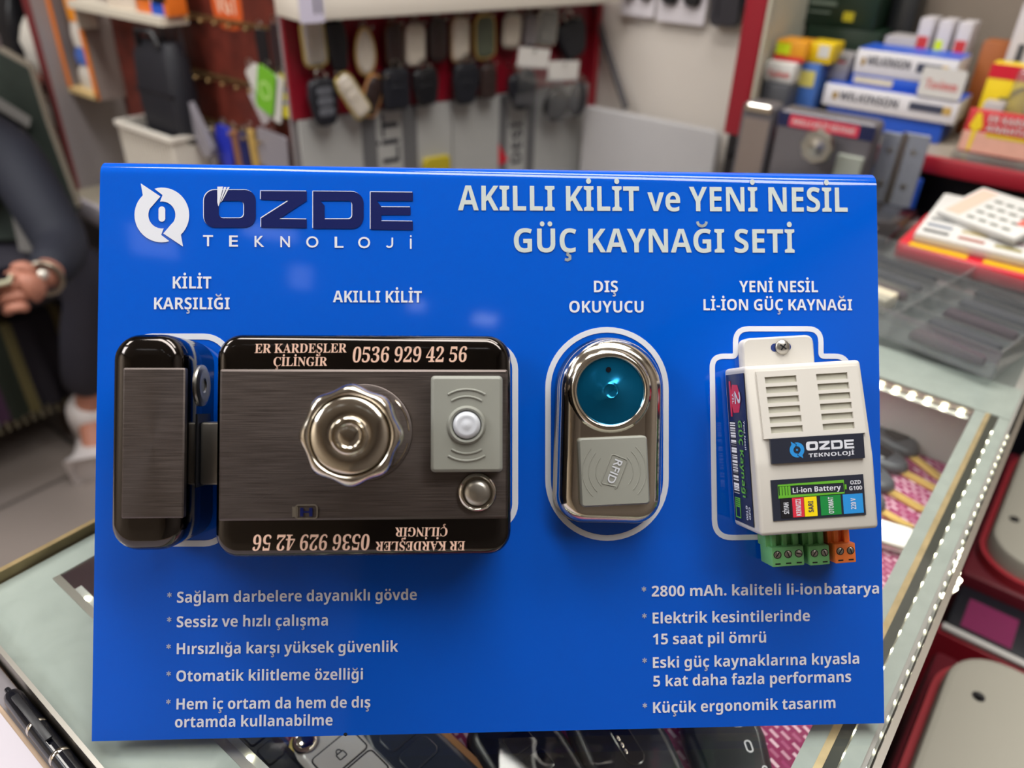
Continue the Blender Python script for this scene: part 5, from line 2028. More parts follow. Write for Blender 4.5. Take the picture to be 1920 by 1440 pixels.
for i, (pa_, pb_, lab) in enumerate((((1652, 245), (1690, 322), 'steel door hinge leaf hanging right of the second lock, left one'), ((1695, 248), (1738, 322), 'steel door hinge leaf hanging right of the second lock, right one'))):
    xa, zt = xz(pa_[0] + 6, pa_[1], 1.125)
    xb, _ = xz(pb_[0], 285, 1.125)
    e = empty('door_hinge', lab, 'hinge', matrix=Matrix.Translation((xa, 1.125, 0.8725)) @ FL)
    w_, h_ = xb - xa, zt - 0.8725
    q = MB()
    q.outline(rrect(0, w_, 0, h_, 0.002, 4), [(0, 0), (0, 0.002), (0.0004, 0.0024)])
    q.build('leaf', mat('hinge_zinc', (150, 154, 164), 0.42, 0.5, noise=0.06), e, 40)
    q = MB()
    q.tube([(w_ + 0.002 if i == 0 else -0.002, 0, 0.002), (w_ + 0.002 if i == 0 else -0.002, h_, 0.002)], 0.0026, 10)
    q.build('knuckle', STEEL, e, 60)
    for yy in (0.25, 0.55, 0.85):
        q = MB()
        q.lathe([(0.0042, 0.0023), (0.004, 0.0028), (0.002, 0.0029), (0.0001, 0.0026)], 16).xf(Matrix.Translation((w_ * .5, h_ * yy, 0)))
        q.build('screw', STEEL, e, 50)
bcx0, bz = xz(1646, 236, 1.14)
bcx1, _ = xz(1762, 236, 1.14)
q = MB()
q.box(bcx0, bcx1, 1.138, 1.146, 0.8725, 0.965, 0.001)
single('backing_card', q, BBOX, 'blue backing card standing behind the two hinge leaves', 'card')

# ------------------------------------------------------------------ white panel, cable and hanging packs on the back wall
TS = mat('white_board', (186, 184, 186), 0.5, noise=0.03)
xw0, xw1 = -0.93, ony(1348, 255, 1.44).x
zt = ony(1340, 246, 1.44).z
q = MB()
q.outline(rpath([(xw0, 0), (xw1, 0), (xw1, zt), (xw0, zt)], [0, 0, 0.02, 0.01], 6, True), [(0, 0), (0, 0.016), (0.002, 0.018)])
q.xf(Matrix.Translation((0, 1.455, 0.0)) @ FL)
single('white_board', q, TS, 'pale white board standing against the wall behind the stand', 'board')
c0, c1, c2, c3 = ony(1113, -60, 1.47), ony(1122, 40, 1.475), ony(1150, 130, 1.478), ony(1174, 203, 1.465)
q = MB()
pts = []
for i in range(25):
    t = i / 24 * 3
    k = min(int(t), 2)
    cc = [c0, c1, c2, c3]
    p_ = [cc[max(k - 1, 0)], cc[k], cc[k + 1], cc[min(k + 2, 3)]]
    u = t - k
    pts.append(0.5 * ((2 * p_[1]) + (-p_[0] + p_[2]) * u + (2 * p_[0] - 5 * p_[1] + 4 * p_[2] - p_[3]) * u * u + (-p_[0] + 3 * p_[1] - 3 * p_[2] + p_[3]) * u ** 3))
q.tube(pts, 0.007, 10)
single('power_cable', q, mat('cable_grey', (62, 58, 62), 0.5), 'dark grey cable hanging down the wall, right of the key fob board', 'cable')
q = MB()
ca_, cb_, cc_ = ony(1365, 292, 1.2), ony(1385, 276, 1.19), ony(1402, 262, 1.17)
q.tube([ca_, cb_, cc_], 0.004, 8)
single('short_cable', q, BLACK, 'short black cable end behind the second strike box', 'cable')
# hanging packs near the top of the wall
YH = 1.44
pr = MB()
pr.box(ony(1140, 0, YH).x, ony(1400, 0, YH).x, YH + 0.05, YH + 0.056, 1.16, 1.165)
single('pack_rail', pr, STEEL, 'steel rail carrying the hanging packs, at the top of the wall', 'rail', smooth=0)


def pack(label, pxa, pxb, pyb, material, tilt=0.0, white_card=False):
    p0, p1 = ony(pxa, pyb, YH), ony(pxb, pyb, YH)
    w = p1.x - p0.x
    zt = 1.162
    h = zt - p0.z
    e = empty('hanging_pack' if white_card else 'key_fob_case', label, 'pack' if white_card else 'key case', matrix=Matrix.Translation((p0.x, YH + 0.052, p0.z)) @ FL @ Matrix.Rotation(tilt, 4, 'Z'))
    if white_card:
        q = MB()
        q.outline(rrect(0, w, 0, h, 0.004, 3), [(0, 0.006), (0, 0.008)])
        q.build('backing_card', material, e, 0)
        for i in range(2):
            q = MB()
            q.outline([(p[0] + w * (0.27 + 0.46 * i), p[1] + h * .62) for p in shape(h * 0.55, w * 0.42, 'taper')], [(0.003, 0.008), (0, 0.012), (0.001, 0.017), (0.005, 0.02)])
            q.build('black_fob', BLACK, e, 50)
    else:
        q = MB()
        q.outline([(p[0] + w / 2, p[1] + h / 2) for p in shape(h, w, 'box')], [(0.004, 0.006), (0, 0.011), (0, 0.018), (0.004, 0.024)])
        q.build('shell', material, e, 50)
        q = MB()
        q.tube([(w * .3, h * .2, 0.0245), (w * .3, h * .8, 0.0245)], 0.0012, 6)
        q.build('seam', BLACKG, e, 50)
    return e


pack('white backed pack of black fobs at the wall top, left one', 1142, 1205, 30, mat('card_pale', (206, 200, 206), 0.5), 0, True)
pack('white backed pack of black fobs at the wall top, middle one', 1208, 1300, 42, mat('card_pale', (206, 200, 206), 0.5), 0, True)
pack('large black key case hanging at the wall top, left of the red upright', 1312, 1372, 52, mat('case_dark', (38, 36, 44), 0.45, noise=0.08), 0.05)
pack('smaller black key case hanging at the wall top, touching the red upright', 1376, 1402, 20, mat('case_dark', (38, 36, 44), 0.45, noise=0.08), 0.0)

# ------------------------------------------------------------------ key fob board (turned away a little from the room's Y axis)
FP = Vector((-1.1, 0.85, 0))
fdir = Vector((0.15, 0.62, 0)).normalized()
fn = Vector((fdir.y, -fdir.x, 0))


def onfb(px, py, out=0.0):
    return onpl(px, py, FP + fn * out, fn)


def fbm(P):
    """frame on the board: x along it, y up, z out"""
    m_ = Matrix.Identity(4)
    for i in range(3):
        m_[i][0], m_[i][1], m_[i][2], m_[i][3] = fdir[i], (0, 0, 1)[i], fn[i], P[i]
    return m_


FO = onfb(560, 300)
FO.z = 0.0
FBM = fbm(FO)
FBI = FBM.inverted()


def fb(px, py, out=0.0):
    v = FBI @ onfb(px, py, out)
    return Vector((v.x, v.y))


zr0, zr1 = fb(640, 214).y, 1.098
LB = fb(1104, 100).x
board = empty('fob_board', 'red board with pegs holding car key fobs, at the centre of the back', 'peg board', matrix=FBM)
q = MB()
q.box(0, LB, 0.0, 1.3, -0.02, -0.0105)
q.build('carrier', GREYC, board, 0)
q = MB()
q.box(0, LB, zr0, zr1, -0.01, 0.0)
q.build('red_panel', REDL, board, 0)
q = MB()
q.box(-0.006, LB - 0.004, zr1 + 0.002, zr1 + 0.05, -0.01, 0.075, 0.002)
q.build('white_ledge', mat('ledge_white', (224, 216, 204), 0.45), board, 40)
q = MB()
q.box(LB, LB + 0.012, zr0 - 0.06, 1.3, -0.02, 0.02, 0.001)
q.build('red_side', REDP, board, 0)
q = MB()
q.box(-0.004, fb(607, 12, 0.078).x, zr1 + 0.0, zr1 + 0.05, 0.0755, 0.078)
tk = q.build('ledge_ticket', mat('ticket_lilac', (206, 200, 220), 0.5), board, 0)
q = MB()
tx = fb(588, 10, 0.078)
for i in range(2):
    q.box(tx.x + i * 0.009, tx.x + i * 0.009 + 0.004, zr1 + 0.012, zr1 + 0.04, 0.0779, 0.0783)
q.build('ticket_print', mat('print_dim', (88, 84, 96), 0.5), tk, 0)
PEARL = mat('pearl_fob', (206, 196, 182), 0.3, noise=0.08, coat=0.3)
SILV = mat('silver_fob', (196, 190, 180), 0.25, 0.6, noise=0.08)
OLIVE = mat('olive_fob', (88, 94, 78), 0.4, noise=0.06)
ASH = mat('ash_fob', (128, 122, 126), 0.4, noise=0.08)
BRNB = mat('brown_black_fob', (52, 38, 36), 0.35, noise=0.15)
proto_peg = None


def peg(x, y, ln):
    global proto_peg
    if proto_peg is None:
        q = MB()
        q.tube([(0, 0, -0.002), (0, 0, 0.05), (0, 0.004, 0.054)], 0.0016, 8)
        proto_peg = q.build('peg', STEEL, board, 60)
        o = proto_peg
    else:
        o = proto_peg.copy()
        COL.objects.link(o)
        o.parent = board
    o.location = (x, y, 0)


def wall_fob(label, cx, cy, h_px, w_px, material, kind='flip', ang=0.0, trim=None, out=0.012, T=0.016, nb=2, bm_=None):
    p = fb(cx, cy, out)
    sx = (fb(cx + 10, cy, out).x - fb(cx - 10, cy, out).x) / 20
    sy = (fb(cx, cy - 10, out).y - fb(cx, cy + 10, out).y) / 20
    L, W = h_px * sy, w_px * sx
    m_ = FBM @ Matrix.Translation((p.x, p.y, out)) @ Matrix.Rotation(math.radians(ang), 4, 'Z')
    fob(label, m_, L, W, T, material, kind, trim, nb, 'key fobs on the red board', bm_)
    a = math.radians(ang)
    peg(p.x - math.sin(a) * (L * .5 + W * .1), p.y + math.cos(a) * (L * .5 + W * .1) - 0.001, 0.05)


U = 'upper fob row'
Lw = 'lower fob row'
wall_fob('silver fob with gold edge, first from the left in the ' + U, 583, 76, 96, 42, SILV, 'flip', 2, mat('trim_gold', (206, 184, 104), 0.3, 0.5))
wall_fob('black oval fob, second from the left in the ' + U, 627, 86, 98, 42, BLACK, 'taper', 5)
wall_fob('slim pearl oval fob, third from the left in the ' + U, 679, 96, 88, 36, PEARL, 'oval', 0, GOLD, nb=0)
wall_fob('brown black fob with copper edge, fourth from the left in the ' + U, 733, 84, 82, 32, BRNB, 'flip', 0, mat('trim_copper', (110, 76, 60), 0.3, 1.0))
wall_fob('pearl flip fob, fifth from the left in the ' + U, 773, 84, 82, 38, PEARL, 'flip', -2)
wall_fob('black slim fob with grey edge, sixth from the left in the ' + U, 815, 74, 78, 30, BRNB, 'flip', 0, mat('trim_grey', (92, 88, 92), 0.3, 1.0))
wall_fob('cream fob with brown edge, seventh from the left in the ' + U, 857, 73, 82, 32, PEARL, 'flip', 0, TAN)
wall_fob('olive green fob with gold edge, hanging in the ' + U, 903, 68, 80, 36, OLIVE, 'flip', 2, GOLD)
wall_fob('cream fob with pale stripes, right of the olive fob in the ' + U, 953, 58, 62, 32, PEARL, 'flip', -5, SILV)
wall_fob('ash grey slim fob in the ' + U, 988, 56, 62, 24, ASH, 'flip', 0)
wall_fob('silver square fob with bright edge in the ' + U, 1019, 50, 66, 36, mat('silver_grey', (140, 140, 138), 0.35, 0.4), 'box', -6, SILV)
wall_fob('large black tilted fob at the right end of the ' + U, 1068, 72, 76, 52, NAVYB, 'taper', 20)
wall_fob('large black fob with grey icons, first from the left in the ' + Lw, 603, 190, 92, 56, NAVYB, 'taper', 3, bm_=mat('icon_grey', (96, 98, 106), 0.4), nb=3, out=0.022)
wall_fob('pearl fob with gold edge tilted across, second in the ' + Lw, 656, 178, 92, 32, PEARL, 'flip', 32, mat('trim_gold', (206, 184, 104), 0.3, 0.5), out=0.03)
wall_fob('black fob with bright copper edge, third in the ' + Lw, 692, 178, 76, 32, BRNB, 'flip', -24, ROSE, out=0.014)
wall_fob('black wide fob, fourth in the ' + Lw, 738, 166, 80, 50, NAVYB, 'box', 0, out=0.024)
wall_fob('black wide fob beside the fourth, fifth in the ' + Lw, 793, 162, 72, 50, BLACK, 'taper', 6, out=0.022)
wall_fob('black wide fob under the cream fob, sixth in the ' + Lw, 868, 156, 78, 50, NAVYB, 'taper', -3, out=0.022)
wall_fob('brown black slim fob under the olive fob, seventh in the ' + Lw, 910, 152, 66, 30, BRNB, 'flip', 0, out=0.02)
wall_fob('black fob in a clear bag, left of three in the ' + Lw, 975, 168, 72, 52, NAVYB, 'taper', 12, out=0.03)
wall_fob('black round fob in a clear bag, middle of three in the ' + Lw, 1038, 194, 62, 44, BLACK, 'oval', 0, out=0.03)
wall_fob('black narrow fob in a clear bag, right of three in the ' + Lw, 1078, 184, 66, 30, NAVYB, 'oval', -6, out=0.03)
for lab, cx, cy, w_px, h_px, ang in (('white header card of the left clear fob bag on the red board', 990, 106, 58, 36, -8), ('white header card of the right clear fob bag on the red board', 1046, 130, 56, 36, -4)):
    p = fb(cx, cy, 0.03)
    sx = (fb(cx + 10, cy, .03).x - fb(cx - 10, cy, .03).x) / 20
    sy = (fb(cx, cy - 10, .03).y - fb(cx, cy + 10, .03).y) / 20
    e = empty('header_bag', lab, 'bag', matrix=FBM @ Matrix.Translation((p.x, p.y, 0.03)) @ Matrix.Rotation(math.radians(ang), 4, 'Z'))
    q = MB()
    q.box(-w_px * sx / 2, w_px * sx / 2, -h_px * sy / 2, h_px * sy / 2, 0.016, 0.018)
    q.build('header_card', mat('header_white', (222, 218, 214), 0.5), e, 0)
    q = MB()
    bw, bh = w_px * sx * .5, h_px * sy
    q.loft([[(x * bw * s_, -bh * .4 - v * bh * 2.1 * 1.0, 0.017 + s_ * 0.001 + 0.014 * math.sin(PI * v) * zsg) for x in (-1, -.5, 0, .5, 1)] for v, s_, zsg in ((0, 1, 1), (.25, 1.04, 1.2), (.5, 1.02, 1.0), (.75, 1.05, 1.2), (1, .98, 1))], False, False, False)
    q.build('clear_bag', clear('bag_film', (244, 246, 246), refl=3.0, rough=0.08, haze=0.06), e, 60)
    peg(p.x, p.y + h_px * sy * .3, 0.05)
# white cartons with grey stripes under the red panel
DOOR = mat('carton_white', (176, 176, 174), 0.45, noise=0.04)
STRG = mat('stripe_grey', (104, 104, 106), 0.5)
for lab, xa, xb, stripes, txt, tx_, red in (
        ('white panel with grey stripes and lettering, under the left half of the fobs', 562, 846, ((678, 706), (754, 782)), 'KİLİT', (712, 750), False),
        ('white panel with grey stripes and red triangle, under the right fobs', 848, 1098, ((935, 950), (986, 1002)), 'DESİ', (953, 980), True)):
    a, b = fb(xa, 260, 0.004).x, fb(xb, 260, 0.004).x
    e = empty('striped_panel', lab, 'panel', matrix=FBM @ Matrix.Translation((a, 0, 0.0005)))
    q = MB()
    q.box(0, b - a, 0.0, zr0 - 0.002, 0.0, 0.006)
    q.build('sheet', DOOR, e, 0)
    for s0, s1 in stripes:
        q = MB()
        q.box(fb(s0, 260, .006).x - a, fb(s1, 260, .006).x - a, 0.0, zr0 - 0.003, 0.006, 0.0066)
        q.build('grey_stripe', STRG, e, 0)
    q = MB()
    t0, t1 = fb(tx_[0], 260, .006), fb(tx_[1], 260, .006)
    if not red:
        yT = fb(730, 212, .006).y
        yL = fb(730, 305, .006).y
        letters(q, 'LİT', 'plain', (t1.x - a - 0.004, yL), (t1.x - a - 0.004, yT), (t1.x - t0.x) * .82, 0.0068)
    else:
        yT, yL = fb(965, 228, .006).y, fb(965, 306, .006).y
        letters(q, txt, 'sans', (t1.x - a - 0.003, yL), (t1.x - a - 0.003, yT), (t1.x - t0.x) * .7, 0.0068)
    q.build('panel_lettering', mat('letter_dark', (44, 44, 52), 0.5), e, 0)
    if red:
        q = MB()
        p1, p2, p3 = fb(934, 268, .006), fb(952, 300, .006), fb(934, 312, .006)
        q.slab([(p1.x - a, p1.y), (p2.x - a, p2.y), (p3.x - a, p3.y)], 0.0066, 0.007)
        q.build('red_triangle', REDB, e, 0)
p = fb(838, 302, 0.05)
q = MB()
q.outline(rrect(-0.03, 0.03, -0.02, 0.012, 0.008, 5), [(0.002, 0), (0, 0.002), (0, 0.01), (0.002, 0.012)])
single('yellow_tag', q, mat('tag_mustard', (186, 168, 40), 0.5), 'small yellow tag against the striped panels, just above the stand', 'tag', matrix=FBM @ Matrix.Translation((p.x, p.y - 0.012, 0.0075)))

# ------------------------------------------------------------------ brown board on the desk, with hook rows
BYY = 0.88
xR = ony(551, 150, BYY).x
zT = 1.118
desk_z = 0.655
q = MB()
q.box(-2.45, -1.14, 0.765, 1.45, 0.0, desk_z - 0.03)
q.xf(Matrix.Identity(4))
dsk = empty('side_desk', 'pale desk with white front edge behind the seated person', 'desk', loc=(-2.45, 0.765, 0))
o = q.build('desk_body', GREYC, dsk, 0)
o.location = (2.45, -0.765, 0)
q = MB()
q.box(-2.46, -1.13, 0.757, 1.455, desk_z - 0.03, desk_z, 0.004)
o = q.build('desk_top', mat('desk_top_beige', (186, 178, 160), 0.45), dsk, 40)
o.location = (2.45, -0.765, 0)
q = MB()
q.box(-2.46, -1.13, 0.745, 0.7565, desk_z - 0.05, desk_z + 0.001, 0.003)
o = q.build('white_edge', mat('edge_lilac', (214, 208, 218), 0.4), dsk, 40)
o.location = (2.45, -0.765, 0)
brd = empty('hook_board', 'red brown wooden board with rounded corner and brass hook rows, left of the key fobs', 'peg board', matrix=Matrix.Translation((xR, BYY, desk_z + 0.0005)) @ FL)
bw = 0.62
hT = zT - desk_z
q = MB()
q.outline(rpath([(-bw, 0), (0, 0), (0, hT), (-bw, hT)], [0, 0, 0.06, 0.06], 8, True), [(0, -0.016), (0, 0.0), (0.0005, 0.0005)])
q.build('board', pattern('board_wood', 'wood'), brd, 40)
q = MB()
q.outline(rpath([(-bw - 0.0, 0.0), (0.006, 0), (0.006, hT + 0.006), (-bw, hT + 0.006)], [0, 0, 0.06, 0.06], 8, True), [(0, -0.02), (0, -0.0165)])
q.build('pale_rim', TAN, brd, 40)


def bp(px, py, out=0.0):
    w = ony(px, py, BYY - out)
    return Vector((w.x - xR, w.z - desk_z))


BRASSD = mat('dull_brass', (150, 124, 84), 0.35, 0.9, noise=0.1)
pk = None
for ri, row in enumerate(([(300, 28), (327, 32), (351, 37), (376, 41), (402, 45), (428, 50), (461, 57), (526, 60)], [(297, 128), (318, 133), (342, 138), (367, 146), (391, 153), (417, 159), (444, 168), (468, 172)], [(312, 222), (335, 228), (352, 234), (376, 240), (400, 244), (430, 249), (455, 252), (482, 254)])):
    pts2 = [bp(x, y, 0.04) for x, y in row]
    yr = sum(p_.y for p_ in pts2) / len(pts2)
    q = MB()
    q.tube([(pts2[0].x - 0.02, yr, 0.004), (pts2[-1].x + 0.02, yr, 0.004)], 0.0035, 8)
    q.build('hook_rail', BRASSD, brd, 60)
    for p_ in pts2:
        if pk is None:
            q = MB()
            q.tube([(0, 0, 0.004), (0, 0, 0.038)], 0.0014, 8)
            q.ball((0, 0, 0.04), 0.0042, seg=12)
            pk = o = q.build('hook', BRASSD, brd, 60)
        else:
            o = pk.copy()
            COL.objects.link(o)
            o.parent = brd
        o.location = (p_.x, yr, 0)
# round orange sticker
p_ = bp(425, 8)
rr_ = (bp(452, 8).x - bp(398, 8).x) / 2
q = MB()
q.outline([(p_.x + a, min(p_.y + b, hT - 0.004)) for a, b in rrect(-rr_, rr_, -rr_ * .95, rr_ * .95, rr_ * .7, 6)], [(0, 0.0004), (0, 0.0012)])
stk = q.build('orange_sticker', mat('sticker_orange', (212, 92, 40), 0.45), brd, 0)
q = MB()
letters(q, 'VGT', 'sans', (p_.x - rr_ * .72, p_.y - rr_ * .35), (p_.x + rr_ * .72, p_.y - rr_ * .35), rr_ * .75, 0.0015)
q.build('sticker_lettering', mat('sticker_pale', (232, 200, 176), 0.5), stk, 0)


def on_board(px, py, out):
    w = bp(px, py, out)
    return Matrix.Translation((xR, BYY, desk_z + 0.0005)) @ FL @ Matrix.Translation((w.x, w.y, out))


sxb = (bp(470, 150, .03).x - bp(450, 150, .03).x) / 20


def key_tag(label, cx, cy, w_px, h_px, ang, material, out=0.03, mark=None, rounded=0.2, T=0.003, ringed=True):
    e = empty('key_tag', label, 'key tag', matrix=on_board(cx, cy, out) @ Matrix.Rotation(math.radians(ang), 4, 'Z'), group='key tags on the brown board')
    w, h = w_px * sxb, h_px * sxb
    q = MB()
    q.outline(rrect(-w / 2, w / 2, -h / 2, h / 2, min(w, h) * rounded, 5), [(0.0006, 0), (0, 0.0006), (0, T - 0.0006), (0.0006, T)])
    q.build('tag_plate', material, e, 40)
    if mark:
        q = MB()
        q.stroke([(min(w, h) * .28 * math.cos(t), min(w, h) * .28 * math.sin(t)) for t in [2 * PI * i / 20 for i in range(20)]], min(w, h) * .1, T, T + 0.0004, True)
        q.build('ring_mark', mark, e, 0)
    if ringed:
        q = MB()
        q.ring((0, h / 2 + 0.006, T / 2), 0.007, 0.0008, 'z', 20, 6)
        q.build('split_ring', STEEL, e, 60)
    return e


key_tag('white square key tag tilted left, in the cluster on the brown board', 482, 150, 24, 30, 30, WHITE)
key_tag('green square key tag with pale ring mark, in the middle of the tag cluster', 500, 170, 30, 48, -18, mat('tag_green', (110, 176, 44), 0.4), 0.036, mat('tag_pale', (170, 210, 120), 0.4))
key_tag('long white key tag right of the green tag', 521, 186, 18, 50, -16, WHITE, 0.032)
key_tag('round yellow key tag at the right end of the tag cluster', 535, 180, 26, 46, -8, mat('tag_yellow', (216, 204, 50), 0.4), 0.028, BBOX, 0.5)
key_tag('pale grey key tag hanging lowest in the tag cluster', 488, 198, 18, 40, 32, mat('tag_grey', (186, 180, 184), 0.4), 0.026)
key_tag('black key tag above the green tag, left one', 496, 100, 20, 46, 4, BLACK, 0.024)
key_tag('black key tag above the long white tag, right one', 522, 100, 18, 56, -2, mat('tag_brown', (44, 30, 34), 0.4), 0.024)
for lab, cx, cy, w_px, h_px, ang, mt_ in (('grey leather key strap low on the brown board, left one', 402, 278, 22, 46, -14, ASH), ('navy key strap with white stitching, low on the brown board', 386, 282, 20, 44, -24, mat('strap_navy', (26, 34, 92), 0.5)),
                                         ('royal blue key strap low on the brown board', 426, 274, 30, 50, -6, mat('strap_royal', (30, 44, 170), 0.45)), ('copper key strap low on the brown board', 449, 280, 12, 46, 6, mat('strap_copper', (176, 124, 96), 0.35, 0.6)),
                                         ('dark navy key strap low on the brown board, right of the copper strap', 464, 284, 18, 44, 0, mat('strap_deep', (16, 24, 84), 0.5)), ('gold key strap low on the brown board', 479, 280, 10, 46, 4, GOLD)):
    key_tag(lab, cx, cy, w_px, h_px, ang, mt_, 0.03, None, 0.4, 0.007)
key_tag('wide silver key plate at the lower right of the brown board', 514, 284, 54, 44, -4, mat('plate_silver', (176, 172, 182), 0.35, 0.5), 0.028, None, 0.12)
for i, cx in enumerate((305, 315, 328, 342)):
    key_tag(('grey key chain hanging at the upper left of the brown board, ' + ('first', 'second', 'third', 'fourth')[i] + ' from left'), cx, 80, 7, 56, 0, mat('chain_grey', (110, 106, 112), 0.35, 0.8), 0.034, None, 0.4, 0.005)
key_tag('long grey key holder leaning to the right, lower left of the brown board', 372, 228, 22, 84, 32, mat('holder_grey', (132, 128, 136), 0.4), 0.05, None, 0.4, 0.012)
# black padded bag and white ribbed basket in front of the board
xa, xb = ony(258, 160, 0.80).x, ony(330, 160, 0.80).x
zt_, zb__ = ony(300, 96, .80).z, ony(300, 268, .80).z
bag = empty('black_bag', 'black padded bag standing on the white basket, left of the brown board', 'bag', loc=((xa + xb) / 2, 0.82, zb__))
q = MB()
hw_ = (xb - xa) / 2
q.loft([[(p[0] * s, p[1] * s2, z) for p in rrect(-hw_, hw_, -0.024, 0.024, 0.02, 5)] for z, s, s2 in ((0, .9, .9), (0.02, 1, 1.1), ((zt_ - zb__) * .5, 1.02, 1.2), ((zt_ - zb__) * .85, .96, 1.0), (zt_ - zb__, .8, .6))])
q.build('bag_body', mat('bag_black', (22, 23, 32), 0.6, noise=0.1), bag, 60)
q = MB()
q.tube([(-hw_ * .5, -0.02, (zt_ - zb__) * .96), (-hw_ * .4, -0.022, (zt_ - zb__) * 1.1), (hw_ * .4, -0.022, (zt_ - zb__) * 1.1), (hw_ * .5, -0.02, (zt_ - zb__) * .96)], 0.006, 8)
q.build('carry_strap', BLACK, bag, 60)
q = MB()
q.tube([(-hw_ * .9, -0.027, (zt_ - zb__) * .5), (hw_ * .9, -0.027, (zt_ - zb__) * .5)], 0.003, 8)
q.build('zip_seam', BLACKG, bag, 60)
xa, xb = ony(222, 236, 0.775).x, ony(322, 262, 0.775).x
zt_ = ony(290, 248, .775).z
bk = empty('white_basket', 'white ribbed plastic basket on the desk under the black bag', 'basket', loc=(xa, 0.775, desk_z + 0.001))
q = MB()
bh = zt_ - desk_z - 0.001
w_ = xb - xa
q.box(0, w_, 0, 0.004, 0, bh)
q.box(0, w_, 0.081, 0.085, 0, bh)
q.box(0, 0.004, 0.004, 0.081, 0, bh)
q.box(w_ - 0.004, w_, 0.004, 0.081, 0, bh)
q.box(0.004, w_ - 0.004, 0.004, 0.081, 0, 0.004)
for i in range(18):
    q.box(w_ * (i + .3) / 18, w_ * (i + .7) / 18, -0.0025, 0, 0.004, bh - 0.012)
q.build('ribbed_wall', mat('basket_white', (212, 206, 196), 0.45), bk, 0)
q = MB()
q.stroke([(x, y) for x, y in rrect(-0.002, w_ + 0.002, -0.004, 0.089, 0.008, 4)], 0.009, bh - 0.008, bh, True)
q.build('rim', mat('basket_rim', (224, 218, 208), 0.4), bk, 40)
q = MB()
q.box(0.006, w_ - 0.006, 0.006, 0.079, bh - 0.05, bh - 0.02)
q.build('contents', CHAR, bk, 0)
# its bag stands on the basket: lift support
bag.location.z = desk_z + 0.001 + bh - 0.0195

# ------------------------------------------------------------------ grey cabinet with red edge, orange edged cubby, white shelf
XC = -1.9
y0c = onx(95, 170, XC).y
cab = empty('grey_cabinet', 'grey side cabinet with dark red front edge, on the desk at the left', 'cabinet', loc=(XC, y0c, desk_z + 0.0005))
Tc = Matrix.Translation((-XC, -y0c, -desk_z - 0.0005))


def cpt(name, m_, *b):
    q = MB()
    q.box(*b)
    q.xf(Tc)
    return q.build(name, m_, cab, 0)


zc0 = desk_z + 0.0005
cpt('side_panel', GREYC, XC - 0.02, XC, y0c + 0.006, 1.40, zc0, 1.75)
cpt('red_front_edge', mat('edge_maroon', (118, 42, 46), 0.45), XC - 0.022, XC + 0.0005, y0c, y0c + 0.006, zc0, 1.75)
cpt('left_panel', GREYC, XC - 0.5, XC - 0.48, y0c + 0.006, 1.40, zc0, 1.75)
cpt('back_panel', mat('back_dark', (52, 44, 44), 0.6), XC - 0.48, XC - 0.02, 1.38, 1.40, zc0, 1.75)
for z_ in (zc0, ) + tuple(onx(100, y_, XC - 0.02).z for y_ in (318, 268, 165)):
    cpt('shelf_board', mat('shelf_maroon', (140, 70, 58), 0.5), XC - 0.48, XC - 0.02, y0c + 0.004, 1.38, z_, z_ + 0.014)
zsh = [zc0 + 0.0145] + [onx(100, y_, XC - 0.02).z + 0.0145 for y_ in (318, 268, 165)]
PACKW = mat('packet_white', (222, 216, 206), 0.5, noise=0.1, nscale=30)
for lab, k_, x_, h_, mt_ in (('white packet on the lowest shelf of the grey cabinet', 0, -0.085, 0.075, PACKW), ('orange and white packet above it in the grey cabinet', 1, -0.08, 0.03, ORANGE), ('tall white wrapped packet on the third shelf of the grey cabinet', 2, -0.085, 0.075, PACKW),
                             ('crumpled white packet on the top shelf of the grey cabinet, beside the red edge', 3, -0.085, 0.12, PACKW), ('dark packet on the top shelf of the grey cabinet, left of the white one', 3, -0.20, 0.16, BLACK)):
    q = MB()
    n_ = 10
    q.loft([[(p[0] * s, p[1] * s2, z) for p in rrect(-0.045, 0.045, -0.03, 0.03, 0.015, 4)] for z, s, s2 in ((0, .9, .8), (h_ * .15, 1, 1.1), (h_ * .4, .93, 1.0), (h_ * .6, 1.03, 1.15), (h_ * .85, .9, .8), (h_, .8, .4))])
    single('packet', q, mt_, lab, 'packet', group='packets in the grey cabinet', smooth=60, matrix=Matrix.Translation((XC + x_, y0c + 0.045, zsh[k_])))
XO = -1.77
ya_ = onx(130, 172, XC).y
zo = onx(130, 172, XC).z
yb_ = onx(262, 178, XO).y
cub = empty('orange_cubby', 'small open cubby with orange edges mounted on the grey cabinet side', 'cubby', loc=(XC + 0.0005, ya_, zo))
Tu = Matrix.Translation((-XC - 0.0005, -ya_, -zo))


def cup(name, m_, *b):
    q = MB()
    q.box(*b)
    q.xf(Tu)
    return q.build(name, m_, cub, 0)


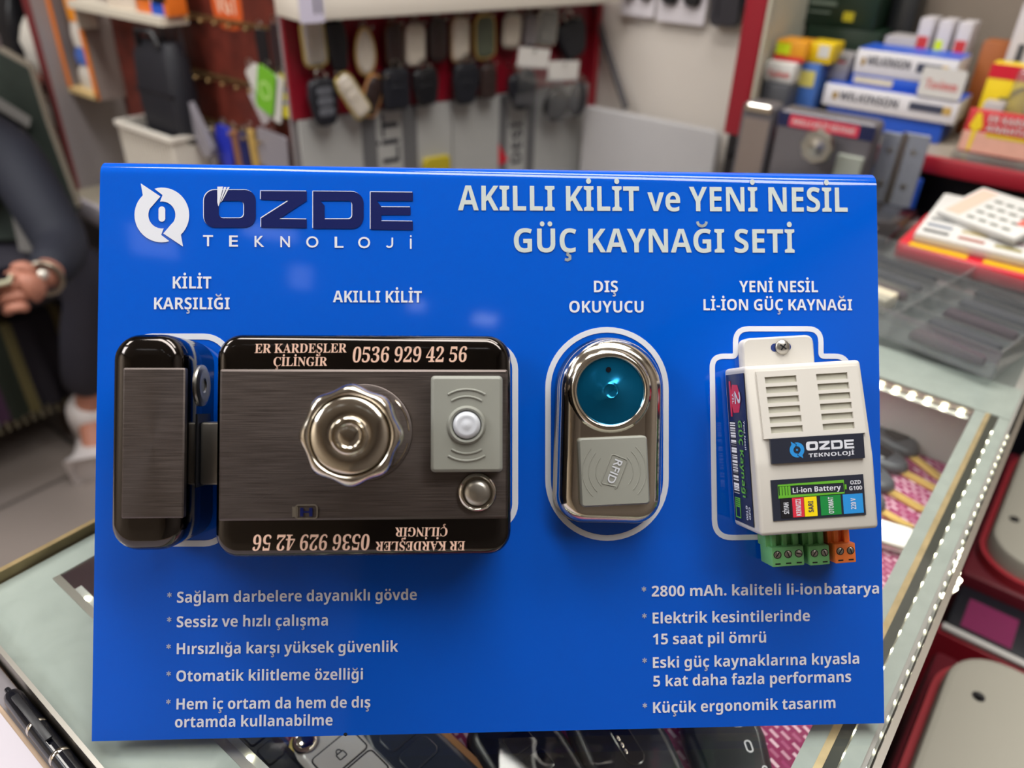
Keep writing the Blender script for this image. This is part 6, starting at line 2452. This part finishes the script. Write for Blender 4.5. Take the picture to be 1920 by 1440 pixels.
CUBG = mat('cubby_grey', (150, 138, 132), 0.5, noise=0.03)
CUBY = mat('cubby_cream', (224, 196, 140), 0.5)
cup('side_panel', CUBG, XO - 0.012, XO, ya_ + 0.004, yb_, zo, 1.35)
cup('bottom_board', CUBY, XC + 0.001, XO - 0.012, ya_ + 0.004, yb_, zo, zo + 0.012)
cup('back_panel', mat('cubby_back', (196, 140, 84), 0.5), XC + 0.001, XO - 0.012, yb_ - 0.006, yb_, zo + 0.012, 1.35)
cup('orange_edge', ORANGE, XO - 0.013, XO + 0.0005, ya_, ya_ + 0.004, zo + 0.001, 1.35)
cup('orange_edge', ORANGE, XC + 0.001, XC + 0.012, ya_, ya_ + 0.004, zo + 0.012, 1.35)
cup('cream_edge', CUBY, XC + 0.001, XO - 0.001, ya_, ya_ + 0.004, zo, zo + 0.011)
for lab, dx, z0_, h_, mt_, w__ in (('white and grey packets on the floor of the orange cubby', 0.055, 0, 0.05, PACKW, .04), ('dark bottle among white packets in the orange cubby', 0.09, 0, 0.04, CHAR, .012), ):
    q = MB()
    q.loft([[(p[0] * s, p[1] * s * (1 if mt_ is PACKW else .5), z) for p in rrect(-w__, w__, -0.022, 0.022, 0.01, 4)] for z, s in ((0, .9), (h_ * .3, 1), (h_ * .7, .95), (h_, .7))])
    single('packet' if mt_ is PACKW else 'bottle', q, mt_, lab, 'packet' if mt_ is PACKW else 'bottle', smooth=60, matrix=Matrix.Translation((XC + 0.066 if mt_ is PACKW else XC + 0.112, ya_ + 0.036, zo + 0.0126)))
zz_ = zo + 0.0126 + 0.0505
for lab, cx, h_, mt_ in (('blue packet on the white packets in the orange cubby', XC + 0.068, 0.035, mat('packet_blue', (70, 110, 190), 0.45, noise=0.15)), ):
    q = MB()
    q.loft([[(p[0] * s, p[1] * s, z) for p in rrect(-.036, .036, -0.022, 0.022, 0.01, 4)] for z, s in ((0, .95), (h_ * .5, 1), (h_, .8))])
    single('packet', q, mt_, lab, 'packet', smooth=60, matrix=Matrix.Translation((cx, ya_ + 0.036, zz_)))
zz_ += 0.0355
for lab, h_, mt_, w__ in (('white striped packet stacked over the blue packet in the orange cubby', 0.05, PACKW, .034), ('bright orange packet stacked highest in the orange cubby', 0.075, mat('packet_orange', (240, 150, 30), 0.45, noise=0.1), .03)):
    q = MB()
    q.loft([[(p[0] * s, p[1] * s, z) for p in rrect(-w__, w__, -0.02, 0.02, 0.008, 4)] for z, s in ((0, .95), (h_ * .5, 1), (h_, .85))])
    single('packet', q, mt_, lab, 'packet', smooth=60, matrix=Matrix.Translation((XC + 0.07, ya_ + 0.036, zz_)))
    zz_ += h_ + 0.0005
# white shelf with orange boxes
ysh = 0.80
xs0, xs1 = XO + 0.001, ony(302, 45, ysh).x
zs_ = ony(300, 50, ysh).z
q = MB()
q.box(xs0, xs1, ysh, 0.855, zs_, zs_ + 0.016, 0.001)
q.box(xs0, xs0 + 0.004, ysh + 0.01, 0.85, zs_ - 0.04, zs_)
single('white_shelf', q, mat('shelf_white', (214, 206, 190), 0.45), 'white shelf fixed beside the orange cubby, at the top left', 'shelf', smooth=0)
for lab, pa_, pb_, m1, m2 in (('white and orange box on the white shelf, first from left', 193, 243, mat('bx_white', (226, 214, 200), 0.4), mat('bx_orange', (232, 120, 40), 0.4)), ('orange and dark box with green dot on the white shelf, second from left', 245, 272, mat('bx_orange', (232, 120, 40), 0.4), BLACK),
                              ('orange and dark box with green dot on the white shelf, third from left', 274, 303, mat('bx_orange', (232, 120, 40), 0.4), BLACK)):
    xa, xb = ony(pa_, 15, ysh).x, ony(pb_, 15, ysh).x
    q = MB()
    q.box(0, xb - xa - 0.001, 0.012, 0.05, 0, 0.09, 0.001)
    o = single('box', q, m1, lab, 'box', matrix=Matrix.Translation((xa, ysh, zs_ + 0.0165)))
    q = MB()
    q.box(0.002, xb - xa - 0.003, 0.0112, 0.0125, 0.022, 0.088)
    o2 = q.build('front_print', m2, o, 0)
    if m2 is BLACK:
        q = MB()
        q.lathe([(0.007, 0), (0.007, 0.0006), (0.0001, 0.0006)], 18).xf(Matrix.Translation(((xb - xa) / 2, 0.0112, 0.036)) @ FL)
        q.build('green_dot', mat('dot_green', (170, 210, 40), 0.4), o2, 0)
xa = ony(306, 15, ysh).x
q = MB()
q.box(0, 0.042, 0.012, 0.05, 0, 0.085, 0.001)
o = single('box', q, mat('bx_white', (226, 214, 200), 0.4), 'white box with blue foot at the right end of the white shelf', 'box', matrix=Matrix.Translation((xs1 - 0.044, ysh, zs_ + 0.0165)))
q = MB()
q.box(0.0005, 0.0415, 0.0112, 0.0125, 0.0, 0.018)
q.build('blue_foot', BBOX, o, 0)

# ------------------------------------------------------------------ seated person at the left, on a cloth covered bench


def skin(nodes, edges, root=None, sub=2):
    """nodes: {name: (co, radius)}; returns verts, faces of the grown surface"""
    me = bpy.data.meshes.new('skin')
    ks = list(nodes)
    me.from_pydata([tuple(nodes[k][0]) for k in ks], [(ks.index(a), ks.index(b)) for a, b in edges], [])
    ob = bpy.data.objects.new('skin', me)
    COL.objects.link(ob)
    ob.modifiers.new('s', 'SKIN')
    for i, k in enumerate(ks):
        r = nodes[k][1]
        me.skin_vertices[0].data[i].radius = (r, r) if not isinstance(r, tuple) else r
        me.skin_vertices[0].data[i].use_root = (k == (root or ks[0]))
    ss = ob.modifiers.new('u', 'SUBSURF')
    ss.levels = ss.render_levels = sub
    dg = bpy.context.evaluated_depsgraph_get()
    ev = bpy.data.meshes.new_from_object(ob.evaluated_get(dg))
    vs = [v.co.copy() for v in ev.vertices]
    fs = [tuple(p.vertices) for p in ev.polygons]
    bpy.data.objects.remove(ob)
    bpy.data.meshes.remove(ev)
    bpy.data.meshes.remove(me)
    return vs, fs


def V3(*a):
    return Vector(a)


def h3(px, py, d):
    return atd(px, py, d)


J = dict(pel=V3(-2.08, .38, .50), sp=V3(-2.06, .42, .64), ch=V3(-1.93, .49, .81), nk=V3(-1.88, .49, .93), hd=V3(-1.83, .48, 1.01), ht=V3(-1.82, .475, 1.085),
         s1=h3(2, 262, 1.60), e1=h3(122, 466, 1.585), w1=h3(80, 526, 1.455), s2=V3(-1.97, .32, .82), e2=V3(-1.80, .20, .62), w2=V3(-1.58, .30, .64),
         h1=V3(-2.06, .47, .485), k1=V3(-1.718, .69, .535), a1=h3(172, 772, 1.95), h2=V3(-2.06, .29, .485), k2=V3(-1.75, .33, .48), a2=V3(-1.93, .24, .09))
J['t1'] = onz(186, 880, .035)
J['t2'] = J['a2'] + V3(.13, .03, -.055)
P_SKIN = mat('skin', (176, 118, 98), 0.5, noise=0.06, nscale=40)
per = empty('person', 'seated person in navy jacket and dark trousers holding a phone, at the left edge', 'person', loc=(-2.08, .38, 0))


def ppart(name, vs_fs_list, material, parent=per):
    q = MB()
    for vs, fs in vs_fs_list:
        q.add(vs, fs)
    o = q.build(name, material, None, 80)
    o.parent = parent
    o.matrix_parent_inverse = Matrix.Translation((2.08, -.38, 0))
    return o


N = {k: (J[k], r) for k, r in dict(pel=.115, sp=.11, ch=.105, nk=.05, hd=.075, ht=.07, s1=.055, e1=.04, w1=.027, s2=.055, e2=.04, w2=.027, h1=.08, k1=.055, a1=.038, t1=.03, h2=.08, k2=.055, a2=.038, t2=.03).items()}
chin = J['hd'] + V3(.055, -.008, -.04)
N['chin'] = (chin, .035)
body = [skin(N, [('pel', 'sp'), ('sp', 'ch'), ('ch', 'nk'), ('nk', 'hd'), ('hd', 'ht'), ('hd', 'chin'), ('ch', 's1'), ('s1', 'e1'), ('e1', 'w1'), ('ch', 's2'), ('s2', 'e2'), ('e2', 'w2'),
                 ('pel', 'h1'), ('h1', 'k1'), ('k1', 'a1'), ('a1', 't1'), ('pel', 'h2'), ('h2', 'k2'), ('k2', 'a2'), ('a2', 't2')], 'pel')]
# hand: palm and five fingers, curled round the phone
pr_, D_ = lambda px, py, dd=0.0: atd(px, py, 1.43 + dd), 0
body.append(skin({'w': (J['w1'], .026), 'p': (pr_(58, 536, .0), (.03, .036)), 'q': (pr_(42, 542, .0), (.026, .038))}, [('w', 'p'), ('p', 'q')], 'w'))
for kn, a, b, c, r in (((40, 512), (14, 519), (4, 526), (20, 530), .0105), ((36, 532), (8, 538), (-2, 546), (16, 548), .011), ((36, 553), (10, 558), (1, 566), (20, 566), .0105), ((42, 574), (18, 578), (10, 584), (26, 584), .009)):
    body.append(skin({'r': (pr_(54, kn[1] + 4, .004), r * 1.15), 'k': (pr_(*kn, -.012), r * 1.15), 'a': (pr_(*a, -.014), r), 'b': (pr_(*b, .018), r * .92), 'c': (pr_(*c, .03), r * .85)}, [('r', 'k'), ('k', 'a'), ('a', 'b'), ('b', 'c')], 'r'))
body.append(skin({'r': (pr_(66, 520, .004), .014), 'k': (pr_(52, 501, -.01), .0135), 'a': (pr_(36, 499, -.016), .0115), 'b': (pr_(20, 505, -.012), .0095)}, [('r', 'k'), ('k', 'a'), ('a', 'b')], 'r'))
# other hand, cupped below the phone
w2 = J['w2']
d2 = (pr_(-10, 560, 0.0) - w2).normalized()
u2 = V3(0, 0, 1)
n2 = d2.cross(u2).normalized()
body.append(skin({'w': (w2, .026), 'p': (w2 + d2 * .04, (.034, .024)), 'q': (w2 + d2 * .075, (.036, .022))}, [('w', 'p'), ('p', 'q')], 'w'))
for i, r in enumerate((.0095, .0105, .01, .0085)):
    o_ = n2 * (.028 - i * .019)
    body.append(skin({'r': (w2 + d2 * .06 + o_, r), 'k': (w2 + d2 * .088 + o_, r), 'a': (w2 + d2 * .118 + o_ + u2 * .006, r * .92), 'b': (w2 + d2 * .132 + o_ + u2 * .026, r * .85)}, [('r', 'k'), ('k', 'a'), ('a', 'b')], 'r'))
body.append(skin({'r': (w2 + d2 * .03 + n2 * .02, .012), 'k': (w2 + d2 * .055 + n2 * .046 + u2 * .012, .0115), 'a': (w2 + d2 * .085 + n2 * .05 + u2 * .022, .0095)}, [('r', 'k'), ('k', 'a')], 'r'))
fw_ = V3(1, -.1, -.25).normalized()
lf_ = V3(0.1, 1, 0).normalized()
# nose and ears
hc_ = J['hd'] + V3(0, 0, .02)
body.append(skin({'a': (hc_ + fw_ * .07 + V3(0, 0, .022), .009), 'b': (hc_ + fw_ * .092 + V3(0, 0, -.006), .012)}, [('a', 'b')]))
for s_ in (1, -1):
    q = MB()
    q.ball(tuple(hc_ + lf_ * .077 * s_ - fw_ * .006), .02, (.7, .35, 1.4), 12)
    body.append((q.v, q.f))
ppart('body', body, P_SKIN)
for s_ in (1, -1):
    q = MB()
    q.ball(tuple(hc_ + fw_ * .066 + lf_ * .03 * s_ + V3(0, 0, .018)), .0105, seg=12)
    o = ppart('eye', [(q.v, q.f)], mat('eye_white', (220, 214, 208), 0.3))
q = MB()
q.tube([tuple(hc_ + fw_ * .075 + lf_ * .02 * t + V3(0, 0, -.045 - .004 * t * t)) for t in (-1, -.5, 0, .5, 1)], [.002, .005, .006, .005, .002], 8)
ppart('mouth', [(q.v, q.f)], mat('lips', (140, 78, 70), 0.5))
q = MB()
q.ball(tuple(hc_ - fw_ * .014 + V3(0, 0, .036)), .092, (1, .95, .92), 20)
q.v = [p_ if (p_ - hc_).dot(fw_) < .05 else p_ - fw_ * ((p_ - hc_).dot(fw_) - .05) for p_ in q.v]
ppart('hair', [(q.v, q.f)], mat('hair_dark', (28, 22, 20), 0.6, noise=0.2, nscale=120))
JK = {k: (J[k], r) for k, r in dict(pel=.135, sp=.135, ch=.13, s1=.068, e1=.056, s2=.078, e2=.062).items()}
JK['w1'] = (J['w1'] + (J['e1'] - J['w1']) * .16, .042)
JK['w2'] = (J['w2'] + (J['e2'] - J['w2']) * .12, .042)
JK['nk'] = (J['nk'] + V3(-.005, 0, -.02), .066)
JK['m1'] = ((J['e1'] + J['s1']) / 2 + V3(0, 0, .004), .06)
jk = ppart('jacket', [skin(JK, [('pel', 'sp'), ('sp', 'ch'), ('ch', 'nk'), ('ch', 's1'), ('s1', 'm1'), ('m1', 'e1'), ('e1', 'w1'), ('ch', 's2'), ('s2', 'e2'), ('e2', 'w2')], 'pel')], mat('jacket_navy', (26, 30, 44), 0.75, noise=0.15, nscale=14, bump=0.5, bscale=28))
TR = {k: (J[k], r) for k, r in dict(pel=.125, h1=.098, k1=.078, h2=.098, k2=.078).items()}
TR['a1'] = (J['a1'] + V3(0, 0, .05), .06)
TR['a2'] = (J['a2'] + V3(0, 0, .02), .055)
ppart('trousers', [skin(TR, [('pel', 'h1'), ('h1', 'k1'), ('k1', 'a1'), ('pel', 'h2'), ('h2', 'k2'), ('k2', 'a2')], 'pel')], mat('trouser_slate', (36, 34, 46), 0.8, noise=0.15, nscale=16, bump=0.4, bscale=30))
for a_, t_ in (('a1', 't1'), ('a2', 't2')):
    A_, T_ = J[a_], J[t_]
    d = (T_ - A_)
    d.z = 0
    d.normalize()
    he = A_ - d * .03
    he.z = .04
    mid = (A_ + T_) / 2
    mid.z = .05
    tt = T_.copy()
    tt.z = .034
    sh_ = ppart('shoe', [skin({'h': (he, .062), 'm': (mid, .064), 't': (tt, .05), 'an': (A_ + V3(0, 0, .05), .068)}, [('h', 'm'), ('m', 't'), ('h', 'an')], 'm')], mat('shoe_white', (206, 200, 200), 0.5, noise=0.06))
wm = J['w1'] + (J['e1'] - J['w1']) * .06
wa = (J['e1'] - J['w1']).normalized()
q = MB()
q.ring((0, 0, 0), .031, .0055, 'z', 28, 8)
q.xf(Matrix.Translation(wm) @ wa.to_track_quat('Z', 'Y').to_matrix().to_4x4())
ppart('watch_band', [(q.v, q.f)], mat('watch_steel', (150, 140, 126), 0.3, 0.9))
q = MB()
fc = wm + (CAM - wm).normalized() * .03 + V3(0, 0, .008)
q.lathe([(.0085, -.003), (.0095, 0), (.0085, .004), (.0001, .0045)], 24)
q.xf(Matrix.Translation(fc) @ (CAM - wm).normalized().to_track_quat('Z', 'Y').to_matrix().to_4x4())
ppart('watch_face', [(q.v, q.f)], mat('watch_face', (214, 210, 200), 0.2, 0.5))
# phone held in the hand
pa_, pb_ = atd(28, 508, 1.427), atd(-95, 535, 1.40)
ax = (pb_ - pa_).normalized()
up_ = (V3(0, 0, 1) - ax * ax.z).normalized()
nz = ax.cross(up_)
M_ = Matrix.Identity(4)
for i in range(3):
    M_[i][0], M_[i][1], M_[i][2], M_[i][3] = ax[i], nz[i], up_[i], pa_[i]
L_ = (pb_ - pa_).length
q = MB()
q.box(0, L_, -0.05, 0.02, -0.0045, 0.0045, 0.0035)
ph = single('phone', q, mat('phone_case', (206, 204, 176), 0.4), 'pale phone held in the hand of the seated person', 'phone', matrix=M_, smooth=40)
q = MB()
q.box(0.004, L_ - 0.004, -0.047, 0.017, 0.0044, 0.0049)
q.build('screen', BLACKG, ph, 0)

# bench and its woven cover, with a leaning covered backrest
bx0_, bx1_, by0_, by1_ = -2.75, -1.925, 0.10, 0.70
bench = empty('bench', 'low bench under a striped woven cover, beneath the seated person', 'bench', loc=(bx0_, by0_, 0))
q = MB()
q.box(bx0_ + .02, bx1_ - .012, by0_ + .02, by1_ - .02, 0.12, 0.37, 0.01)
q.xf(Matrix.Translation((-bx0_, -by0_, 0)))
q.build('frame', mat('bench_wood', (70, 50, 40), 0.6), bench, 40)
for xx in (bx0_ + .05, bx1_ - .08):
    for yy in (by0_ + .05, by1_ - .08):
        q = MB()
        q.box(xx, xx + .035, yy, yy + .035, 0, 0.12)
        q.xf(Matrix.Translation((-bx0_, -by0_, 0)))
        q.build('leg', mat('bench_wood', (70, 50, 40), 0.6), bench, 0)
q = MB()
n_ = 60
sec_ = [(bx0_, .385), (bx1_ - .02, .385), (bx1_ - .004, .378), (bx1_, .36), (bx1_ + .004, .25), (bx1_ + .012, .14)]
sec2 = [(x, z - (.012 if z > .37 else 0)) for x, z in sec_]
sec2 = [(bx0_, .372), (bx1_ - .02, .372), (bx1_ - .012, .366), (bx1_ - .009, .35), (bx1_ - .006, .25), (bx1_ + .002, .14)]
prof_ = sec_ + sec2[::-1]
loops = []
for i in range(n_ + 1):
    y = by0_ + (by1_ - by0_) * i / n_
    wob = 0.006 * math.sin(i * 1.3) + 0.004 * math.sin(i * 2.9)
    loops.append([(x + (wob * max(0, (.36 - z) / .22) if z < .36 else 0), y, z) for x, z in prof_])
q.loft(loops)
q.xf(Matrix.Translation((-bx0_, -by0_, 0)))
cv = q.build('woven_cover', pattern('bench_stripes', 'stripes'), bench, 50)
q = MB()
for i in range(30):
    y = by0_ + (by1_ - by0_) * (i + .5) / 30
    q.tube([(bx1_ + .008, y, .142), (bx1_ + .012, y + .002, .118)], .005, 6)
q.xf(Matrix.Translation((-bx0_, -by0_, 0)))
q.build('fringe', mat('fringe_mix', (112, 104, 84), 0.9, noise=0.3), cv, 60)
pts_ = [(-70, 60, 1.66), (4, 100, 1.66), (54, 128, 1.655), (84, 225, 1.665), (118, 318, 1.675), (146, 395, 1.68), (150, 450, 1.685), (-70, 450, 1.685)]
fr_ = [atd(*p_) for p_ in pts_]
vd = (fr_[2] - CAM).normalized()
vd.z = 0
bk_ = [p_ + vd * .03 for p_ in fr_]
GRNB = mat('cover_dark_green', (30, 40, 34), 0.85, noise=0.25, nscale=60, bump=0.5, bscale=160)
br_ = empty('backrest', 'leaning backrest with dark green woven cover and grey bands, behind the seated person', 'backrest', loc=(0, 0, 0))
q = MB()
k_ = len(fr_)
vs = fr_ + bk_
tri = tessellate_polygon([fr_])
q.add(vs, [tuple(t) for t in tri] + [tuple(k_ + i for i in t) for t in tri] + [(i, (i + 1) % k_, k_ + (i + 1) % k_, k_ + i) for i in range(k_)])
q.build('cover', GRNB, br_, 0)
q = MB()
q.tube([p_ + vd * .02 for p_ in fr_[1:6]], .012, 8)
q.build('beige_piping', mat('piping_beige', (120, 112, 100), 0.8, noise=0.15), br_, 60)
for a_, b_, c_, d_ in (((-40, 160), (58, 222), (54, 240), (-40, 182)), ((-40, 196), (48, 248), (44, 262), (-40, 214))):
    q = MB()
    f4 = [atd(*p_, 1.645) for p_ in (a_, b_, c_, d_)]
    b4 = [p_ + vd * .008 for p_ in f4]
    q.add(f4 + b4, [(0, 1, 2, 3), (4, 5, 6, 7), (0, 1, 5, 4), (1, 2, 6, 5), (2, 3, 7, 6), (3, 0, 4, 7)])
    q.build('grey_band', mat('band_grey', (120, 118, 116), 0.9, noise=0.2, nscale=160), br_, 0)
q = MB()
f4 = [atd(*p_, 1.66) for p_ in ((22, 405), (50, 408), (66, 430), (58, 474), (36, 470))]
b4 = [p_ + vd * .02 for p_ in f4]
tri = tessellate_polygon([f4])
q.add(f4 + b4, [tuple(t) for t in tri] + [tuple(5 + i for i in t) for t in tri] + [(i, (i + 1) % 5, 5 + (i + 1) % 5, 5 + i) for i in range(5)])
q.build('grey_patch', mat('band_grey', (120, 118, 116), 0.9, noise=0.2, nscale=160), br_, 0)
